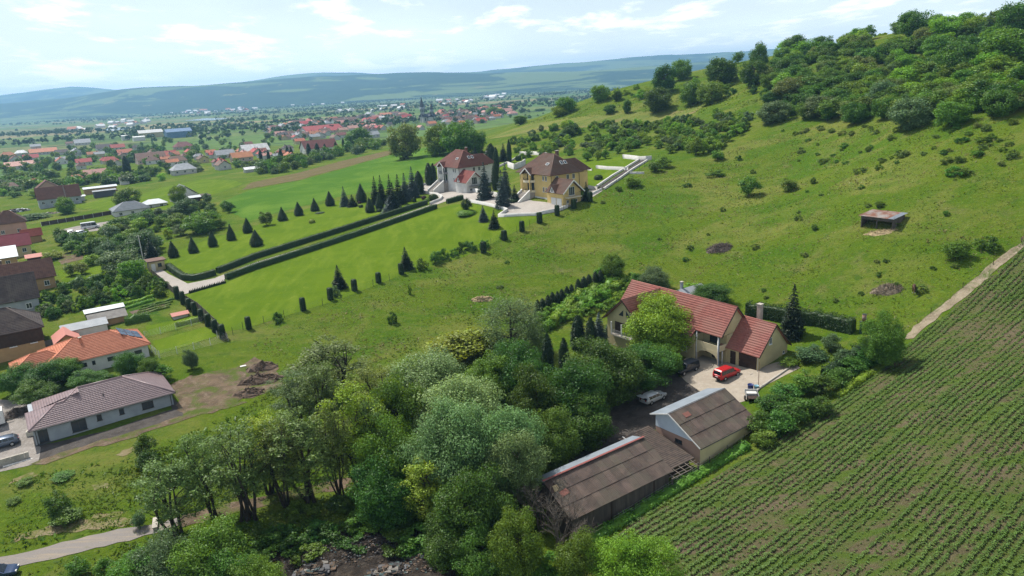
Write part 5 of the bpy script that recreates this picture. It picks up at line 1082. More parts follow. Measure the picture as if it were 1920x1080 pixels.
heap('manure_heap', 1664, 545, 2.4, 1.3, .9, pmat('manure', (.26, .21, .15), (.11, .085, .06), 1.5, .95), 'heap of straw and manure on the meadow near the horse', 'heap', 260, (.2, .7), 5, sticks=True)
heap('straw_litter', 1651, 436, 2.8, 1.0, .18, M_straw, 'pale trampled straw before the field shelter', 'straw', 120, (.1, .4), 6, sticks=True)
for i, (a, b, r1, r2, hh) in enumerate(((492, 690, 2.8, 1.7, 1.0), (482, 715, 3.0, 1.6, 1.1), (468, 738, 2.5, 1.5, .8), (505, 712, 2.2, 1.6, .8))):
    heap('soil_heap', a, b, r1, r2, hh, M_soil, ['topmost dark soil heap by the dug ground', 'largest dark soil heap by the dug ground', 'lowest dark soil heap by the dug ground', 'rightmost dark soil heap by the dug ground'][i], 'soil heap', 110, (.08, .25), 10+i)
heap('stone_heap', 905, 562, 2.2, 1.0, .6, M_straw, 'pale stone heap on the meadow behind the weeping birch', 'stone heap', 60, (.2, .5), 16)
# log / stone stack and pallets left of the grey house
x, y = G(22, 868)[:2]; e = empty('block_stack', (x, y, H(x, y)), rad(35), 'low stack of pale concrete blocks at the gravel edge', 'block stack'); bk = MB().box(-.25, .25, -.2, .2, 0, .32).mesh('block', M_conc)
for r in range(3):
    for c in range(9): obj('block', bk, e, (-2.4+c*.53+rs.uniform(-.02, .02), rs.uniform(-.03, .03), r*.33), rs.uniform(-.05, .05))
MB().box(-1.0, 2.6, -.75, -.45, -.02, .1).build('board', M_white, e)
tag(empty('firewood_heap', (0, 0, 0))); bpy.data.objects.remove(bpy.data.objects['firewood_heap'])
heap('firewood_heap', 32, 778, 2.2, 1.2, .9, M_wood, 'heap of firewood and boards behind the white trailer', 'firewood', 160, (.25, .6), 21, sticks=True)
x, y = G(74, 815)[:2]
tag(MB().box(-.5, .5, -.4, .4, 0, .75).box(-.35, .35, -.3, .3, .75, .9).build('white_sack', pmat('sack', (.66, .62, .52), rough=.9), None, (x-1.2, y, H(x, y)), .3), 'pale builder sack beside the grey house corner', 'sack')
tag(MB().box(-.5, .5, -.25, .25, 0, .12).build('white_board', M_white, None, tuple(G(456, 687)), .5), 'small white board lying on the dug ground', 'board')
# oil drum and gate posts at the meadow corner
x, y = G(1620, 603)[:2]; e = empty('fire_drum', (x, y, H(x, y)), 0, 'rusty brown drum on the meadow by the corner tree', 'drum'); MB().cyl((0, 0, 0), (0, 0, 1.25), .33, .33, 14).build('drum', M_rust, e, smooth=True); MB().cyl((0, 0, 1.25), (0, 0, 1.3), .36, .36, 14).build('rim', M_steel, e)
x, y = G(1613, 626)[:2]; e = empty('gate_post', (x, y, H(x, y)), 0, 'dark green gate post at the end of the thuja hedge', 'post'); MB().box(-.15, .15, -.15, .15, -.3, 2.0).build('shaft', pmat('dark_green_paint', (.02, .05, .03), rough=.6), e); MB().box(-.2, .2, -.2, .2, 2.0, 2.1).build('cap', M_steel, e)
x, y = G(1422, 724)[:2]; e = empty('utility_pole', (x, y, H(x, y)), 0, 'thin metal pole on the yard before the garage', 'pole'); MB().cyl((0, 0, -.3), (0, 0, 3.9), .045, .04, 8).build('shaft', M_rust, e); MB().box(-.25, .25, -.25, .25, -.1, .05).build('footing', M_conc, e)
x, y = G(271, 500)[:2]; e = empty('utility_pole', (x, y, H(x, y)), 0, 'pale concrete utility pole beside the gatehouse', 'pole'); MB().cyl((0, 0, -.5), (0, 0, 8.2), .17, .10, 10).build('shaft', M_whitewall, e); MB().bar((-.6, 0, 7.7), (.6, 0, 7.7), .1).build('crossarm', M_steel, e); MB().cyl((.5, 0, 7.75), (.5, 0, 7.95), .06, .06, 8).build('insulator', M_white, e); MB().cyl((-.5, 0, 7.75), (-.5, 0, 7.95), .06, .06, 8).build('insulator', M_white, e)
# gatehouse
h = place(xy=tuple(G(282, 511)[:2]), ang=35, name='gatehouse', label='small cream flat-roofed gatehouse at the drive entrance', cat='gatehouse'); walls(h, 0, 3.6, 0, 3.6, -.5, 2.5, M_cream); MB().box(-.4, 4.0, -.4, 4.0, 2.5, 2.75).build('roof', M_brownroof, h); window(h, (2.4, 0, 1.5), S_, .9, .9, M_dframe); door(h, (.9, 0, 0), S_, .9, 2.0, M_white); window(h, (0, 1.8, 1.5), W_, 1.0, .9)
MB().cyl((-.9, 1.2, -.2), (-.9, 1.2, 1.4), .05, .05, 8).cyl((-.9, 1.2, 1.5), (-1.0, 1.1, 1.6), .35, .35, 12).build('satellite_dish', M_white, h)
# rubbish at the bottom
M_junk = [pmat('junk_grey', (.10, .10, .105), rough=.7), pmat('junk_dark', (.03, .03, .033), rough=.6), pmat('junk_pale', (.19, .175, .155), rough=.8), pmat('junk_brown', (.09, .065, .045), rough=.9), pmat('junk_teal', (.04, .07, .07), rough=.7), M_scree, M_scree, pmat('junk_brown', (.09, .065, .045)), pmat('junk_dark', (.03, .03, .033)), M_soil]
for i, (a, b, r1, r2, hh, n, sz, fl) in enumerate(((610, 1040, 4.5, 2.6, .7, 800, (.05, .2), False), (700, 1030, 4.0, 2.6, .8, 700, (.05, .2), False), (590, 1072, 2.2, 1.2, .6, 160, (.2, .8), True), (730, 1072, 2.4, 1.2, .5, 180, (.15, .7), True), (800, 1050, 2.5, 2.0, .6, 260, (.06, .3), False))):
    heap('rubbish_heap', a, b, r1, r2, hh, M_scree, ['broad dark rubble and rubbish heap under the tall trees', 'rubble heap right of the broadest one, in branch shadow', 'pile of grey roofing scraps at the bottom edge', 'scrap pile of pale boards at the bottom edge', 'small rubble heap below the dark thicket'][i], 'rubbish heap', n, sz, 30+i, mats=M_junk, flat=fl)
# stone culvert end by the lane
x, y = G(292, 985)[:2]; e = empty('culvert_head', (x, y, H(x, y)), rad(112), 'pale concrete culvert headwall beside the lane under the tree', 'culvert'); MB().box(-1.1, 1.1, -.2, .2, -.4, .35).build('headwall', M_conc, e); MB().box(-1.2, 1.2, -.3, .3, .35, .43).build('coping', M_conc, e)

# ------------------------------------------------------------------ the horse
def horse(x, y, ang):
    verts = [(0, 0, 1.18, .27, .30), (-.42, 0, 1.20, .28, .32), (.42, 0, 1.17, .26, .33), (-.72, 0, 1.12, .22, .26), (.66, 0, 1.22, .17, .24), (.92, 0, 1.10, .12, .19), (1.12, 0, .86, .10, .15), (1.24, 0, .62, .09, .13), (1.36, 0, .40, .07, .09), (1.43, 0, .27, .055, .06)]
    edges = [(0, 1), (0, 2), (1, 3), (2, 4), (4, 5), (5, 6), (6, 7), (7, 8), (8, 9)]
    def leg(root, pts):
        p = root
        for q in pts: verts.append(q); edges.append((p, len(verts)-1)); p = len(verts)-1
    for s in (-1, 1):
        leg(2, [(.46, s*.17, .82, .11, .13), (.47, s*.17, .52, .065, .07), (.46, s*.17, .28, .045, .05), (.47, s*.17, .10, .05, .055), (.53, s*.17, .03, .065, .06)])
        leg(3, [(-.66, s*.17, .88, .13, .17), (-.58, s*.17, .70, .09, .11), (-.78, s*.17, .50, .055, .065), (-.76, s*.17, .26, .045, .05), (-.74, s*.17, .10, .05, .055), (-.68, s*.17, .03, .065, .06)])
        leg(8, []) 
        verts.append((1.20, s*.08, .83, .035, .03)); edges.append((6, len(verts)-1)); verts.append((1.16, s*.10, .95, .015, .015)); edges.append((len(verts)-2, len(verts)-1))
    me = bpy.data.meshes.new('body'); me.from_pydata([q[:3] for q in verts], edges, []); e = empty('horse', (x, y, H(x, y)), rad(ang), 'small brown horse with pale lower legs grazing beside the manure heap', 'horse')
    o = obj('body', me, e); o.modifiers.new('skin', 'SKIN'); sv = me.skin_vertices[0].data
    for i, q in enumerate(verts): sv[i].radius = (q[3], q[4])
    sv[0].use_root = True; sb = o.modifiers.new('sub', 'SUBSURF'); sb.levels = 1; sb.render_levels = 2
    dg = bpy.context.evaluated_depsgraph_get(); m2 = bpy.data.meshes.new_from_object(o.evaluated_get(dg)); o.modifiers.clear(); o.data = m2
    m2.materials.clear(); m2.materials.append(pmat('bay_coat', (.075, .035, .018), (.05, .024, .013), 3, .55, coord='Object')); m2.materials.append(pmat('pale_leg', (.42, .38, .32), rough=.7))
    for p in m2.polygons:
        p.use_smooth = True
        if p.center.z < .26 and p.center.x < 1.0: p.material_index = 1
    mb = MB()
    for i in range(8): a = i/7; mb.hexa([(-.86-.03*i % .05, -.05+.013*i, 1.16), (-.83, -.05+.013*i+.012, 1.16), (-.80, -.05+.013*i+.012, 1.13), (-.84, -.05+.013*i, 1.13), (-.98-.01*i, -.06+.016*i, .5), (-.96-.01*i, -.06+.016*i+.015, .5), (-.93, -.06+.016*i+.015, .5), (-.95, -.06+.016*i, .5)])
    mb.build('tail', M_tyre, e); mb = MB()
    for i in range(9): t = i/8; x_ = .72+.42*t; z_ = 1.47-.50*t**1.5; mb.box(x_-.04, x_+.05, -.02, .09, z_-.22, z_)
    mb.build('mane', M_tyre, e)
    for s in (-1, 1): MB().cyl((1.22, s*.085, .70), (1.23, s*.098, .70), .02, .015, 8).build('eye', M_tyre, e)
x, y = G(1713, 549)[:2]; horse(x, y, -118)
# ------------------------------------------------------------------ trees and shrubs of the foreground and middle distance
def T(px, py, wpx, h, kind, mat, label, name='tree', cat='tree', group=None, var=None):
    """a tree h metres tall whose tip is seen at px, py and whose crown spans wpx"""
    x, y, m = top_xy(px, py, h); return stand(x, y, kind, h, wpx*m, mat, name, label, cat, group, var)
fg = 'tall trees in the foreground thicket'
FGT = [
 (368, 800, 110, 12, 'olive', L_olive, 'upright many-stemmed tree between the two leftmost olive trees'),
 (512, 765, 110, 13, 'olive', L_olive, 'upright airy tree left of the dark forked trunks'),
 (612, 735, 105, 14, 'olive', L_olive, 'upright tree just left of the fresh green one'),
 (700, 735, 100, 13.5, 'olive', L_olive, 'upright tree just right of the fresh green one'),
 (300, 835, 150, 11.5, 'olive', L_olive, 'leftmost tall olive-green tree, leaning over the grey lane'),
 (432, 772, 185, 14, 'olive', L_olive, 'multi-stemmed olive tree right of the leftmost one, bare trunks below'),
 (480, 760, 120, 12, 'olive', L_yellow, 'thin yellow-green tree behind the second olive tree'),
 (553, 738, 160, 14.5, 'olive', L_olive, 'tall airy tree with dark forked trunks beside the rubble'),
 (655, 700, 165, 15.5, 'olive', L_bright, 'fresh green tall tree with several dark trunks at centre left'),
 (585, 668, 120, 12, 'olive', L_olive, 'olive tree standing behind the fresh green one'),
 (606, 628, 175, 10.5, 'olive', L_olive, 'wide olive tree at the meadow edge near the soil heaps'),
 (540, 690, 110, 9.5, 'olive', L_greygreen, 'small airy tree nearest the soil heaps'),
 (700, 668, 110, 12.5, 'olive', L_olive, 'slender olive tree left of the pale willows'),
 (735, 690, 140, 14, 'dense', L_dark, 'mid-green leafy tree in the middle of the thicket'),
 (790, 655, 165, 13, 'willow', L_willow, 'pale willow topmost in the thicket'),
 (850, 690, 170, 13.5, 'willow', L_willow, 'pale rounded willow below the topmost one'),
 (868, 742, 150, 14, 'willow', L_willow, 'tallest pale willow at the right of the thicket'),
 (945, 748, 140, 13, 'willow', L_willow, 'rightmost tall pale willow beside the dark yard'),
 (830, 770, 165, 13, 'willow', L_willow, 'pale willow in the lower middle of the thicket'),
 (730, 770, 125, 12, 'dense', L_mid, 'green tree in front of the slender olive trees'),
 (960, 800, 120, 11, 'willow', L_willow, 'pale willow leaning towards the dark yard'),
 (795, 842, 130, 10, 'olive', L_yellow, 'sunlit yellow-green tree low in the thicket'),
 (710, 850, 130, 9, 'dense', L_dark, 'shaded dark tree above the rubble'),
 (880, 880, 150, 10, 'dense', L_dark, 'dark shaded tree left of the bare branches'),
 (840, 965, 120, 6, 'dense', L_dark, 'low dark tree above the scrap pile'),
 (962, 950, 105, 8.5, 'dense', L_mid, 'sunlit green tree left of the bare branched tree'),
 (900, 990, 110, 6, 'dense', L_dark, 'dark bushy tree at the bottom centre'),
 (378, 985, 140, 8, 'dense', L_mid, 'large leafy tree at the bottom left, right of the pale one'),
 (300, 1002, 130, 7.5, 'dense', L_greygreen, 'pale leafy tree at the bottom left beside the lane'),
 (432, 1032, 110, 6, 'dense', L_mid, 'leafy tree at the bottom left next to the rubble'),
 (475, 1045, 100, 6, 'dense', L_mid, 'small leafy tree at the bottom left of the rubble'),
 (255, 1030, 120, 6, 'dense', L_mid, 'leafy tree at the bottom edge left of the large one'),
 (1085, 996, 95, 6.5, 'dense', L_mid, 'green tree at the bottom below the barn corner'),
 (1160, 1005, 120, 6.5, 'dense', L_bright, 'bright bushy tree at the bottom beside the cornfield'),
 (1225, 1012, 115, 6, 'dense', L_bright, 'rightmost bright bushy tree at the bottom by the cornfield'),
 (1185, 1042, 120, 4.5, 'dense', L_bright, 'lowest bright bushy tree at the bottom edge'),
 (970, 640, 110, 10, 'dense', L_dark, 'dark tree right of the topmost willow'),
 (920, 660, 110, 9, 'dense', L_mid, 'green tree behind the willows by the weeping birch'),
 (1005, 690, 110, 11, 'dense', L_dark, 'dark leafy tree at the left of the shaded yard'),
 (1075, 672, 150, 11.5, 'dense', L_dark, 'leafy tree above the shaded yard, second from the farmhouse side'),
 (1128, 630, 150, 11.0, 'dense', L_dark, 'broad leafy tree nearest the farmhouse wing'),
 (1090, 740, 130, 8, 'dense', L_dark, 'dark tree overhanging the shaded yard'),
 (1248, 645, 66, 5.5, 'dense', L_mid, 'leafy tree overhanging the dark car and the porch'),
 (1205, 642, 120, 7.5, 'dense', L_dark, 'leafy tree shading the dark parked car'),
 (1030, 770, 110, 9, 'dense', L_dark, 'leafy tree at the left end of the shaded yard'),
 (1236, 552, 135, 11, 'dense', L_bright, 'fresh bright green tree in front of the red roof'),
 (955, 545, 125, 12, 'weeping', L_greygreen, 'grey-green weeping birch behind the thicket'),
 (900, 612, 90, 5, 'small', L_yellow, 'yellow-green bush tree left of the weeping birch'),
 (850, 625, 100, 5, 'small', L_yellow, 'yellow-green small tree at the meadow edge above the willows'),
]
for i, a in enumerate(FGT): T(a[0], a[1], a[2]*(.88 if a[4] == 'olive' else 1), *a[3:], group=fg, var=i)
# low shrubs filling the thicket floor
for i, (a, b, w, hh) in enumerate(((575, 1022, 70, 1.6), (660, 1005, 70, 1.6), (735, 1000, 80, 2.0), (500, 1005, 80, 2.2), (555, 990, 80, 2.4), (625, 978, 80, 2.2), (790, 985, 90, 2.6), (835, 1010, 90, 2.6), (460, 1030, 90, 2.5), (780, 1010, 60, 1.8), (520, 985, 60, 2.0), (600, 975, 70, 2.2), (680, 955, 80, 2.5), (745, 960, 70, 2.2), (640, 925, 60, 1.8), (560, 940, 60, 2.0), (790, 930, 90, 2.6), (850, 930, 80, 2.6), (930, 910, 80, 2.6), (480, 990, 70, 1.8), (420, 985, 60, 2.0), (1000, 860, 70, 2.4), (960, 880, 60, 2.4), (1010, 950, 80, 2.5), (1040, 1040, 90, 2.5), (980, 1050, 100, 2.5), (910, 1050, 100, 2.5))):
    x, y, m = top_xy(a, b, hh); solo(x, y, 'shrub', hh, w*m, mt := (L_mid, L_dark, L_dark)[i % 3], 'shrub', '%s undergrowth bush among the foreground trees, %s' % (tint(mt), where(a, b, [(420, 860), (1040, 1050)])), 'shrub', 'undergrowth bushes')
for i, (a, b, w, hh, lab) in enumerate(((1040, 905, 110, 8, 'bare grey branching tree leaning over the barn end'), (1010, 890, 80, 7, 'bare grey tree left of the barn end'), (925, 880, 50, 6, 'thin bare tree in the dark of the thicket'), (1045, 960, 90, 5, 'low bare brush tree below the barn corner'))):
    x, y, m = top_xy(a, b, hh); e = stand(x, y, 'dead', hh, w*m, None, 'bare_tree', lab, 'tree', 'bare trees by the barn', i)
# lone shrubs lower left
for a, b, w, hh, k, mt, lab in ((100, 925, 45, 3.4, 'small', L_dark, 'lone dark shrub with a tilted top on the lower left grass'), (120, 955, 58, 1.8, 'small', L_dark, 'dark spreading bush under the tilted shrub'), (268, 812, 42, 3.8, 'small', L_dark, 'narrow dark shrub below the grey house'), (272, 845, 40, 2.6, 'small', L_dark, 'dark shrub just below the narrow one'), (256, 958, 26, 2.2, 'small', L_greygreen, 'small pollard stump tree beside the lane'), (140, 1048, 40, 2.2, 'small', L_mid, 'small pollard at the bottom edge, left one'), (192, 1045, 36, 2.2, 'small', L_mid, 'small pollard at the bottom edge, right one'), (22, 932, 26, .8, 'small', L_mid, 'low weedy bush at the left edge'), (115, 886, 42, .8, 'small', L_mid, 'spreading green weeds on the lower left bank'), (46, 896, 30, .9, 'small', L_mid, 'small green weed clump near the block stack')):
    T(a, b, w, hh, k, mt, lab, 'bush', 'shrub')
# trees between the grey and orange houses
for a, b, w, hh, mt, lab in ((25, 685, 75, 5, L_dark, 'leftmost dark green tree behind the grey house'), (80, 678, 80, 5, L_dark, 'dark green tree second from the left behind the grey house'), (118, 668, 60, 4.5, L_mid, 'green tree before the orange roof centre'), (160, 692, 75, 3.6, L_mid, 'low green tree behind the grey roof ridge'), (60, 715, 80, 4, L_dark, 'dark bush tree above the white trailer'), (205, 700, 40, 2.5, L_mid, 'low bush behind the grey roof middle'), (238, 658, 55, 5, L_dark, 'dark tree before the orange house right end'), (275, 668, 45, 4.2, L_mid, 'green tree right of the dark one by the orange house'), (302, 682, 36, 3, L_mid, 'small green tree behind the grey roof right corner'), (352, 652, 30, 4, L_greygreen, 'thin young tree beside the small bright lawn')):
    T(a, b, w, hh, 'dense' if hh > 3.4 else 'small', mt, lab)
# farmhouse garden
for a, b, w, lab in ((1082, 590, 26, 'tallest dark cypress in the farmhouse garden'), (1106, 596, 22, 'dark cypress right of the tallest one'), (1024, 624, 22, 'dark cypress at the left of the farmhouse garden'), (1056, 636, 22, 'dark cypress between the tallest and the left one')):
    x, y, m = top_xy(a, b, 6.5); solo(x, y, 'column', 6.5, w*m, L_thuja, 'cypress', lab, 'cypress', 'garden cypresses')
x, y, m = top_xy(1122, 583, 7); stand(x, y, 'spruce', 7, 48*m, L_blue, 'blue_spruce', 'blue spruce beside the farmhouse balcony', 'spruce')
x, y, m = top_xy(1489, 532, 9.2); stand(x, y, 'spruce', 9.2, 60*m, L_spruce, 'spruce', 'single dark spruce right of the farmhouse', 'spruce')
x, y, m = top_xy(1150, 600, 3); solo(x, y, 'column', 3, 30*m, L_thuja, 'cypress', 'short dark cypress under the farmhouse balcony', 'cypress')
for i, (a, b) in enumerate(((1007, 561), (1017, 557), (1027, 553), (1036, 548), (1045, 545), (1053, 541), (1062, 538), (1071, 534), (1084, 524), (1094, 518), (1104, 512), (1116, 508), (1126, 505))):
    x, y, m = top_xy(a, b, 3.0); solo(x, y, 'column', 3.0, 12*m, L_thuja, 'thuja', 'dark thuja column in the row at the garden top edge, %s' % where(a, b, [(1006, 504), (1127, 562)], True), 'thuja', 'thuja row behind the farmhouse garden', i)
for a, b, w, hh, mt, lab in ((1148, 472, 46, 6, L_mid, 'round green tree at the top corner of the farmhouse garden'), (1225, 500, 58, 5, L_greygreen, 'grey-green tree behind the red roof ridge'), (1195, 510, 30, 4, L_dark, 'dark small tree at the left end of the red ridge'), (1335, 530, 75, 4.6, L_dark, 'dark round tree right of the grey garden building'), (1300, 528, 40, 3, L_bright, 'bright shrub behind the red ridge'), (1662, 582, 78, 8.5, L_mid, 'leafy tree at the corner where track and cornfield meet'), (1560, 625, 40, 3, L_greygreen, 'grey bush on the grass right of the farmhouse'), (1520, 650, 60, 2.2, L_greygreen, 'spreading grey-green bush beside the garage gable'), (1480, 668, 40, 1.6, L_mid, 'low bush below the garage gable'), (1428, 772, 60, 3.1, L_dark, 'bush overhanging the outbuilding corner'), (1452, 738, 56, 2.6, L_dark, 'bush right of the open trailer'), (1478, 716, 60, 2.9, L_dark, 'sunlit bush between yard and cornfield'), (1510, 698, 62, 3.2, L_mid, 'largest sunlit bush between yard and cornfield'), (1545, 702, 54, 3.0, L_dark, 'dark bush at the start of the cornfield hedge'), (1462, 772, 62, 3.0, L_dark, 'dark bush in the middle of the cornfield strip'), (1500, 748, 66, 3.0, L_dark, 'dark bush below the largest sunlit one'), (1540, 745, 52, 2.5, L_dark, 'low dark bush at the cornfield corner'), (1435, 806, 46, 2.2, L_mid, 'low bush behind the outbuilding corner'), (1572, 688, 52, 2.8, L_dark, 'bush midway along the cornfield hedge'), (1598, 668, 50, 2.8, L_dark, 'dark bush near the corner tree end of the hedge'), (1628, 650, 50, 3.0, L_dark, 'bush under the corner tree'), (1585, 655, 40, 2.0, L_greygreen, 'grey bush on the grass side of the hedge')):
    T(a, b, w, hh, 'dense' if hh > 3.2 else 'small', mt, lab, 'tree' if hh > 4 else 'bush', 'tree' if hh > 4 else 'shrub')
hedge('hedge', [(1400, 590), (1440, 596), (1470, 603), (1530, 608), (1600, 624)], 1.3, 2.3, 'clipped dark hedge behind the farmhouse and spruce', leaf=.2, dens=60, lump=.05)
hedge('hedge', [(1545, 720), (1585, 695), (1615, 672), (1645, 648)], 1.5, 2.4, 'dark hedge between farmhouse grass and cornfield', leaf=.22, dens=60, lump=.07)
hedge('grass_bank', [(1100, 1020), (1180, 970), (1262, 920), (1330, 878), (1400, 838)], 1.4, .45, 'rank green weeds along the barn side of the cornfield', L_mid, .3, 40, lump=.4, cat='weeds')
hedge('grass_bank', [(1570, 745), (1620, 710), (1660, 682)], 1.2, .5, 'rank green weeds along the hedge side of the cornfield', L_bright, .3, 40, lump=.4, cat='weeds')
# vine and vegetable rows in the farmhouse garden
rg = np.random.RandomState(8)
for i in range(9):
    a = np.array([1020+i*16, 622-i*9]); b = np.array([1075+i*14, 560-i*5]); 
    hedge('vine_row', [tuple(a), tuple((a+b)/2), tuple(b)], 1.3, 1.2, 'bright green vine row in the farmhouse garden, number %s from the left' % ('one', 'two', 'three', 'four', 'five', 'six', 'seven', 'eight', 'nine')[i], L_vine, .32, 34, 'vine rows in the farmhouse garden', lump=.3, cat='vines')
for a, b in ((1130, 560), (1150, 545), (1165, 560), (1110, 580), (1140, 580), (1180, 540), (1165, 530), (1050, 600), (1035, 612), (1065, 585), (1085, 570), (1095, 555), (1075, 600), (1120, 540), (1140, 530), (1100, 590), (1155, 575), (1175, 555), (1185, 525), (1130, 520), (1045, 580), (1060, 565), (1015, 600), (1030, 590)):
    x, y = G(a, b)[:2]; solo(x, y, 'shrub', rg.uniform(1.4, 2.4), rg.uniform(3.0, 4.6), (L_vine, L_bright, L_vine)[rg.randint(3)], 'garden_bush', 'leafy bush among the vine rows, %s' % where(a, b, [(1010, 520), (1190, 615)]), 'shrub', 'bushes among the vine rows')
# ------------------------------------------------------------------ estate planting
hedge('long_hedge', [(316, 503), (330, 514), (346, 524), (364, 525), (384, 521), (404, 515)], 1.3, 1.35, 'curved clipped hedge at the drive entrance', dens=60, lump=.02)
hedge('long_hedge', [(408, 512), (480, 484), (640, 434), (800, 383)], 1.3, 1.35, 'upper of two long straight hedges along the lane', dens=60, lump=.02)
hedge('long_hedge', [(424, 524), (480, 504), (640, 452), (818, 391)], 1.3, 1.35, 'lower of two long straight hedges along the lane', dens=60, lump=.02)
hedge('long_hedge', [(838, 382), (868, 374)], 1.4, 1.4, 'short clipped hedge at the courtyard entrance', dens=60, lump=.02)
for i in range(22):
    t = i/21; x, y = G(356+t*66, 550-t*19)[:2]; solo(x, y, 'cone', .95, .5, L_thuja, 'dwarf_thuja', 'dwarf thuja in the low row edging the drive', 'thuja', 'dwarf thujas along the drive')
for i, (a, b) in enumerate(((333, 556), (344, 566), (355, 577), (366, 586), (378, 597), (391, 607), (404, 618), (418, 630))):
    x, y = G(a, b+4)[:2]; solo(x, y, 'pillar', 2.7, 1.15, L_thuja, 'thuja_pillar', 'square-clipped thuja pillar in the row up the left lawn edge', 'thuja', 'thuja pillars up the left lawn edge', rz=rad(35))
PIL = ((467, 617, 'first'), (569, 582, 'second'), (620, 562, 'third'), (665, 545, 'fourth'), (710, 530, 'fifth'), (753, 514, 'sixth'), (907, 474, 'seventh'), (946, 450, 'eighth'), (979, 434, 'ninth'), (1012, 418, 'tenth'), (1045, 404, 'eleventh'), (1076, 391, 'twelfth'), (1106, 378, 'thirteenth'))
for a, b, o_ in PIL:
    x, y = G(a, b)[:2]; solo(x, y, 'pillar', 2.6, 1.15, L_thuja, 'thuja_pillar', 'square-clipped thuja pillar on the wire fence, %s from the lawn corner' % o_, 'thuja', 'thuja pillars along the wire fence', rz=rad(35))
for a, b, w, lab in ((632, 496, 34, 'lower of two broad dark spruces on the big lawn'), (759, 462, 33, 'upper of two broad dark spruces on the big lawn')):
    x, y, m = top_xy(a, b, 5.2); stand(x, y, 'spruce', 5.2, w*m, L_spruce, 'spruce', lab, 'spruce', None)
CON = ((320, 448, 22, 'first'), (357, 440, 22, 'second'), (394, 429, 20, 'third'), (429, 418, 18, 'fourth'), (460, 405, 20, 'fifth'), (526, 384, 20, 'sixth'), (557, 375, 20, 'seventh'), (587, 367, 20, 'eighth'), (616, 358, 20, 'ninth'))
for i, (a, b, w, o_) in enumerate(CON):
    x, y, m = top_xy(a, b, 4.9); solo(x, y, 'cone', 4.6, w*m*.88, L_thuja, 'thuja_cone', 'dark conical thuja on the upper lawn edge, %s from the gatehouse' % o_, 'thuja', 'conical thujas along the upper lawn', i)
for a, b, w, hh, k, mt, lab in ((477, 432, 24, 4.2, 'cone', L_thuja, 'conical thuja standing inside the upper lawn'), (496, 395, 26, 4.5, 'small', L_dark, 'dark bushy tree between conical thujas'), (643, 349, 20, 6.5, 'spruce', L_blue, 'blue spruce at the end of the thuja row'), (659, 364, 22, 4, 'spruce', L_spruce, 'small broad spruce beside the blue one'), (674, 342, 20, 6.5, 'cone', L_thuja, 'tall thuja cone behind the small spruce'), (691, 367, 18, 5, 'cone', L_thuja, 'smooth egg-shaped thuja on the lawn'), (709, 361, 18, 5, 'cone', L_thuja, 'rounded thuja left of the big blue spruce'), (699, 330, 22, 9, 'spruce', L_spruce, 'tall spruce at the left of the estate grove'), (712, 328, 22, 9, 'spruce', L_spruce, 'tall spruce second in the estate grove'), (727, 327, 22, 9, 'spruce', L_spruce, 'tall spruce third in the estate grove'), (742, 326, 24, 9.5, 'spruce', L_spruce, 'tall spruce fourth in the estate grove'), (756, 324, 24, 9, 'spruce', L_blue, 'bluish spruce at the right of the estate grove'), (770, 312, 28, 10, 'spruce', L_blue, 'large bluish spruce left of the white villa'), (735, 342, 30, 8.5, 'spruce', L_spruce, 'broad spruce in front of the estate grove'), (750, 352, 22, 5, 'spruce', L_spruce, 'small spruce at the right foot of the grove'), (730, 366, 38, 5, 'spruce', L_blue, 'broad low blue spruce before the grove'), (783, 318, 18, 8, 'column', L_thuja, 'dark column tree right of the grove'), (802, 304, 14, 8, 'column', L_thuja, 'tall cypress left of the white villa'), (811, 306, 12, 7, 'column', L_thuja, 'second tall cypress left of the white villa'),
  (905, 304, 34, 10.5, 'spruce', L_blue, 'big blue spruce right of the white villa'), (938, 318, 32, 10, 'spruce', L_blue, 'second big blue spruce between the villas'), (945, 300, 26, 10.5, 'spruce', L_blue, 'blue spruce behind the second one'), (926, 300, 14, 9, 'column', L_thuja, 'tall dark cypress between the villas'), (964, 346, 20, 4.6, 'spruce', L_spruce, 'small spruce left of the yellow villa'), (928, 276, 12, 9, 'column', L_thuja, 'tall cypress behind the white villa roof'), (918, 266, 22, 9, 'column', L_thuja, 'broad dark cypress behind the white villa'), (942, 268, 22, 7, 'spruce', L_spruce, 'small spruce right of the broad cypress'), (953, 263, 9, 8.5, 'column', L_thuja, 'thin cypress beside the small spruce'), (890, 274, 20, 6, 'spruce', L_spruce, 'spruce tip behind the white villa roof'), (902, 273, 14, 6, 'spruce', L_spruce, 'right spruce tip behind the white villa roof'), (905, 384, 20, 4.2, 'spruce', L_blue, 'blue spruce on the lawn below the courtyard'), (925, 393, 24, 4.6, 'spruce', L_spruce, 'dark spruce beside the lawn blue spruce'), (1098, 340, 18, 5, 'spruce', L_spruce, 'dark spruce right of the yellow villa')):
    x, y, m = top_xy(a, b, hh)
    if k in ('cone', 'column'): solo(x, y, k, hh, w*m, mt, 'conifer', lab, 'conifer')
    elif k == 'small': T(a, b, w, hh, k, mt, lab, 'bush', 'shrub')
    else: stand(x, y, k, hh, w*m*1.12, mt, 'spruce', lab, 'spruce')
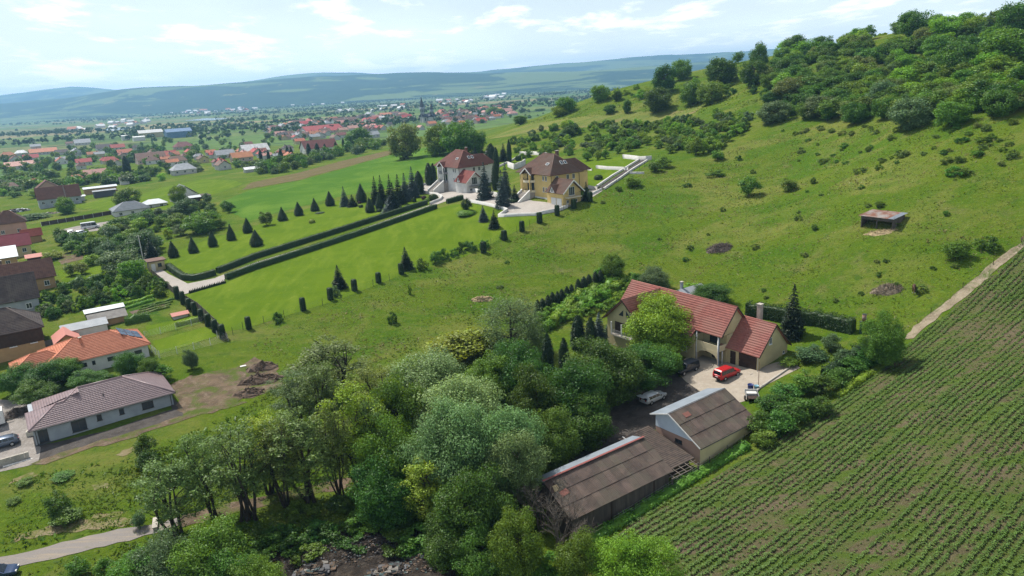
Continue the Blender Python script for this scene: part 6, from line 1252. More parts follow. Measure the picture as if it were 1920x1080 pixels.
for a, b, hh, w, mt, lab in ((600, 400, .45, 3.0, L_hedge, 'flat clipped green disc bush on the upper lawn'), (585, 418, 1.2, 1.9, L_yellow, 'golden round bush on the upper lawn'), (674, 382, .9, 1.3, pmat('purple_leaf', (.06, .025, .03)), 'small purple bush by the egg-shaped thuja'), (677, 389, .9, 1.6, L_hedge, 'small green ball bush by the purple bush'), (711, 397, 1.0, 1.8, L_hedge, 'ball bush at the foot of the broad blue spruce'), (777, 379, 1.5, 1.3, L_hedge, 'egg-shaped bush near the round flower bed'), (795, 374, 1.3, 1.6, pmat('purple_leaf', (.06, .025, .03)), 'purple ball bush in the round flower bed'), (813, 375, 2.0, 3.0, L_hedge, 'large green ball in the round flower bed'), (801, 378, 1.2, 1.8, L_mid, 'small green ball in the round flower bed'), (772, 366, 1.4, 1.8, L_mid, 'green ball beside the left courtyard wall'), (875, 403, 1.5, 5.2, L_mid, 'round flower mound with shrubs on the big lawn'), (1122, 336, 1.3, 2.6, L_hedge, 'clipped oval bush on the terrace lawn'), (972, 301, 2.0, 2.6, L_hedge, 'clipped ball bush behind the villas'), (963, 378, 1.0, 3.4, L_hedge, 'low clipped bush left of the yellow villa stair')):
    x, y = G(a, b)[:2]; solo(x, y, 'ball', hh, w, mt, 'clipped_bush', lab, 'shrub')
x, y = G(876, 400)[:2]; e = stand(x, y, 'small', 4.4, 2.8, L_hedge, 'umbrella_tree', 'small clipped mushroom tree above the flower mound', 'tree')
# shrubs along the wire fence and lone ones on the meadow
for a, b, w, hh, mt, lab in ((522, 603, 22, 2.4, L_dark, 'dark thin bush on the wire fence near the lawn corner'), (632, 555, 18, 2.4, L_greygreen, 'grey-green bush under the lower lawn spruce'), (792, 505, 26, 2.8, L_mid, 'leafy bush on the fence right of the upper lawn spruce'), (818, 493, 24, 3.0, L_mid, 'second leafy bush on the fence'), (834, 487, 22, 2.8, L_mid, 'third leafy bush on the fence'), (852, 480, 20, 2.0, L_mid, 'low leafy bush on the fence'), (862, 473, 16, 2.6, L_dark, 'narrow bush on the fence'), (880, 468, 30, 2.6, L_dark, 'broad dark bush on the fence'), (908, 464, 24, 2.2, L_mid, 'pale leafy bush on the fence'), (944, 447, 16, 1.6, L_dark, 'small bush under the fence pillar'), (736, 605, 22, 2.4, L_dark, 'lone dark bush on the lower meadow'), (769, 552, 9, 2.4, L_mid, 'single thin sapling on the lower meadow'), (1405, 368, 42, 5.2, L_mid, 'lone round tree on the meadow'), (1478, 358, 34, 3.0, L_mid, 'small lone tree right of the round meadow tree'), (1526, 344, 15, 1.6, L_dark, 'dark small bush right of the small lone tree'), (1793, 485, 46, 3.4, L_mid, 'spreading bush on the meadow near the dirt track'), (1850, 467, 44, 2.6, L_dark, 'rounded dark bush on the meadow near the dirt track'), (1340, 330, 36, 1.8, L_mid, 'low bush on the upper meadow'), (1290, 350, 18, 1.2, L_dark, 'small dark bush on the upper meadow'), (1385, 300, 14, 1.6, L_dark, 'tiny dark bush near the top of the meadow'), (1790, 330, 40, 2.0, L_mid, 'sprawling bush on the upper right meadow'), (1528, 430, 16, 1.2, L_dark, 'dark weed clump on the middle meadow'), (1160, 358, 16, 1.6, L_dark, 'dark round bush by the estate fence'), (1185, 350, 36, 3.0, L_mid, 'broad bush by the estate fence'), (1228, 322, 28, 3.0, L_dark, 'dark bush by the estate fence near the stair'), (1245, 314, 30, 3.4, L_mid, 'tall bush by the estate fence at the stair top'), (1305, 290, 30, 5.5, L_mid, 'tree at the upper end of the estate fence'), (1320, 288, 18, 4.5, L_bright, 'light tree beside the fence-end tree'), (1345, 300, 26, 3, L_mid, 'bush right of the fence-end trees')):
    x, y = G(a, b)[:2]; m = depth((x, y, H(x, y)))/F_PX
    stand(x, y, 'small' if hh > 2.9 else 'shrub', hh, w*m, mt, 'bush' if hh < 4 else 'tree', lab, 'shrub' if hh < 4 else 'tree')
# ------------------------------------------------------------------ hillside wood, spur and orchard
hw = 'trees and thicket bushes on the hillside'
HT = [(1715, 16, 56, 11, 'round', L_dark, 'dark round-headed oak standing against the sky on the ridge'), (1775, 25, 60, 9, 'round', L_bright, 'bright green tree right of the ridge oak'), (1858, 20, 40, 10, 'spruce', L_greygreen, 'grey pointed tree on the ridge'), (1905, 0, 60, 13, 'round', L_dark, 'dark tree at the top right corner'), (1890, 45, 100, 12, 'round', L_mid, 'huge round green tree at the right edge below the ridge'), (1800, 75, 80, 11, 'round', L_dark, 'dark broad tree on the upper hillside'), (1760, 62, 50, 8, 'round', L_mid, 'green tree left of the dark broad one'), (1490, 62, 44, 9, 'round', L_dark, 'dark tree on the skyline at the left of the thicket'), (1425, 78, 40, 13, 'round', L_dark, 'tall dark tree at the hill shoulder'), (1415, 110, 48, 10, 'round', L_dark, 'dark tree just below the tall shoulder tree'), (1354, 103, 56, 13, 'round', L_dark, 'large dark tree left of the bright slope'), (1385, 95, 22, 6, 'small', L_mid, 'small tree on the bright slope skyline'), (1277, 109, 36, 10, 'round', L_mid, 'mid-green tree on the spur skyline'), (1304, 108, 12, 5, 'spruce', L_greygreen, 'pointed tree tip on the spur skyline'), (1246, 120, 42, 13, 'round', L_dark, 'dark tree left of the mid-green skyline tree'), (1195, 122, 34, 9, 'round', L_mid, 'pale green tree on the spur skyline'), (1160, 130, 36, 9, 'round', L_olive, 'olive tree left of the pale skyline tree'), (1096, 152, 40, 9, 'round', L_dark, 'dark tree at the left of the spur'), (1125, 158, 36, 8, 'round', L_mid, 'green tree beside the dark spur tree'), (1232, 160, 56, 11, 'round', L_dark, 'big dark round tree alone on the spur slope'), (1176, 186, 16, 6, 'round', L_dark, 'dark upright bush below the spur trees'), (1143, 195, 24, 4, 'round', L_dark, 'twin dark bushes above the hay strip'), (1157, 168, 20, 5, 'round', L_dark, 'dark bush under the olive skyline tree'), (1300, 150, 60, 10, 'round', L_mid, 'green tree mass below the pointed tip'), (1335, 150, 50, 9, 'round', L_mid, 'green tree at the foot of the large dark tree'), (1330, 165, 30, 5, 'round', L_greygreen, 'grey bush below the large dark tree'), (1452, 188, 62, 7, 'round', L_greygreen, 'rounded grey-green willow bush at the thicket foot'), (1485, 142, 60, 8, 'round', L_olive, 'olive tree above the willow bush'), (1540, 175, 56, 7, 'round', L_greygreen, 'grey-green tree at the thicket foot'), (1655, 150, 50, 8, 'round', L_greygreen, 'grey tree in the middle of the thicket'), (1710, 178, 72, 8, 'round', L_greygreen, 'large grey-green bush at the thicket edge'), (1790, 185, 60, 6, 'round', L_mid, 'green bush right of the large grey-green one'), (1605, 190, 50, 6, 'round', L_dark, 'dark bush at the thicket edge'), (1880, 165, 60, 6, 'round', L_dark, 'dark bush at the right edge of the thicket'), (1840, 165, 40, 5, 'round', L_mid, 'green bush left of the right-edge dark one'), (1045, 172, 46, 9, 'round', L_mid, 'leafy tree at the left end of the spur'), (1060, 180, 40, 8, 'round', L_mid, 'second leafy tree at the left end of the spur'), (1016, 182, 26, 6, 'round', L_mid, 'green tree descending the spur end'), (1048, 198, 30, 5, 'round', L_bright, 'bright bush below the spur end trees'), (1013, 203, 20, 4, 'round', L_dark, 'dark bush on the spur end'), (975, 215, 26, 5, 'round', L_dark, 'dark bush at the low tip of the spur'), (925, 200, 34, 12, 'round', L_mid, 'tall tree where the spur meets the village'), (757, 228, 62, 17, 'round', L_olive, 'very large olive-green tree before the church'), (669, 236, 48, 15, 'round', L_dark, 'very large dark green tree in the village'), (820, 232, 60, 14, 'round', L_mid, 'left third of the big bush mass before the church'), (855, 226, 66, 15, 'round', L_mid, 'middle of the big bush mass before the church'), (885, 236, 50, 12, 'round', L_mid, 'right end of the big bush mass before the church'), (1058, 224, 18, 5, 'small', L_bright, 'bright bush above the orchard'), (1070, 232, 30, 5, 'round', L_dark, 'dark bush above the orchard')]
for i, a in enumerate(HT): T(*a[:6], a[6], group=hw, var=i)
rg = np.random.RandomState(12)
def inpoly(pts, n, rg):
    q = np.array(pts, float); x0, y0 = q.min(0); x1, y1 = q.max(0); out = []
    while len(out) < n:
        a = rg.uniform(x0, x1); b = rg.uniform(y0, y1); ins = False
        for (p, r), (s, t) in zip(q, np.roll(q, -1, 0)):
            if (r > b) != (t > b) and a < (s-p)*(b-r)/(t-r)+p: ins = not ins
        if ins: out.append((a, b))
    return out
TH = [(1440, 130), (1480, 92), (1560, 74), (1660, 62), (1740, 52), (1920, 42), (1920, 205), (1870, 215), (1820, 208), (1780, 218), (1700, 222), (1620, 225), (1540, 228), (1460, 215), (1430, 175)]
for a, b in inpoly(TH, 290, rg):
    x, y = G(a, b)[:2]; hh = rg.uniform(3.2, 6.8); stand(x, y, 'round' if rg.uniform() < .55 else 'small', hh, hh*rg.uniform(1.0, 1.6), mt := (L_mid, L_bright, L_dark, L_olive, L_mid, L_dark, L_mid)[rg.randint(7)], 'thicket_bush', '%s %s bush at the %s of the hillside thicket' % (size_word(hh, 3.2, 6.8), tint(mt), where(a, b, TH)), 'shrub', 'hillside thicket bushes')
for a, b in inpoly([(1080, 170), (1240, 130), (1420, 100), (1440, 190), (1330, 175), (1100, 195)], 36, rg)+inpoly([(960, 225), (1080, 175), (1100, 190), (990, 225)], 12, rg):
    x, y = G(a, b)[:2]; hh = rg.uniform(1.8, 4.2); stand(x, y, 'shrub', hh, hh*rg.uniform(1.2, 1.8), mt := (L_mid, L_dark, L_bright, L_greygreen)[rg.randint(4)], 'slope_bush', '%s %s bush on the grassy spur slope, %s' % (size_word(hh, 1.8, 4.2), tint(mt), where(a, b, [(960, 100), (1440, 225)])), 'shrub', 'bushes on the spur slope')
ORC = [(975, 300), (960, 268), (1010, 245), (1080, 236), (1240, 232), (1380, 215), (1420, 228), (1330, 290), (1250, 280), (1180, 282), (1080, 296), (1040, 288)]
for i, (a, b) in enumerate(inpoly(ORC, 190, rg)):
    x, y = G(a, b)[:2]; hh = rg.uniform(2.4, 3.8); stand(x, y, 'shrub', hh, hh*rg.uniform(1.2, 1.7), mt := (L_mid, L_greygreen, L_mid, L_bright)[rg.randint(4)], 'orchard_bush', '%s %s fruit bush, %s of the orchard behind the villas' % (size_word(hh, 2.4, 3.8), tint(mt), where(a, b, ORC)), 'shrub', 'dense orchard behind the villas')
for a, b in ((1100, 302), (1122, 300), (1135, 298), (1160, 288), (1178, 284), (1193, 278), (1213, 272), (1255, 287), (1275, 278), (1112, 292), (1150, 280), (1168, 275)):
    x, y = G(a, b)[:2]; stand(x, y, 'small', rg.uniform(2.8, 3.8), rg.uniform(2.8, 3.6), L_mid, 'fruit_tree', 'single fruit tree on the terrace grass, %s' % where(a, b, [(1100, 272), (1275, 303)]), 'tree', 'fruit trees on the terrace grass')
# hedge-like dark line on the upper meadow edge
for a, b in ((1130, 240), (1150, 238), (1195, 240), (1215, 238), (1270, 232), (1290, 228), (1365, 225), (1395, 225)):
    x, y = G(a, b)[:2]; stand(x, y, 'shrub', 3.2, 4.5, L_dark, 'boundary_bush', 'dark bush in the boundary line above the orchard, %s' % where(a, b, [(1130, 225), (1396, 241)], True), 'shrub', 'boundary bushes above the orchard')
# weedy bushes over the meadow (named ones above are the larger)
MEAD = [(700, 620), (950, 460), (1130, 380), (1330, 300), (1480, 240), (1880, 225), (1900, 440), (1700, 600), (1600, 590), (1440, 560), (1250, 490), (1100, 480), (900, 560)]
for a, b in inpoly(MEAD, 46, rg)+inpoly([(1450, 245), (1900, 225), (1900, 310), (1500, 310)], 60, rg):
    x, y = G(a, b)[:2]; hh = rg.uniform(.5, 1.1)*(1.3 if b < 330 else 1); solo(x, y, 'shrub', hh, hh*rg.uniform(1.4, 2.6), mt := (L_mid, L_dark, L_olive, L_weed)[rg.randint(4)], 'weed_clump', '%s %s weedy clump on the %s of the open meadow' % (size_word(hh, .5, 1.3), tint(mt), where(a, b, MEAD)), 'weeds', 'weed clumps on the meadow')
# ------------------------------------------------------------------ left gardens and shrub belt
for a, b, w, hh, k, mt, lab in ((218, 468, 70, 6, 'round', L_greygreen, 'grey-green tree in the shrub belt left of the gatehouse'), (260, 430, 60, 7, 'round', L_greygreen, 'pale leafy tree in the middle of the shrub belt'), (277, 446, 34, 6, 'spruce', L_spruce, 'dark tall spruce behind the gatehouse'), (180, 442, 50, 5, 'round', L_dark, 'dark bush tree right of the parked vans'), (200, 450, 50, 5, 'round', L_greygreen, 'grey bush tree left of the spruce'), (243, 484, 46, 5.5, 'round', L_bright, 'bright round tree beside the utility pole'), (170, 475, 30, 3.2, 'small', L_bright, 'yellowish small tree at the bare patch'), (147, 490, 26, 3.5, 'small', L_olive, 'left small fruit tree on the bare patch'), (128, 492, 24, 3.5, 'small', L_olive, 'second small fruit tree on the bare patch'), (375, 395, 66, 6.5, 'round', L_mid, 'round leafy tree at the left end of the crop field'), (345, 372, 46, 6, 'round', L_greygreen, 'grey-green tree by the pale outhouse'), (330, 345, 30, 8, 'round', L_mid, 'round tree on the orchard meadow'), (262, 396, 46, 4.5, 'round', L_dark, 'dark tree before the grey hip-roofed house'), (220, 405, 40, 4.5, 'round', L_dark, 'dark tree at the parking yard end'), (118, 368, 38, 7, 'round', L_mid, 'round green tree before the brown-roofed farmhouse'), (335, 420, 30, 3.5, 'small', L_greygreen, 'small pale tree between conical thujas'), (298, 405, 26, 3.5, 'small', L_mid, 'small tree in the rough behind the upper lawn'), (410, 410, 24, 3, 'small', L_mid, 'bush tree left of the fifth conical thuja'), (95, 470, 36, 2.6, 'small', L_yellow, 'bright yellow-green bush by the red-tiled roof'), (60, 400, 60, 2.2, 'small', L_dark, 'low dark shrubs by the far garden'), (235, 352, 44, 8, 'round', L_dark, 'dark broad tree among village gardens'), (233, 292, 16, 13, 'column', L_thuja, 'tall dark cypress in the left village')):
    (T(a, b, w, hh, k, mt, lab) if k != 'column' else solo(*top_xy(a, b, hh)[:2], k, hh, w*top_xy(a, b, hh)[2], mt, 'cypress', lab, 'cypress'))
BELT = [([(95, 445), (180, 442), (300, 400), (400, 380), (440, 400), (320, 440), (300, 480), (250, 490), (160, 500), (110, 460)], 85, 2.0, 4.4, 'shrub belt left of the gatehouse'), ([(70, 560), (150, 540), (240, 510), (300, 530), (320, 560), (250, 560), (180, 575), (90, 600)], 75, 1.6, 3.2, 'garden bushes between the left houses'), ([(0, 372), (80, 372), (150, 352), (260, 345), (300, 330), (200, 322), (0, 340)], 95, 3.0, 6.5, 'trees among the left village gardens'), ([(200, 345), (300, 345), (360, 325), (480, 318), (480, 300), (300, 305)], 34, 3, 5, 'orchard trees beside the orchard meadow')]
for pts, n, h0, h1, g in BELT:
    for a, b in inpoly(pts, n, rg):
        x, y = G(a, b)[:2]; hh = rg.uniform(h0, h1); big = hh > 3.4; stand(x, y, 'far' if b < 370 else ('small' if big else 'shrub'), hh, hh*rg.uniform(.9, 1.5), mt := (L_mid, L_dark, L_greygreen, L_dark, L_bright)[rg.randint(5)], 'garden_bush' if not big else 'garden_tree', '%s %s %s, %s of the %s' % (size_word(hh, h0, h1), tint(mt), 'tree' if big else 'bush', where(a, b, pts), g.replace('trees among', 'trees filling')), 'tree' if big else 'shrub', g)
for i in range(4): hedge('crop_row', [(255+i*3, 592-i*5), (318+i*3, 576-i*5)], .45, .35, 'low green crop row in the vegetable bed', L_mid, .2, 40, 'vegetable rows', lump=.2, cat='crop')
for i in range(3): hedge('crop_row', [(228+i*4, 582-i*9), (290+i*4, 563-i*9)], .8, .45, 'row of taller vegetables in the kitchen garden', L_bright, .25, 40, 'kitchen garden rows', lump=.2, cat='crop')
hedge('hedge', [(235, 608), (282, 598)], 1.4, 1.3, 'short dark hedge behind the orange house', L_dark, .2, 50, lump=.15)
hedge('hedge', [(110, 545), (170, 530), (225, 514), (262, 512)], 1.6, 1.5, 'loose flowering hedge below the ochre house lawn', L_dark, .25, 40, lump=.25)
hedge('hedge', [(330, 612), (385, 598), (404, 612)], .9, .9, 'low clipped hedge around the small bright lawn', L_bright, .2, 40, lump=.1)

# ------------------------------------------------------------------ the left houses
def simple_house(label, px, py, L_, Wd, he, rise, roof_m, wall_m, ang=35, hip=0.0, name='house', chim=True, wins=True, z=None, group=None, cat='house', tiled=True, xy=None, ov=.5, axis=0):
    """px, py: near wall base corner (least x, least y in its own frame)"""
    h = place(px, py, xy=xy, ang=ang+axis, name=name, label=label, cat=cat, group=group, z=z)
    walls(h, 0, L_, 0, Wd, -1.2, he-.28, wall_m, gable=None if hip else max(he-.2, he+rise*.97-.28))
    q, caps = rect_roof(-ov, L_+ov, -ov, Wd+ov, he-.15, he+rise, hip, hip); roof_obj('roof', q, roof_m, h, tiled=tiled, caps=caps if tiled else None, course=.42, wave=.4, amp=.012, step=.05)
    if chim: chimney(h, L_*.3, Wd*.62, he+rise*.4, he+rise+.9, .5)
    if wins:
        n = max(1, int(L_/3.2))
        for i in range(n): window(h, (L_*(i+.5)/n, 0, he*.55), S_, 1.1, 1.2)
        n = max(1, int(Wd/3.5))
        for i in range(n): window(h, (0, Wd*(i+.5)/n, he*.55), W_, 1.0, 1.2); window(h, (L_, Wd*(i+.5)/n, he*.55), E_, 1.0, 1.2)
    return h
p = atz(88, 655, 3.0); h = simple_house('dark brown hip-roofed house with black panelled upper wall at the left edge', 0, 0, 16, 11, 5.0, 3.4, M_dkroof, M_ochre, hip=5.0, xy=(p[0]-13.2, p[1]-9.2), z=2.6, chim=False)
MB().box(-.12, 16.05, -.1, -.03, 2.3, 4.9).build('upper_cladding', M_dkwood, h); MB().box(16.03, 16.12, -.1, 11, 2.3, 4.9).build('upper_cladding', M_dkwood, h)
p = atz(78, 582, 4.0); h = simple_house('weathered dark tiled gable house with a thin chimney', 0, 0, 15, 10, 3.6, 4.6, M_dkroof, M_greywall, xy=(p[0]-12.3, p[1]-8.8), z=3.6, chim=False); chimney(h, 8.5, 4.0, 6.5, 9.6, .45)
p = atz(107, 540, 4.5); h = simple_house('ochre-walled house under a worn brown-red tile roof', 0, 0, 14, 8.5, 3.4, 3.6, pmat('worn_red_tile', (.20, .10, .07), (.13, .07, .055), 1.2, .8, .3, 14), M_ochre, xy=(p[0]-11.5, p[1]-8.0), z=4.3)
p = atz(62, 498, 5.0); h = simple_house('pale grey metal-roofed house with ochre gable', 0, 0, 8.5, 10, 3.6, 2.2, M_metal, M_ochre, xy=(p[0]-10.5, p[1]-5.5), z=4.6, chim=False, axis=90-90, tiled=False)
p = atz(58, 480, 5.2); h = simple_house('long crimson-roofed house at the left edge', 0, 0, 20, 9, 3.4, 2.8, pmat('crimson_roof', (.30, .06, .075), (.24, .05, .06), .8, .6), M_cream, xy=(p[0]-17.5, p[1]-9.0), z=5.0, chim=False)
p = atz(52, 448, 5.5); h = simple_house('tall salmon-walled house with steep brown hip roof', 0, 0, 9, 9, 6.2, 3.6, M_brownroof, M_pink, hip=4.2, xy=(p[0]-8.2, p[1]-3.0), z=5.0, chim=True)
for zc in (1.8,): window(h, (9, 4.5, 1.8), E_, 1.1, 1.4)
p = atz(92, 450, 5.6); simple_house('small red-roofed shed with brick gable beside the salmon house', 0, 0, 5, 4.5, 2.3, 1.9, pmat('small_red_roof', (.34, .09, .06), (.27, .07, .05), 1, .7), M_ochre, xy=(p[0]-6, p[1]-3.2), z=5.3, chim=False, wins=False, name='shed', cat='shed')
p = atz(82, 492, 5.0); simple_house('tiny pink-roofed lean-to with dark frame', 0, 0, 3.2, 3.2, 2.2, .6, pmat('pink_roof', (.48, .20, .16), rough=.7), M_dkwood, xy=(p[0]-3, p[1]-2), z=4.8, chim=False, wins=False, name='shed', cat='shed', tiled=False)
# sheds behind the orange house
for lab, a, b, L_, Wd, he, ri, rm, wm, zz_ in (('flat pale metal-roofed shed behind the orange house', 163, 598, 7.0, 3.0, 2.6, .3, M_paleroof, M_dkwood, 2.6), ('grey sheet-roofed white shed, left one', 122, 640, 7.5, 5.0, 2.6, .6, M_greyroof, M_white, 2.4), ('grey-brown old roofed shed adjoining the white one', 172, 618, 6.5, 5.0, 2.5, .8, pmat('old_grey_roof', (.22, .21, .19), (.16, .15, .14), 1, .9), M_ochre, 2.6), ('pink sheet-roofed open shelter in the garden strip', 326, 600, 2.8, 2.0, 1.8, .3, pmat('pink_roof', (.48, .2, .16)), M_whitewall, 2.8)):
    simple_house(lab, a, b, L_, Wd, he, ri, rm, wm, name='shed', cat='shed', chim=False, wins=False, tiled=False, ov=.3, z=zz_)
p = atz(150, 636, 4.4); simple_house('small pink gable-roofed hut just behind the orange ridge', 0, 0, 5.5, 3.5, 2.3, 1.3, pmat('pink_roof', (.48, .2, .16)), M_ochre, xy=(p[0]-1, p[1]+1.0), z=2.0, name='hut', cat='hut', chim=False, wins=False, tiled=False, axis=90)
# houses around the orchard meadow
p = atz(222, 412, 6); simple_house('grey hip-roofed bungalow by the parking yard', 0, 0, 12, 10, 2.8, 2.4, M_greyroof, M_white, hip=4.6, xy=(p[0]-2, p[1]+2), z=6.0, chim=False)
p = atz(275, 394, 7); simple_house('light grey low annex right of the grey bungalow', 0, 0, 8, 6, 2.4, 1.4, M_paleroof, M_white, hip=2.6, xy=(p[0]-1, p[1]+1), z=6.6, chim=False, tiled=False)
p = atz(372, 376, 8); h = simple_house('white gabled house with slate-grey roof at the crop field end', 0, 0, 10, 9, 3.0, 3.6, M_greyroof, M_white, xy=(p[0], p[1]+1), z=7.6, axis=90, chim=False); MB().box(-1.5, 6, -4.2, -.1, -1, 2.0).build('lean_to_wall', M_wood, h); MB().box(-1.8, 6.2, -4.5, .1, 2.0, 2.15).build('lean_to_roof', M_dkwood, h)
simple_house('pale low outhouse left of the white gabled house', 358, 380, 3.6, 3, 2.0, .5, M_paleroof, M_dkwood, chim=False, wins=False, name='shed', cat='shed', tiled=False)
p = atz(85, 388, 6); h = simple_house('large brown-roofed farmhouse with dark roof stripe', 0, 0, 16, 9, 3.6, 4.6, pmat('brown_red_roof', (.21, .10, .075), (.16, .08, .06), 1, .75), M_greywall, xy=(p[0]-3, p[1]+1), z=5.4, chim=False); MB().hexa([(10, -.6, 3.6), (10.6, -.6, 3.6), (10.6, 4.5, 8.4), (10, 4.5, 8.4), (10, -.6, 3.75), (10.6, -.6, 3.75), (10.6, 4.5, 8.55), (10, 4.5, 8.55)]).build('roof_stripe', M_dkwood, h)
simple_house('gable end wing behind the brown farmhouse roof', 112, 365, 7, 9, 4.2, 3.4, pmat('brown_red_roof', (.21, .1, .075)), M_pink, axis=90, chim=False)
simple_house('white-roofed open shed right of the brown farmhouse', 132, 380, 6, 4, 2.4, .3, M_paleroof, M_white, chim=False, wins=False, name='shed', cat='shed', tiled=False)
h = simple_house('long shed with bright white and slate roof behind the rubble garden', 160, 366, 14, 5, 3.0, .5, M_paleroof, M_ochre, chim=False, wins=False, name='shed', cat='shed', tiled=False)
simple_house('dark grey block wall shed before the long white-roofed one', 178, 372, 9, 4, 3.2, .2, M_greyroof, pmat('dark_block', (.10, .10, .11), rough=.9), chim=False, wins=False, name='shed', cat='shed', tiled=False)
heap('rubble_heap', 70, 405, 9, 2.4, .6, M_stone, 'pale heap of building rubble in the far garden', 'rubble heap', 220, (.3, .9), 61, mats=[M_stone, M_conc, M_straw])
heap('timber_stack', 30, 398, 6, 1.6, 1.2, M_wood, 'grey stack of boards beside the rubble heap', 'timber stack', 60, (.5, 1.2), 62, mats=[M_wood, M_paleroof])
# ------------------------------------------------------------------ the village
def roofcol(n, c): return pmat('village_'+n, c, tuple(v*.72 for v in c), .5, .75, .2, 8, vary=.15)
RC = {'orange': roofcol('orange', (.40, .15, .075)), 'red': roofcol('red', (.36, .075, .06)), 'maroon': roofcol('maroon', (.19, .075, .06)), 'brown': roofcol('brown', (.16, .095, .07)), 'dark': roofcol('dark', (.075, .065, .065)), 'grey': roofcol('grey', (.30, .32, .34)), 'pale': roofcol('pale', (.62, .63, .62)), 'pink': roofcol('pink', (.45, .24, .20)), 'white': roofcol('white', (.74, .75, .75)), 'blue': roofcol('blue', (.12, .20, .32))}
WC = [M_white, M_cream, M_whitewall, pmat('pale_pink_wall', (.55, .42, .36), rough=.85), M_whitewall]
vr = np.random.RandomState(77)
def vhouse(px, py, wpx, rc, label, he=3.0, ratio=.7, ang=35, axis=0, hip=False, wall=None, group=None, name='village_house', cat='house', pitch=.36, wins=None):
    x, y = G(px, py)[:2]; m = depth((x, y, H(x, y)))/F_PX; W_tot = wpx*m
    a = rad(ang+axis); L_ = W_tot/(abs(math.cos(a))+ratio*abs(math.sin(a))); Wd = L_*ratio
    if axis: L_, Wd = L_, Wd
    c = np.array([x, y]); ux = np.array([math.cos(a), math.sin(a)]); uy = np.array([-math.sin(a), math.cos(a)]); o = c-ux*L_/2+uy*.0
    wins = (wpx > 24) if wins is None else wins
    return simple_house(label, 0, 0, L_, Wd, he, Wd*pitch if Wd < 14 else Wd*.2, RC[rc], wall or WC[vr.randint(len(WC))], ang=ang, axis=axis, hip=Wd*.42 if hip else 0, xy=tuple(o), chim=wpx > 16 and cat == 'house', wins=wins and cat == 'house', tiled=False, name=name, group=group, cat=cat, z=H(*c)-.1)
VH = [(397, 292, 20, 'orange', 'orange-roofed house at the left of the long grey-roofed row'), (425, 297, 40, 'grey', 'long grey-roofed white house in the village row', 0), (465, 277, 24, 'maroon', 'maroon-roofed house behind the long grey hall'), (483, 290, 58, 'pale', 'long pale grey hall in the village', 0), (390, 304, 28, 'brown', 'grey-brown gabled house before the orange one', 90), (430, 316, 36, 'brown', 'brown brick gable house near the greenhouse', 90), (457, 303, 44, 'orange', 'large orange-roofed house behind the greenhouse', 0), (503, 299, 20, 'pink', 'small pinkish-roofed house left of the grey one'), (522, 300, 18, 'grey', 'white house with slate-grey roof by the tall shrubs'), (553, 299, 28, 'orange', 'white gable house with pale orange roof', 90), (612, 250, 88, 'red', 'very long bright red roof in the village centre', 0), (517, 243, 34, 'maroon', 'maroon-roofed house beyond the village meadow'), (597, 235, 22, 'orange', 'large cream house with tan hip roof'), (542, 284, 22, 'dark', 'dark-roofed house left of the big maroon roof'), (635, 262, 22, 'brown', 'brown gable behind the big maroon roof', 90), (564, 270, 22, 'orange', 'orange-brown roof above the maroon one'), (702, 258, 28, 'grey', 'flat grey hall right of the very large dark tree', 0), (698, 246, 20, 'orange', 'orange gabled house behind the flat grey hall', 90), (722, 243, 20, 'orange', 'second orange gabled house left of the olive tree', 90), (287, 306, 60, 'brown', 'big dark brown roofed house with white wall at left', 0), (335, 309, 40, 'brown', 'brown-roofed house right of the big dark brown one'), (348, 327, 50, 'grey', 'grey hip-roofed house above the orchard meadow', 0), (347, 280, 40, 'maroon', 'brown-red roofed house among trees'), (83, 290, 54, 'orange', 'long orange-roofed stable at the far left', 0), (117, 291, 24, 'dark', 'dark-roofed end of the long stable'), (42, 317, 62, 'pink', 'pale pink-roofed long house at the left edge', 0), (41, 303, 30, 'maroon', 'maroon gabled house behind the pale pink one', 90), (16, 297, 30, 'orange', 'pale orange roof at the left edge'), (41, 292, 24, 'white', 'white-roofed barn beside the long stable'), (182, 336, 44, 'pink', 'pink-roofed house with white porch among the left trees', 0), (145, 342, 24, 'orange', 'orange hip-roofed house left of the pink one'), (73, 351, 34, 'orange', 'pinkish orange hip roof above the brown farmhouse'), (235, 346, 18, 'dark', 'small dark-roofed house by the tall cypress'), (156, 272, 32, 'grey', 'grey-roofed house far out on the left'), (68, 279, 20, 'grey', 'small grey house beyond the long stable'), (131, 273, 14, 'brown', 'tiny brown-roofed house far left'), (20, 360, 34, 'brown', 'pink-brown hip-roofed house at the far left edge'), (845, 219, 16, 'maroon', 'maroon-roofed house right of the church'), (860, 227, 22, 'brown', 'brown-roofed house right of the church'), (874, 223, 14, 'red', 'bright red-roofed house behind the bush mass'), (904, 231, 26, 'red', 'red-roofed house left of the tall spur tree'), (898, 208, 30, 'maroon', 'maroon roof at the village end'), (954, 212, 26, 'pink', 'pale pink-brown roof at the village end'), (812, 236, 20, 'orange', 'orange-roofed house before the church'), (793, 243, 16, 'pink', 'pink gable before the church', 90), (758, 228, 20, 'orange', 'orange roof above the olive tree'), (742, 215, 24, 'brown', 'brown-roofed house left of the church'), (716, 225, 18, 'pale', 'pale roofed house left of the church'), (690, 235, 40, 'maroon', 'long maroon roof above the very large dark tree', 0), (660, 228, 24, 'brown', 'brown roof in the village middle'), (930, 222, 18, 'maroon', 'maroon roof right of the tall spur tree')]
for q in VH: vhouse(*q[:5], axis=q[5] if len(q) > 5 else 0, hip='hip' in q[4] or (len(q) == 5 and vr.uniform() < .3))
h = vhouse(604, 287, 68, 'maroon', 'largest village house with big dark maroon mansard roof and white walls', he=3.8, ratio=.45, pitch=.5)
h = vhouse(477, 322, 34, 'white', 'white plastic-covered greenhouse tunnel', he=1.8, ratio=.45, pitch=.25, name='greenhouse', cat='greenhouse', wall=M_whitewall)
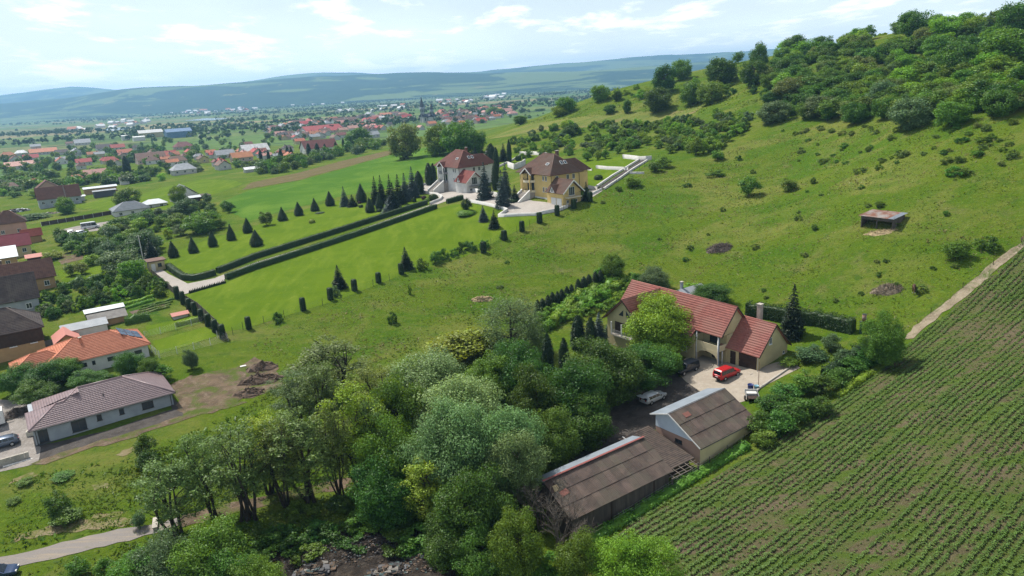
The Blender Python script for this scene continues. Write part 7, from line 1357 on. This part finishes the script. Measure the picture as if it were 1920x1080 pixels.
vhouse(338, 258, 52, 'blue', 'long blue industrial hall beyond the village', he=8, ratio=.6, pitch=.05, name='hall', cat='hall', wall=RC['blue']); vhouse(285, 258, 48, 'pale', 'long grey industrial hall left of the blue one', he=7, ratio=.6, pitch=.05, name='hall', cat='hall'); vhouse(237, 263, 16, 'white', 'small white hall left of the grey hall', he=6, pitch=.1, name='hall', cat='hall', wall=M_white); vhouse(262, 264, 24, 'pale', 'white-roofed hall between the two small halls', he=5, pitch=.1, name='hall', cat='hall', wall=M_white)
for poly, n, lab, w0, w1 in (([(500, 248), (560, 228), (760, 212), (780, 232), (640, 262), (520, 262)], 105, 'centre', 15, 28), ([(820, 214), (960, 196), (975, 214), (900, 232), (830, 236)], 56, 'church end', 12, 22), ([(380, 300), (520, 280), (560, 272), (540, 300), (420, 318)], 12, 'near row', 18, 30), ([(250, 300), (360, 286), (380, 300), (300, 318)], 9, 'left row', 18, 28), ([(0, 330), (120, 320), (250, 325), (330, 300), (330, 270), (120, 288), (0, 310)], 24, 'left end', 18, 32)):
    for a, b in inpoly(poly, n, vr):
        c = ('maroon', 'orange', 'brown', 'red', 'brown', 'grey', 'pink', 'dark')[vr.randint(8)]
        vhouse(a, b, vr.uniform(w0, w1), c, '%s-roofed house packed into the %s of the village %s' % (c, where(a, b, poly), lab), axis=(0, 90)[vr.randint(2)], hip=vr.uniform() < .3, group='houses packed into the village '+lab)
# far settlements: tiny houses below the wooded hills
fw = [MB().box(-6, 6, -4, 4, -2, 3.4).prism([(-6.4, -4.6, 3.2), (-6.4, 4.6, 3.2), (-6.4, 0, 6.4)], (12.8, 0, 0), 1).mesh('far_house', [M_white, RC[c]]) for c in ('white', 'pale', 'orange', 'pink')]
for poly, n, g in (([(480, 195), (700, 178), (860, 166), (860, 178), (700, 192), (520, 202)], 70, 'far village under the hills'), ([(620, 212), (700, 202), (760, 194), (770, 204), (640, 216)], 22, 'hamlet beyond the church'), ([(300, 215), (400, 206), (480, 200), (480, 208), (360, 218)], 24, 'far hamlet left of centre'), ([(100, 246), (230, 228), (300, 222), (300, 230), (160, 248)], 26, 'far farmsteads on the left'), ([(800, 194), (960, 176), (960, 184), (830, 200)], 20, 'far farms right of the church')):
    for a, b in inpoly(poly, n, vr):
        p = G(a, b); s = vr.uniform(.8, 1.5)*(1.5 if p[1] > 2500 else 1); ci = vr.choice(4, p=[.5, .2, .18, .12]); o = obj('far_house', fw[ci], None, tuple(p), vr.uniform(0, 3.1)); o.scale = (s, s, s); tag(o, 'tiny %s-roofed house at the %s of the %s' % (('white', 'pale grey', 'orange', 'pink')[ci], where(a, b, poly), g), 'house', g)
# church
cx, cy = G(803, 229)[:2]; ch = empty('church', (cx, cy, H(cx, cy)), rad(30), 'dark-roofed church with two pointed spires above the village', 'church'); S = depth((cx, cy, 0))/F_PX; k = 1.0
M_slate = pmat('dark_slate', (.05, .055, .065), (.035, .04, .05), .4, .5); u_ = S*38/26.0
def sc(*v): return [q*u_ for q in v]
MB().box(*sc(-9, 10, -5, 5), -3, 7*u_).build('nave_wall', M_whitewall, ch); q, caps = rect_roof(*sc(-10, 11, -6, 6), 6.8*u_, 11*u_, 0, 4*u_); roof_obj('nave_roof', q, M_slate, ch, tiled=False)
MB().box(*sc(-3, 4, -8, 8), -3, 6*u_).build('transept_wall', M_whitewall, ch); roof_obj('transept_roof', [[tuple(sc(-4, 8.6, 5.8)), tuple(sc(-4, -8.6, 5.8)), tuple(sc(.5, -8.6, 9.5)), tuple(sc(.5, 8.6, 9.5))], [tuple(sc(5, -8.6, 5.8)), tuple(sc(5, 8.6, 5.8)), tuple(sc(.5, 8.6, 9.5)), tuple(sc(.5, -8.6, 9.5))]], M_slate, ch, tiled=False)
for x, y, zb, r, hh, hs in ((-6.5, 1.0, 6, 2.9, 13.5, 12.5), (5.5, -1.0, 8, 2.1, 7.5, 9.0)):
    t = MB().cyl(sc(x, y, 0), sc(x, y, zb+hh), r*u_, r*.95*u_, 8).build('tower', M_greywall, ch); MB().cyl(sc(x, y, zb+hh-2.6), sc(x, y, zb+hh), r*1.5*u_, r*1.0*u_, 8).build('skirt_roof', M_metal, t); MB().cyl(sc(x, y, zb+hh), sc(x, y, zb+hh+hs), r*1.12*u_, .08*u_, 8).build('spire', M_slate, t); MB().bar(sc(x, y, zb+hh+hs-.2), sc(x, y, zb+hh+hs+1.8), .25*u_).bar(sc(x-.6, y, zb+hh+hs+1.1), sc(x+.6, y, zb+hh+hs+1.1), .25*u_).build('cross', M_galv, t)
    for i in range(8):
        a = math.pi/8+i*math.pi/4; MB().box(-.35*u_, .35*u_, -.05, .12, 0, 3.2*u_).build('belfry_opening', M_trim, t, (u_*(x+math.cos(a)*r*.93), u_*(y+math.sin(a)*r*.93), u_*(zb+hh-6.5)), a-math.pi/2)
for x in (-6, -2, 2, 6): window(ch, (x*u_, -5*u_, 4*u_), S_, 1.6, 3.6, M_dframe)
# village trees
VT = [([(180, 320), (420, 300), (560, 268), (700, 236), (780, 216), (640, 232), (480, 246), (330, 275), (180, 300)], 80, 3.5, 7, 'tree among the village houses', 'trees among the village houses'), ([(0, 330), (120, 320), (240, 300), (330, 282), (330, 262), (120, 280), (0, 300)], 85, 3.5, 7.5, 'tree among the left farmsteads', 'trees among the left farmsteads'), ([(780, 245), (900, 240), (980, 222), (970, 205), (860, 225)], 18, 3, 6, 'tree at the church end of the village', 'trees at the church end'), ([(490, 332), (560, 318), (660, 292), (740, 276), (735, 268), (640, 284), (540, 308), (480, 322)], 62, 3.5, 7.5, 'shrubby tree along the brown field edge', 'trees along the brown field edge')]
for poly, n, h0, h1, lab, g in VT:
    for a, b in inpoly(poly, n, vr):
        x, y = G(a, b)[:2]; hh = vr.uniform(h0, h1); stand(x, y, 'far', hh, hh*vr.uniform(.8, 1.2), mt := (L_mid, L_dark, L_mid, L_greygreen, L_dark)[vr.randint(5)], 'village_tree', '%s %s, %s' % (tint(mt), lab, where(a, b, poly)), 'tree', g)
for a, b in ((540, 296), (548, 300), (528, 305), (580, 292), (596, 292), (610, 288), (630, 286), (645, 282), (490, 300), (505, 306)):
    x, y = G(a, b)[:2]; solo(x, y, 'column', vr.uniform(6, 9), vr.uniform(2, 3), L_thuja, 'cypress', 'dark cypress in the village gardens, %s' % where(a, b, [(490, 282), (645, 306)]), 'cypress', 'village garden cypresses')
# distant tree lines and woods in the valley: one mass
def far_woods():
    rg = np.random.RandomState(4); cen = []; sz = []
    def line(a, b, n, wdt, s0, s1):
        a = np.array(a, float); b = np.array(b, float)
        for _ in range(n):
            t = rg.uniform(); p = a+(b-a)*t+rg.normal(size=2)*wdt; cen.append(p); sz.append(rg.uniform(s0, s1))
    for _ in range(190):
        a = rg.uniform(-.75, .75); d = rg.uniform(900, 5200)**1.0; x = a*d; y = d
        if y < 700 or (x > 60 and y < 1500): continue
        ang = .35+rg.normal()*.25; L_ = rg.uniform(60, 420)*(1+d/4000); line((x, y), (x+math.cos(ang)*L_, y+math.sin(ang)*L_), int(rg.uniform(14, 46)), 3+d*.002, 4, 8)
    for a, b, n, w in (((-1700, 3400), (900, 4700), 500, 160), ((-600, 1500), (-100, 1900), 160, 60), ((-1100, 1500), (-500, 1350), 150, 45), ((-2600, 2900), (-1200, 3600), 260, 130), ((-330, 900), (-90, 1000), 90, 40), ((-700, 1000), (-380, 1120), 110, 30), ((-60, 1300), (300, 2000), 160, 60), ((-500, 2300), (700, 3100), 260, 90)): line(a, b, n, w, 5, 10)
    for _ in range(80):
        d = rg.uniform(800, 5000); cen.append(np.array([rg.uniform(-.75, .6)*d, d])); sz.append(rg.uniform(4, 8))
    cen = np.array(cen); sz = np.array(sz); ok = ~((cen[:, 0] > 40) & (cen[:, 1] < 1300)); cen, sz = cen[ok], sz[ok]; z = height(cen[:, 0], cen[:, 1]); V, Nn, Sz = [], [], []
    for k_ in range(14):
        d = unit(rg.normal(size=(len(cen), 3))); d[:, 2] = np.abs(d[:, 2]); V.append(np.c_[cen, z+sz*.42]+d*np.c_[sz*.42, sz*.42, sz*.45]); Nn.append(unit(d+rg.normal(size=d.shape)*.4)); Sz.append(sz*.55)
    v, f = leaf_quads(np.concatenate(V), np.concatenate(Nn), np.concatenate(Sz), rg, .8); return tag(obj('distant_woods', mesh_np('distant_woods', v, f, L_far)), 'scattered tree lines and copses out in the valley', None, None, 'stuff')
far_woods()
# ------------------------------------------------------------------ corn, grass, haze
def pts_in(poly, x, y):
    ins = np.zeros(len(x), bool); q = np.array(poly, float)
    for (a, b), (c, d) in zip(q, np.roll(q, -1, 0)):
        with np.errstate(divide='ignore', invalid='ignore'): ins ^= ((b > y) != (d > y)) & (x < (c-a)*(y-b)/(d-b)+a)
    return ins
def in_view(x, y, margin=60):
    z = height(x, y); q = np.stack([x, y, z], 1)-CAM; d = q@FWD; px = 960+F_PX*(q@RT)/d; py = 540-F_PX*(q@UP)/d
    return (px > -margin*6) & (px < 1920+margin*6) & (py < 1080+margin*4) & (d > 20)
def corn():
    rg = np.random.RandomState(9); a = rad(33.5); u_ = np.array([math.cos(a), math.sin(a)]); w_ = np.array([-u_[1], u_[0]]); q = np.array(CORN_W); s0, s1 = (q@u_).min(), (q@u_).max(); t0, t1 = (q@w_).min(), (q@w_).max()
    T_, S_g = np.meshgrid(np.arange(t0, t1, .80), np.arange(s0, min(s1, s0+150), .12)); t = T_.ravel()+rg.normal(size=T_.size)*.085; s = S_g.ravel()+rg.normal(size=T_.size)*.07
    x = s*u_[0]+t*w_[0]; y = s*u_[1]+t*w_[1]; k = pts_in(CORN_W, x, y) & in_view(x, y); x, y, t, s = x[k], y[k], t[k], s[k]
    dens = fbm(t*2.2, s*.25, 5, 9, 3)*.5+fbm(x, y, 6, 22, 3)*.4+.55; row = np.round((t-t0)/.80).astype(int); k = (rg.uniform(size=len(x)) < np.clip(dens+.6, .35, .98)) & ~((row % 9 == 0) & (rg.uniform(size=len(x)) < .8)); x, y, dens = x[k], y[k], dens[k]
    hgt = np.clip(.21+.11*dens+rg.normal(size=len(x))*.05, .12, .55); n = len(x); z = height(x, y)+.02; V = []
    for b in range(5):
        th = rg.uniform(0, 6.283, n); d = np.stack([np.cos(th), np.sin(th)], 1); L_ = hgt*rg.uniform(.55, .95, n); wd = .06+.04*hgt; sd = np.stack([-d[:, 1], d[:, 0]], 1)*wd[:, None]; zb = z+hgt*(.25+.15*b)*.6
        p0 = np.c_[x, y, zb]; p1 = np.c_[x+d[:, 0]*L_*.5, y+d[:, 1]*L_*.5, zb+hgt*.42]; p2 = np.c_[x+d[:, 0]*L_, y+d[:, 1]*L_, zb+hgt*.22]
        V.append(np.stack([p0, p1-np.c_[sd, np.zeros(n)], p2, p1+np.c_[sd, np.zeros(n)]], 1))
    V = np.concatenate(V).reshape(-1, 3); return tag(obj('corn_plants', mesh_np('corn_plants', V, np.arange(len(V)).reshape(-1, 4), L_corn)), 'rows of young corn plants', None, None, 'stuff'), n
co, ncorn = corn()
def tufts(name, poly, n, mat, seed, h0, h1, label, clump=True, spread=.5, blades=3):
    rg = np.random.RandomState(seed); q = np.array(poly); x = rg.uniform(q[:, 0].min(), q[:, 0].max(), n*4); y = rg.uniform(q[:, 1].min(), q[:, 1].max(), n*4); k = pts_in(poly, x, y) & in_view(x, y)
    if clump: k &= rg.uniform(size=len(x)) < np.clip(fbm(x, y, seed, 14, 4)*.55+.42, .06, 1)
    x, y = x[k][:n], y[k][:n]; n = len(x); z = height(x, y); h = rg.uniform(h0, h1, n)*(1+.4*fbm(x, y, seed+1, 20, 2)); h = np.clip(h, h0*.6, h1*1.5); V = []
    for b in range(blades):
        th = rg.uniform(0, 6.283, n); d = np.stack([np.cos(th), np.sin(th)], 1); w = h*rg.uniform(.5, 1.0, n)*spread; ln = rg.normal(size=(n, 2))*h[:, None]*.9
        p0 = np.c_[x-d[:, 0]*w, y-d[:, 1]*w, z-.03]; p1 = np.c_[x+d[:, 0]*w, y+d[:, 1]*w, z-.03]; p2 = np.c_[x+d[:, 0]*w*.8+ln[:, 0], y+d[:, 1]*w*.8+ln[:, 1], z+h*rg.uniform(.7, 1.1, n)]; p3 = np.c_[x-d[:, 0]*w*.8+ln[:, 0], y-d[:, 1]*w*.8+ln[:, 1], z+h*rg.uniform(.7, 1.1, n)]
        V.append(np.stack([p0, p1, p2, p3], 1))
    V = np.concatenate(V).reshape(-1, 3); return tag(obj(name, mesh_np(name, V, np.arange(len(V)).reshape(-1, 4), mat)), label, None, None, 'stuff')
MEADOW_W = [tuple(G(a, b)[:2]) for a, b in ((455, 650), (580, 590), (760, 522), (945, 455), (1040, 410), (1130, 362), (1240, 310), (1330, 300), (1430, 250), (1500, 232), (1700, 228), (1900, 222), (1910, 450), (1800, 548), (1700, 625), (1610, 612), (1440, 585), (1330, 545), (1170, 500), (1100, 500), (1000, 560), (900, 600), (820, 640), (700, 690), (560, 700), (500, 665))]
tufts('meadow_grass', MEADOW_W, 16000, L_weed, 41, .07, .17, 'uneven green tufts over the meadow')
tufts('meadow_dry_grass', MEADOW_W, 9000, L_dry, 42, .10, .24, 'pale seeding grass over the meadow', spread=.35)
tufts('meadow_dark_weeds', MEADOW_W, 500, L_mid, 43, .12, .3, 'darker weeds scattered over the meadow')
LL = [tuple(G(a, b)[:2]) for a, b in ((20, 905), (80, 888), (250, 860), (440, 775), (560, 700), (640, 700), (900, 780), (1000, 900), (900, 1000), (740, 975), (520, 1015), (420, 1090), (200, 1095), (20, 1090), (130, 1045), (296, 1005), (500, 950), (500, 925), (290, 975), (0, 1038))]
tufts('bank_grass', LL, 12000, L_weed, 44, .08, .2, 'rough grass on the lower left bank'); tufts('bank_weeds', LL, 2500, L_mid, 45, .12, .32, 'taller weeds on the lower left bank')
tufts('field_edge_weeds', CORN_W, 30000, L_weed, 46, .05, .13, 'low weeds between the corn rows')
HILL_W = [tuple(G(a, b)[:2]) for a, b in ((960, 240), (1100, 190), (1300, 145), (1440, 110), (1500, 230), (1420, 230), (1240, 210), (1040, 228))]
tufts('slope_grass', HILL_W, 5000, L_weed, 47, .15, .35, 'long grass on the spur slope')
TH_W = [tuple(G(a, b)[:2]) for a, b in TH]
tufts('thicket_scrub', TH_W, 20000, L_dark, 48, .9, 2.3, 'low scrub filling the hillside thicket', clump=False, spread=.8)
# haze: the air of the valley
hz = bpy.data.materials.new('valley_air'); hz.use_nodes = True; hn = hz.node_tree.nodes; hn.remove(hn['Principled BSDF']); pv = hn.new('ShaderNodeVolumePrincipled'); pv.inputs['Color'].default_value = (.34, .65, 1.0, 1); pv.inputs['Density'].default_value = 1.4e-4; pv.inputs['Anisotropy'].default_value = .35
hz.node_tree.links.new(pv.outputs[0], hn['Material Output'].inputs['Volume'])
tag(MB().box(-10900, 10900, -300, 9900, -30, 300).build('haze', hz), 'thin blue summer haze over the valley', None, None, 'stuff')
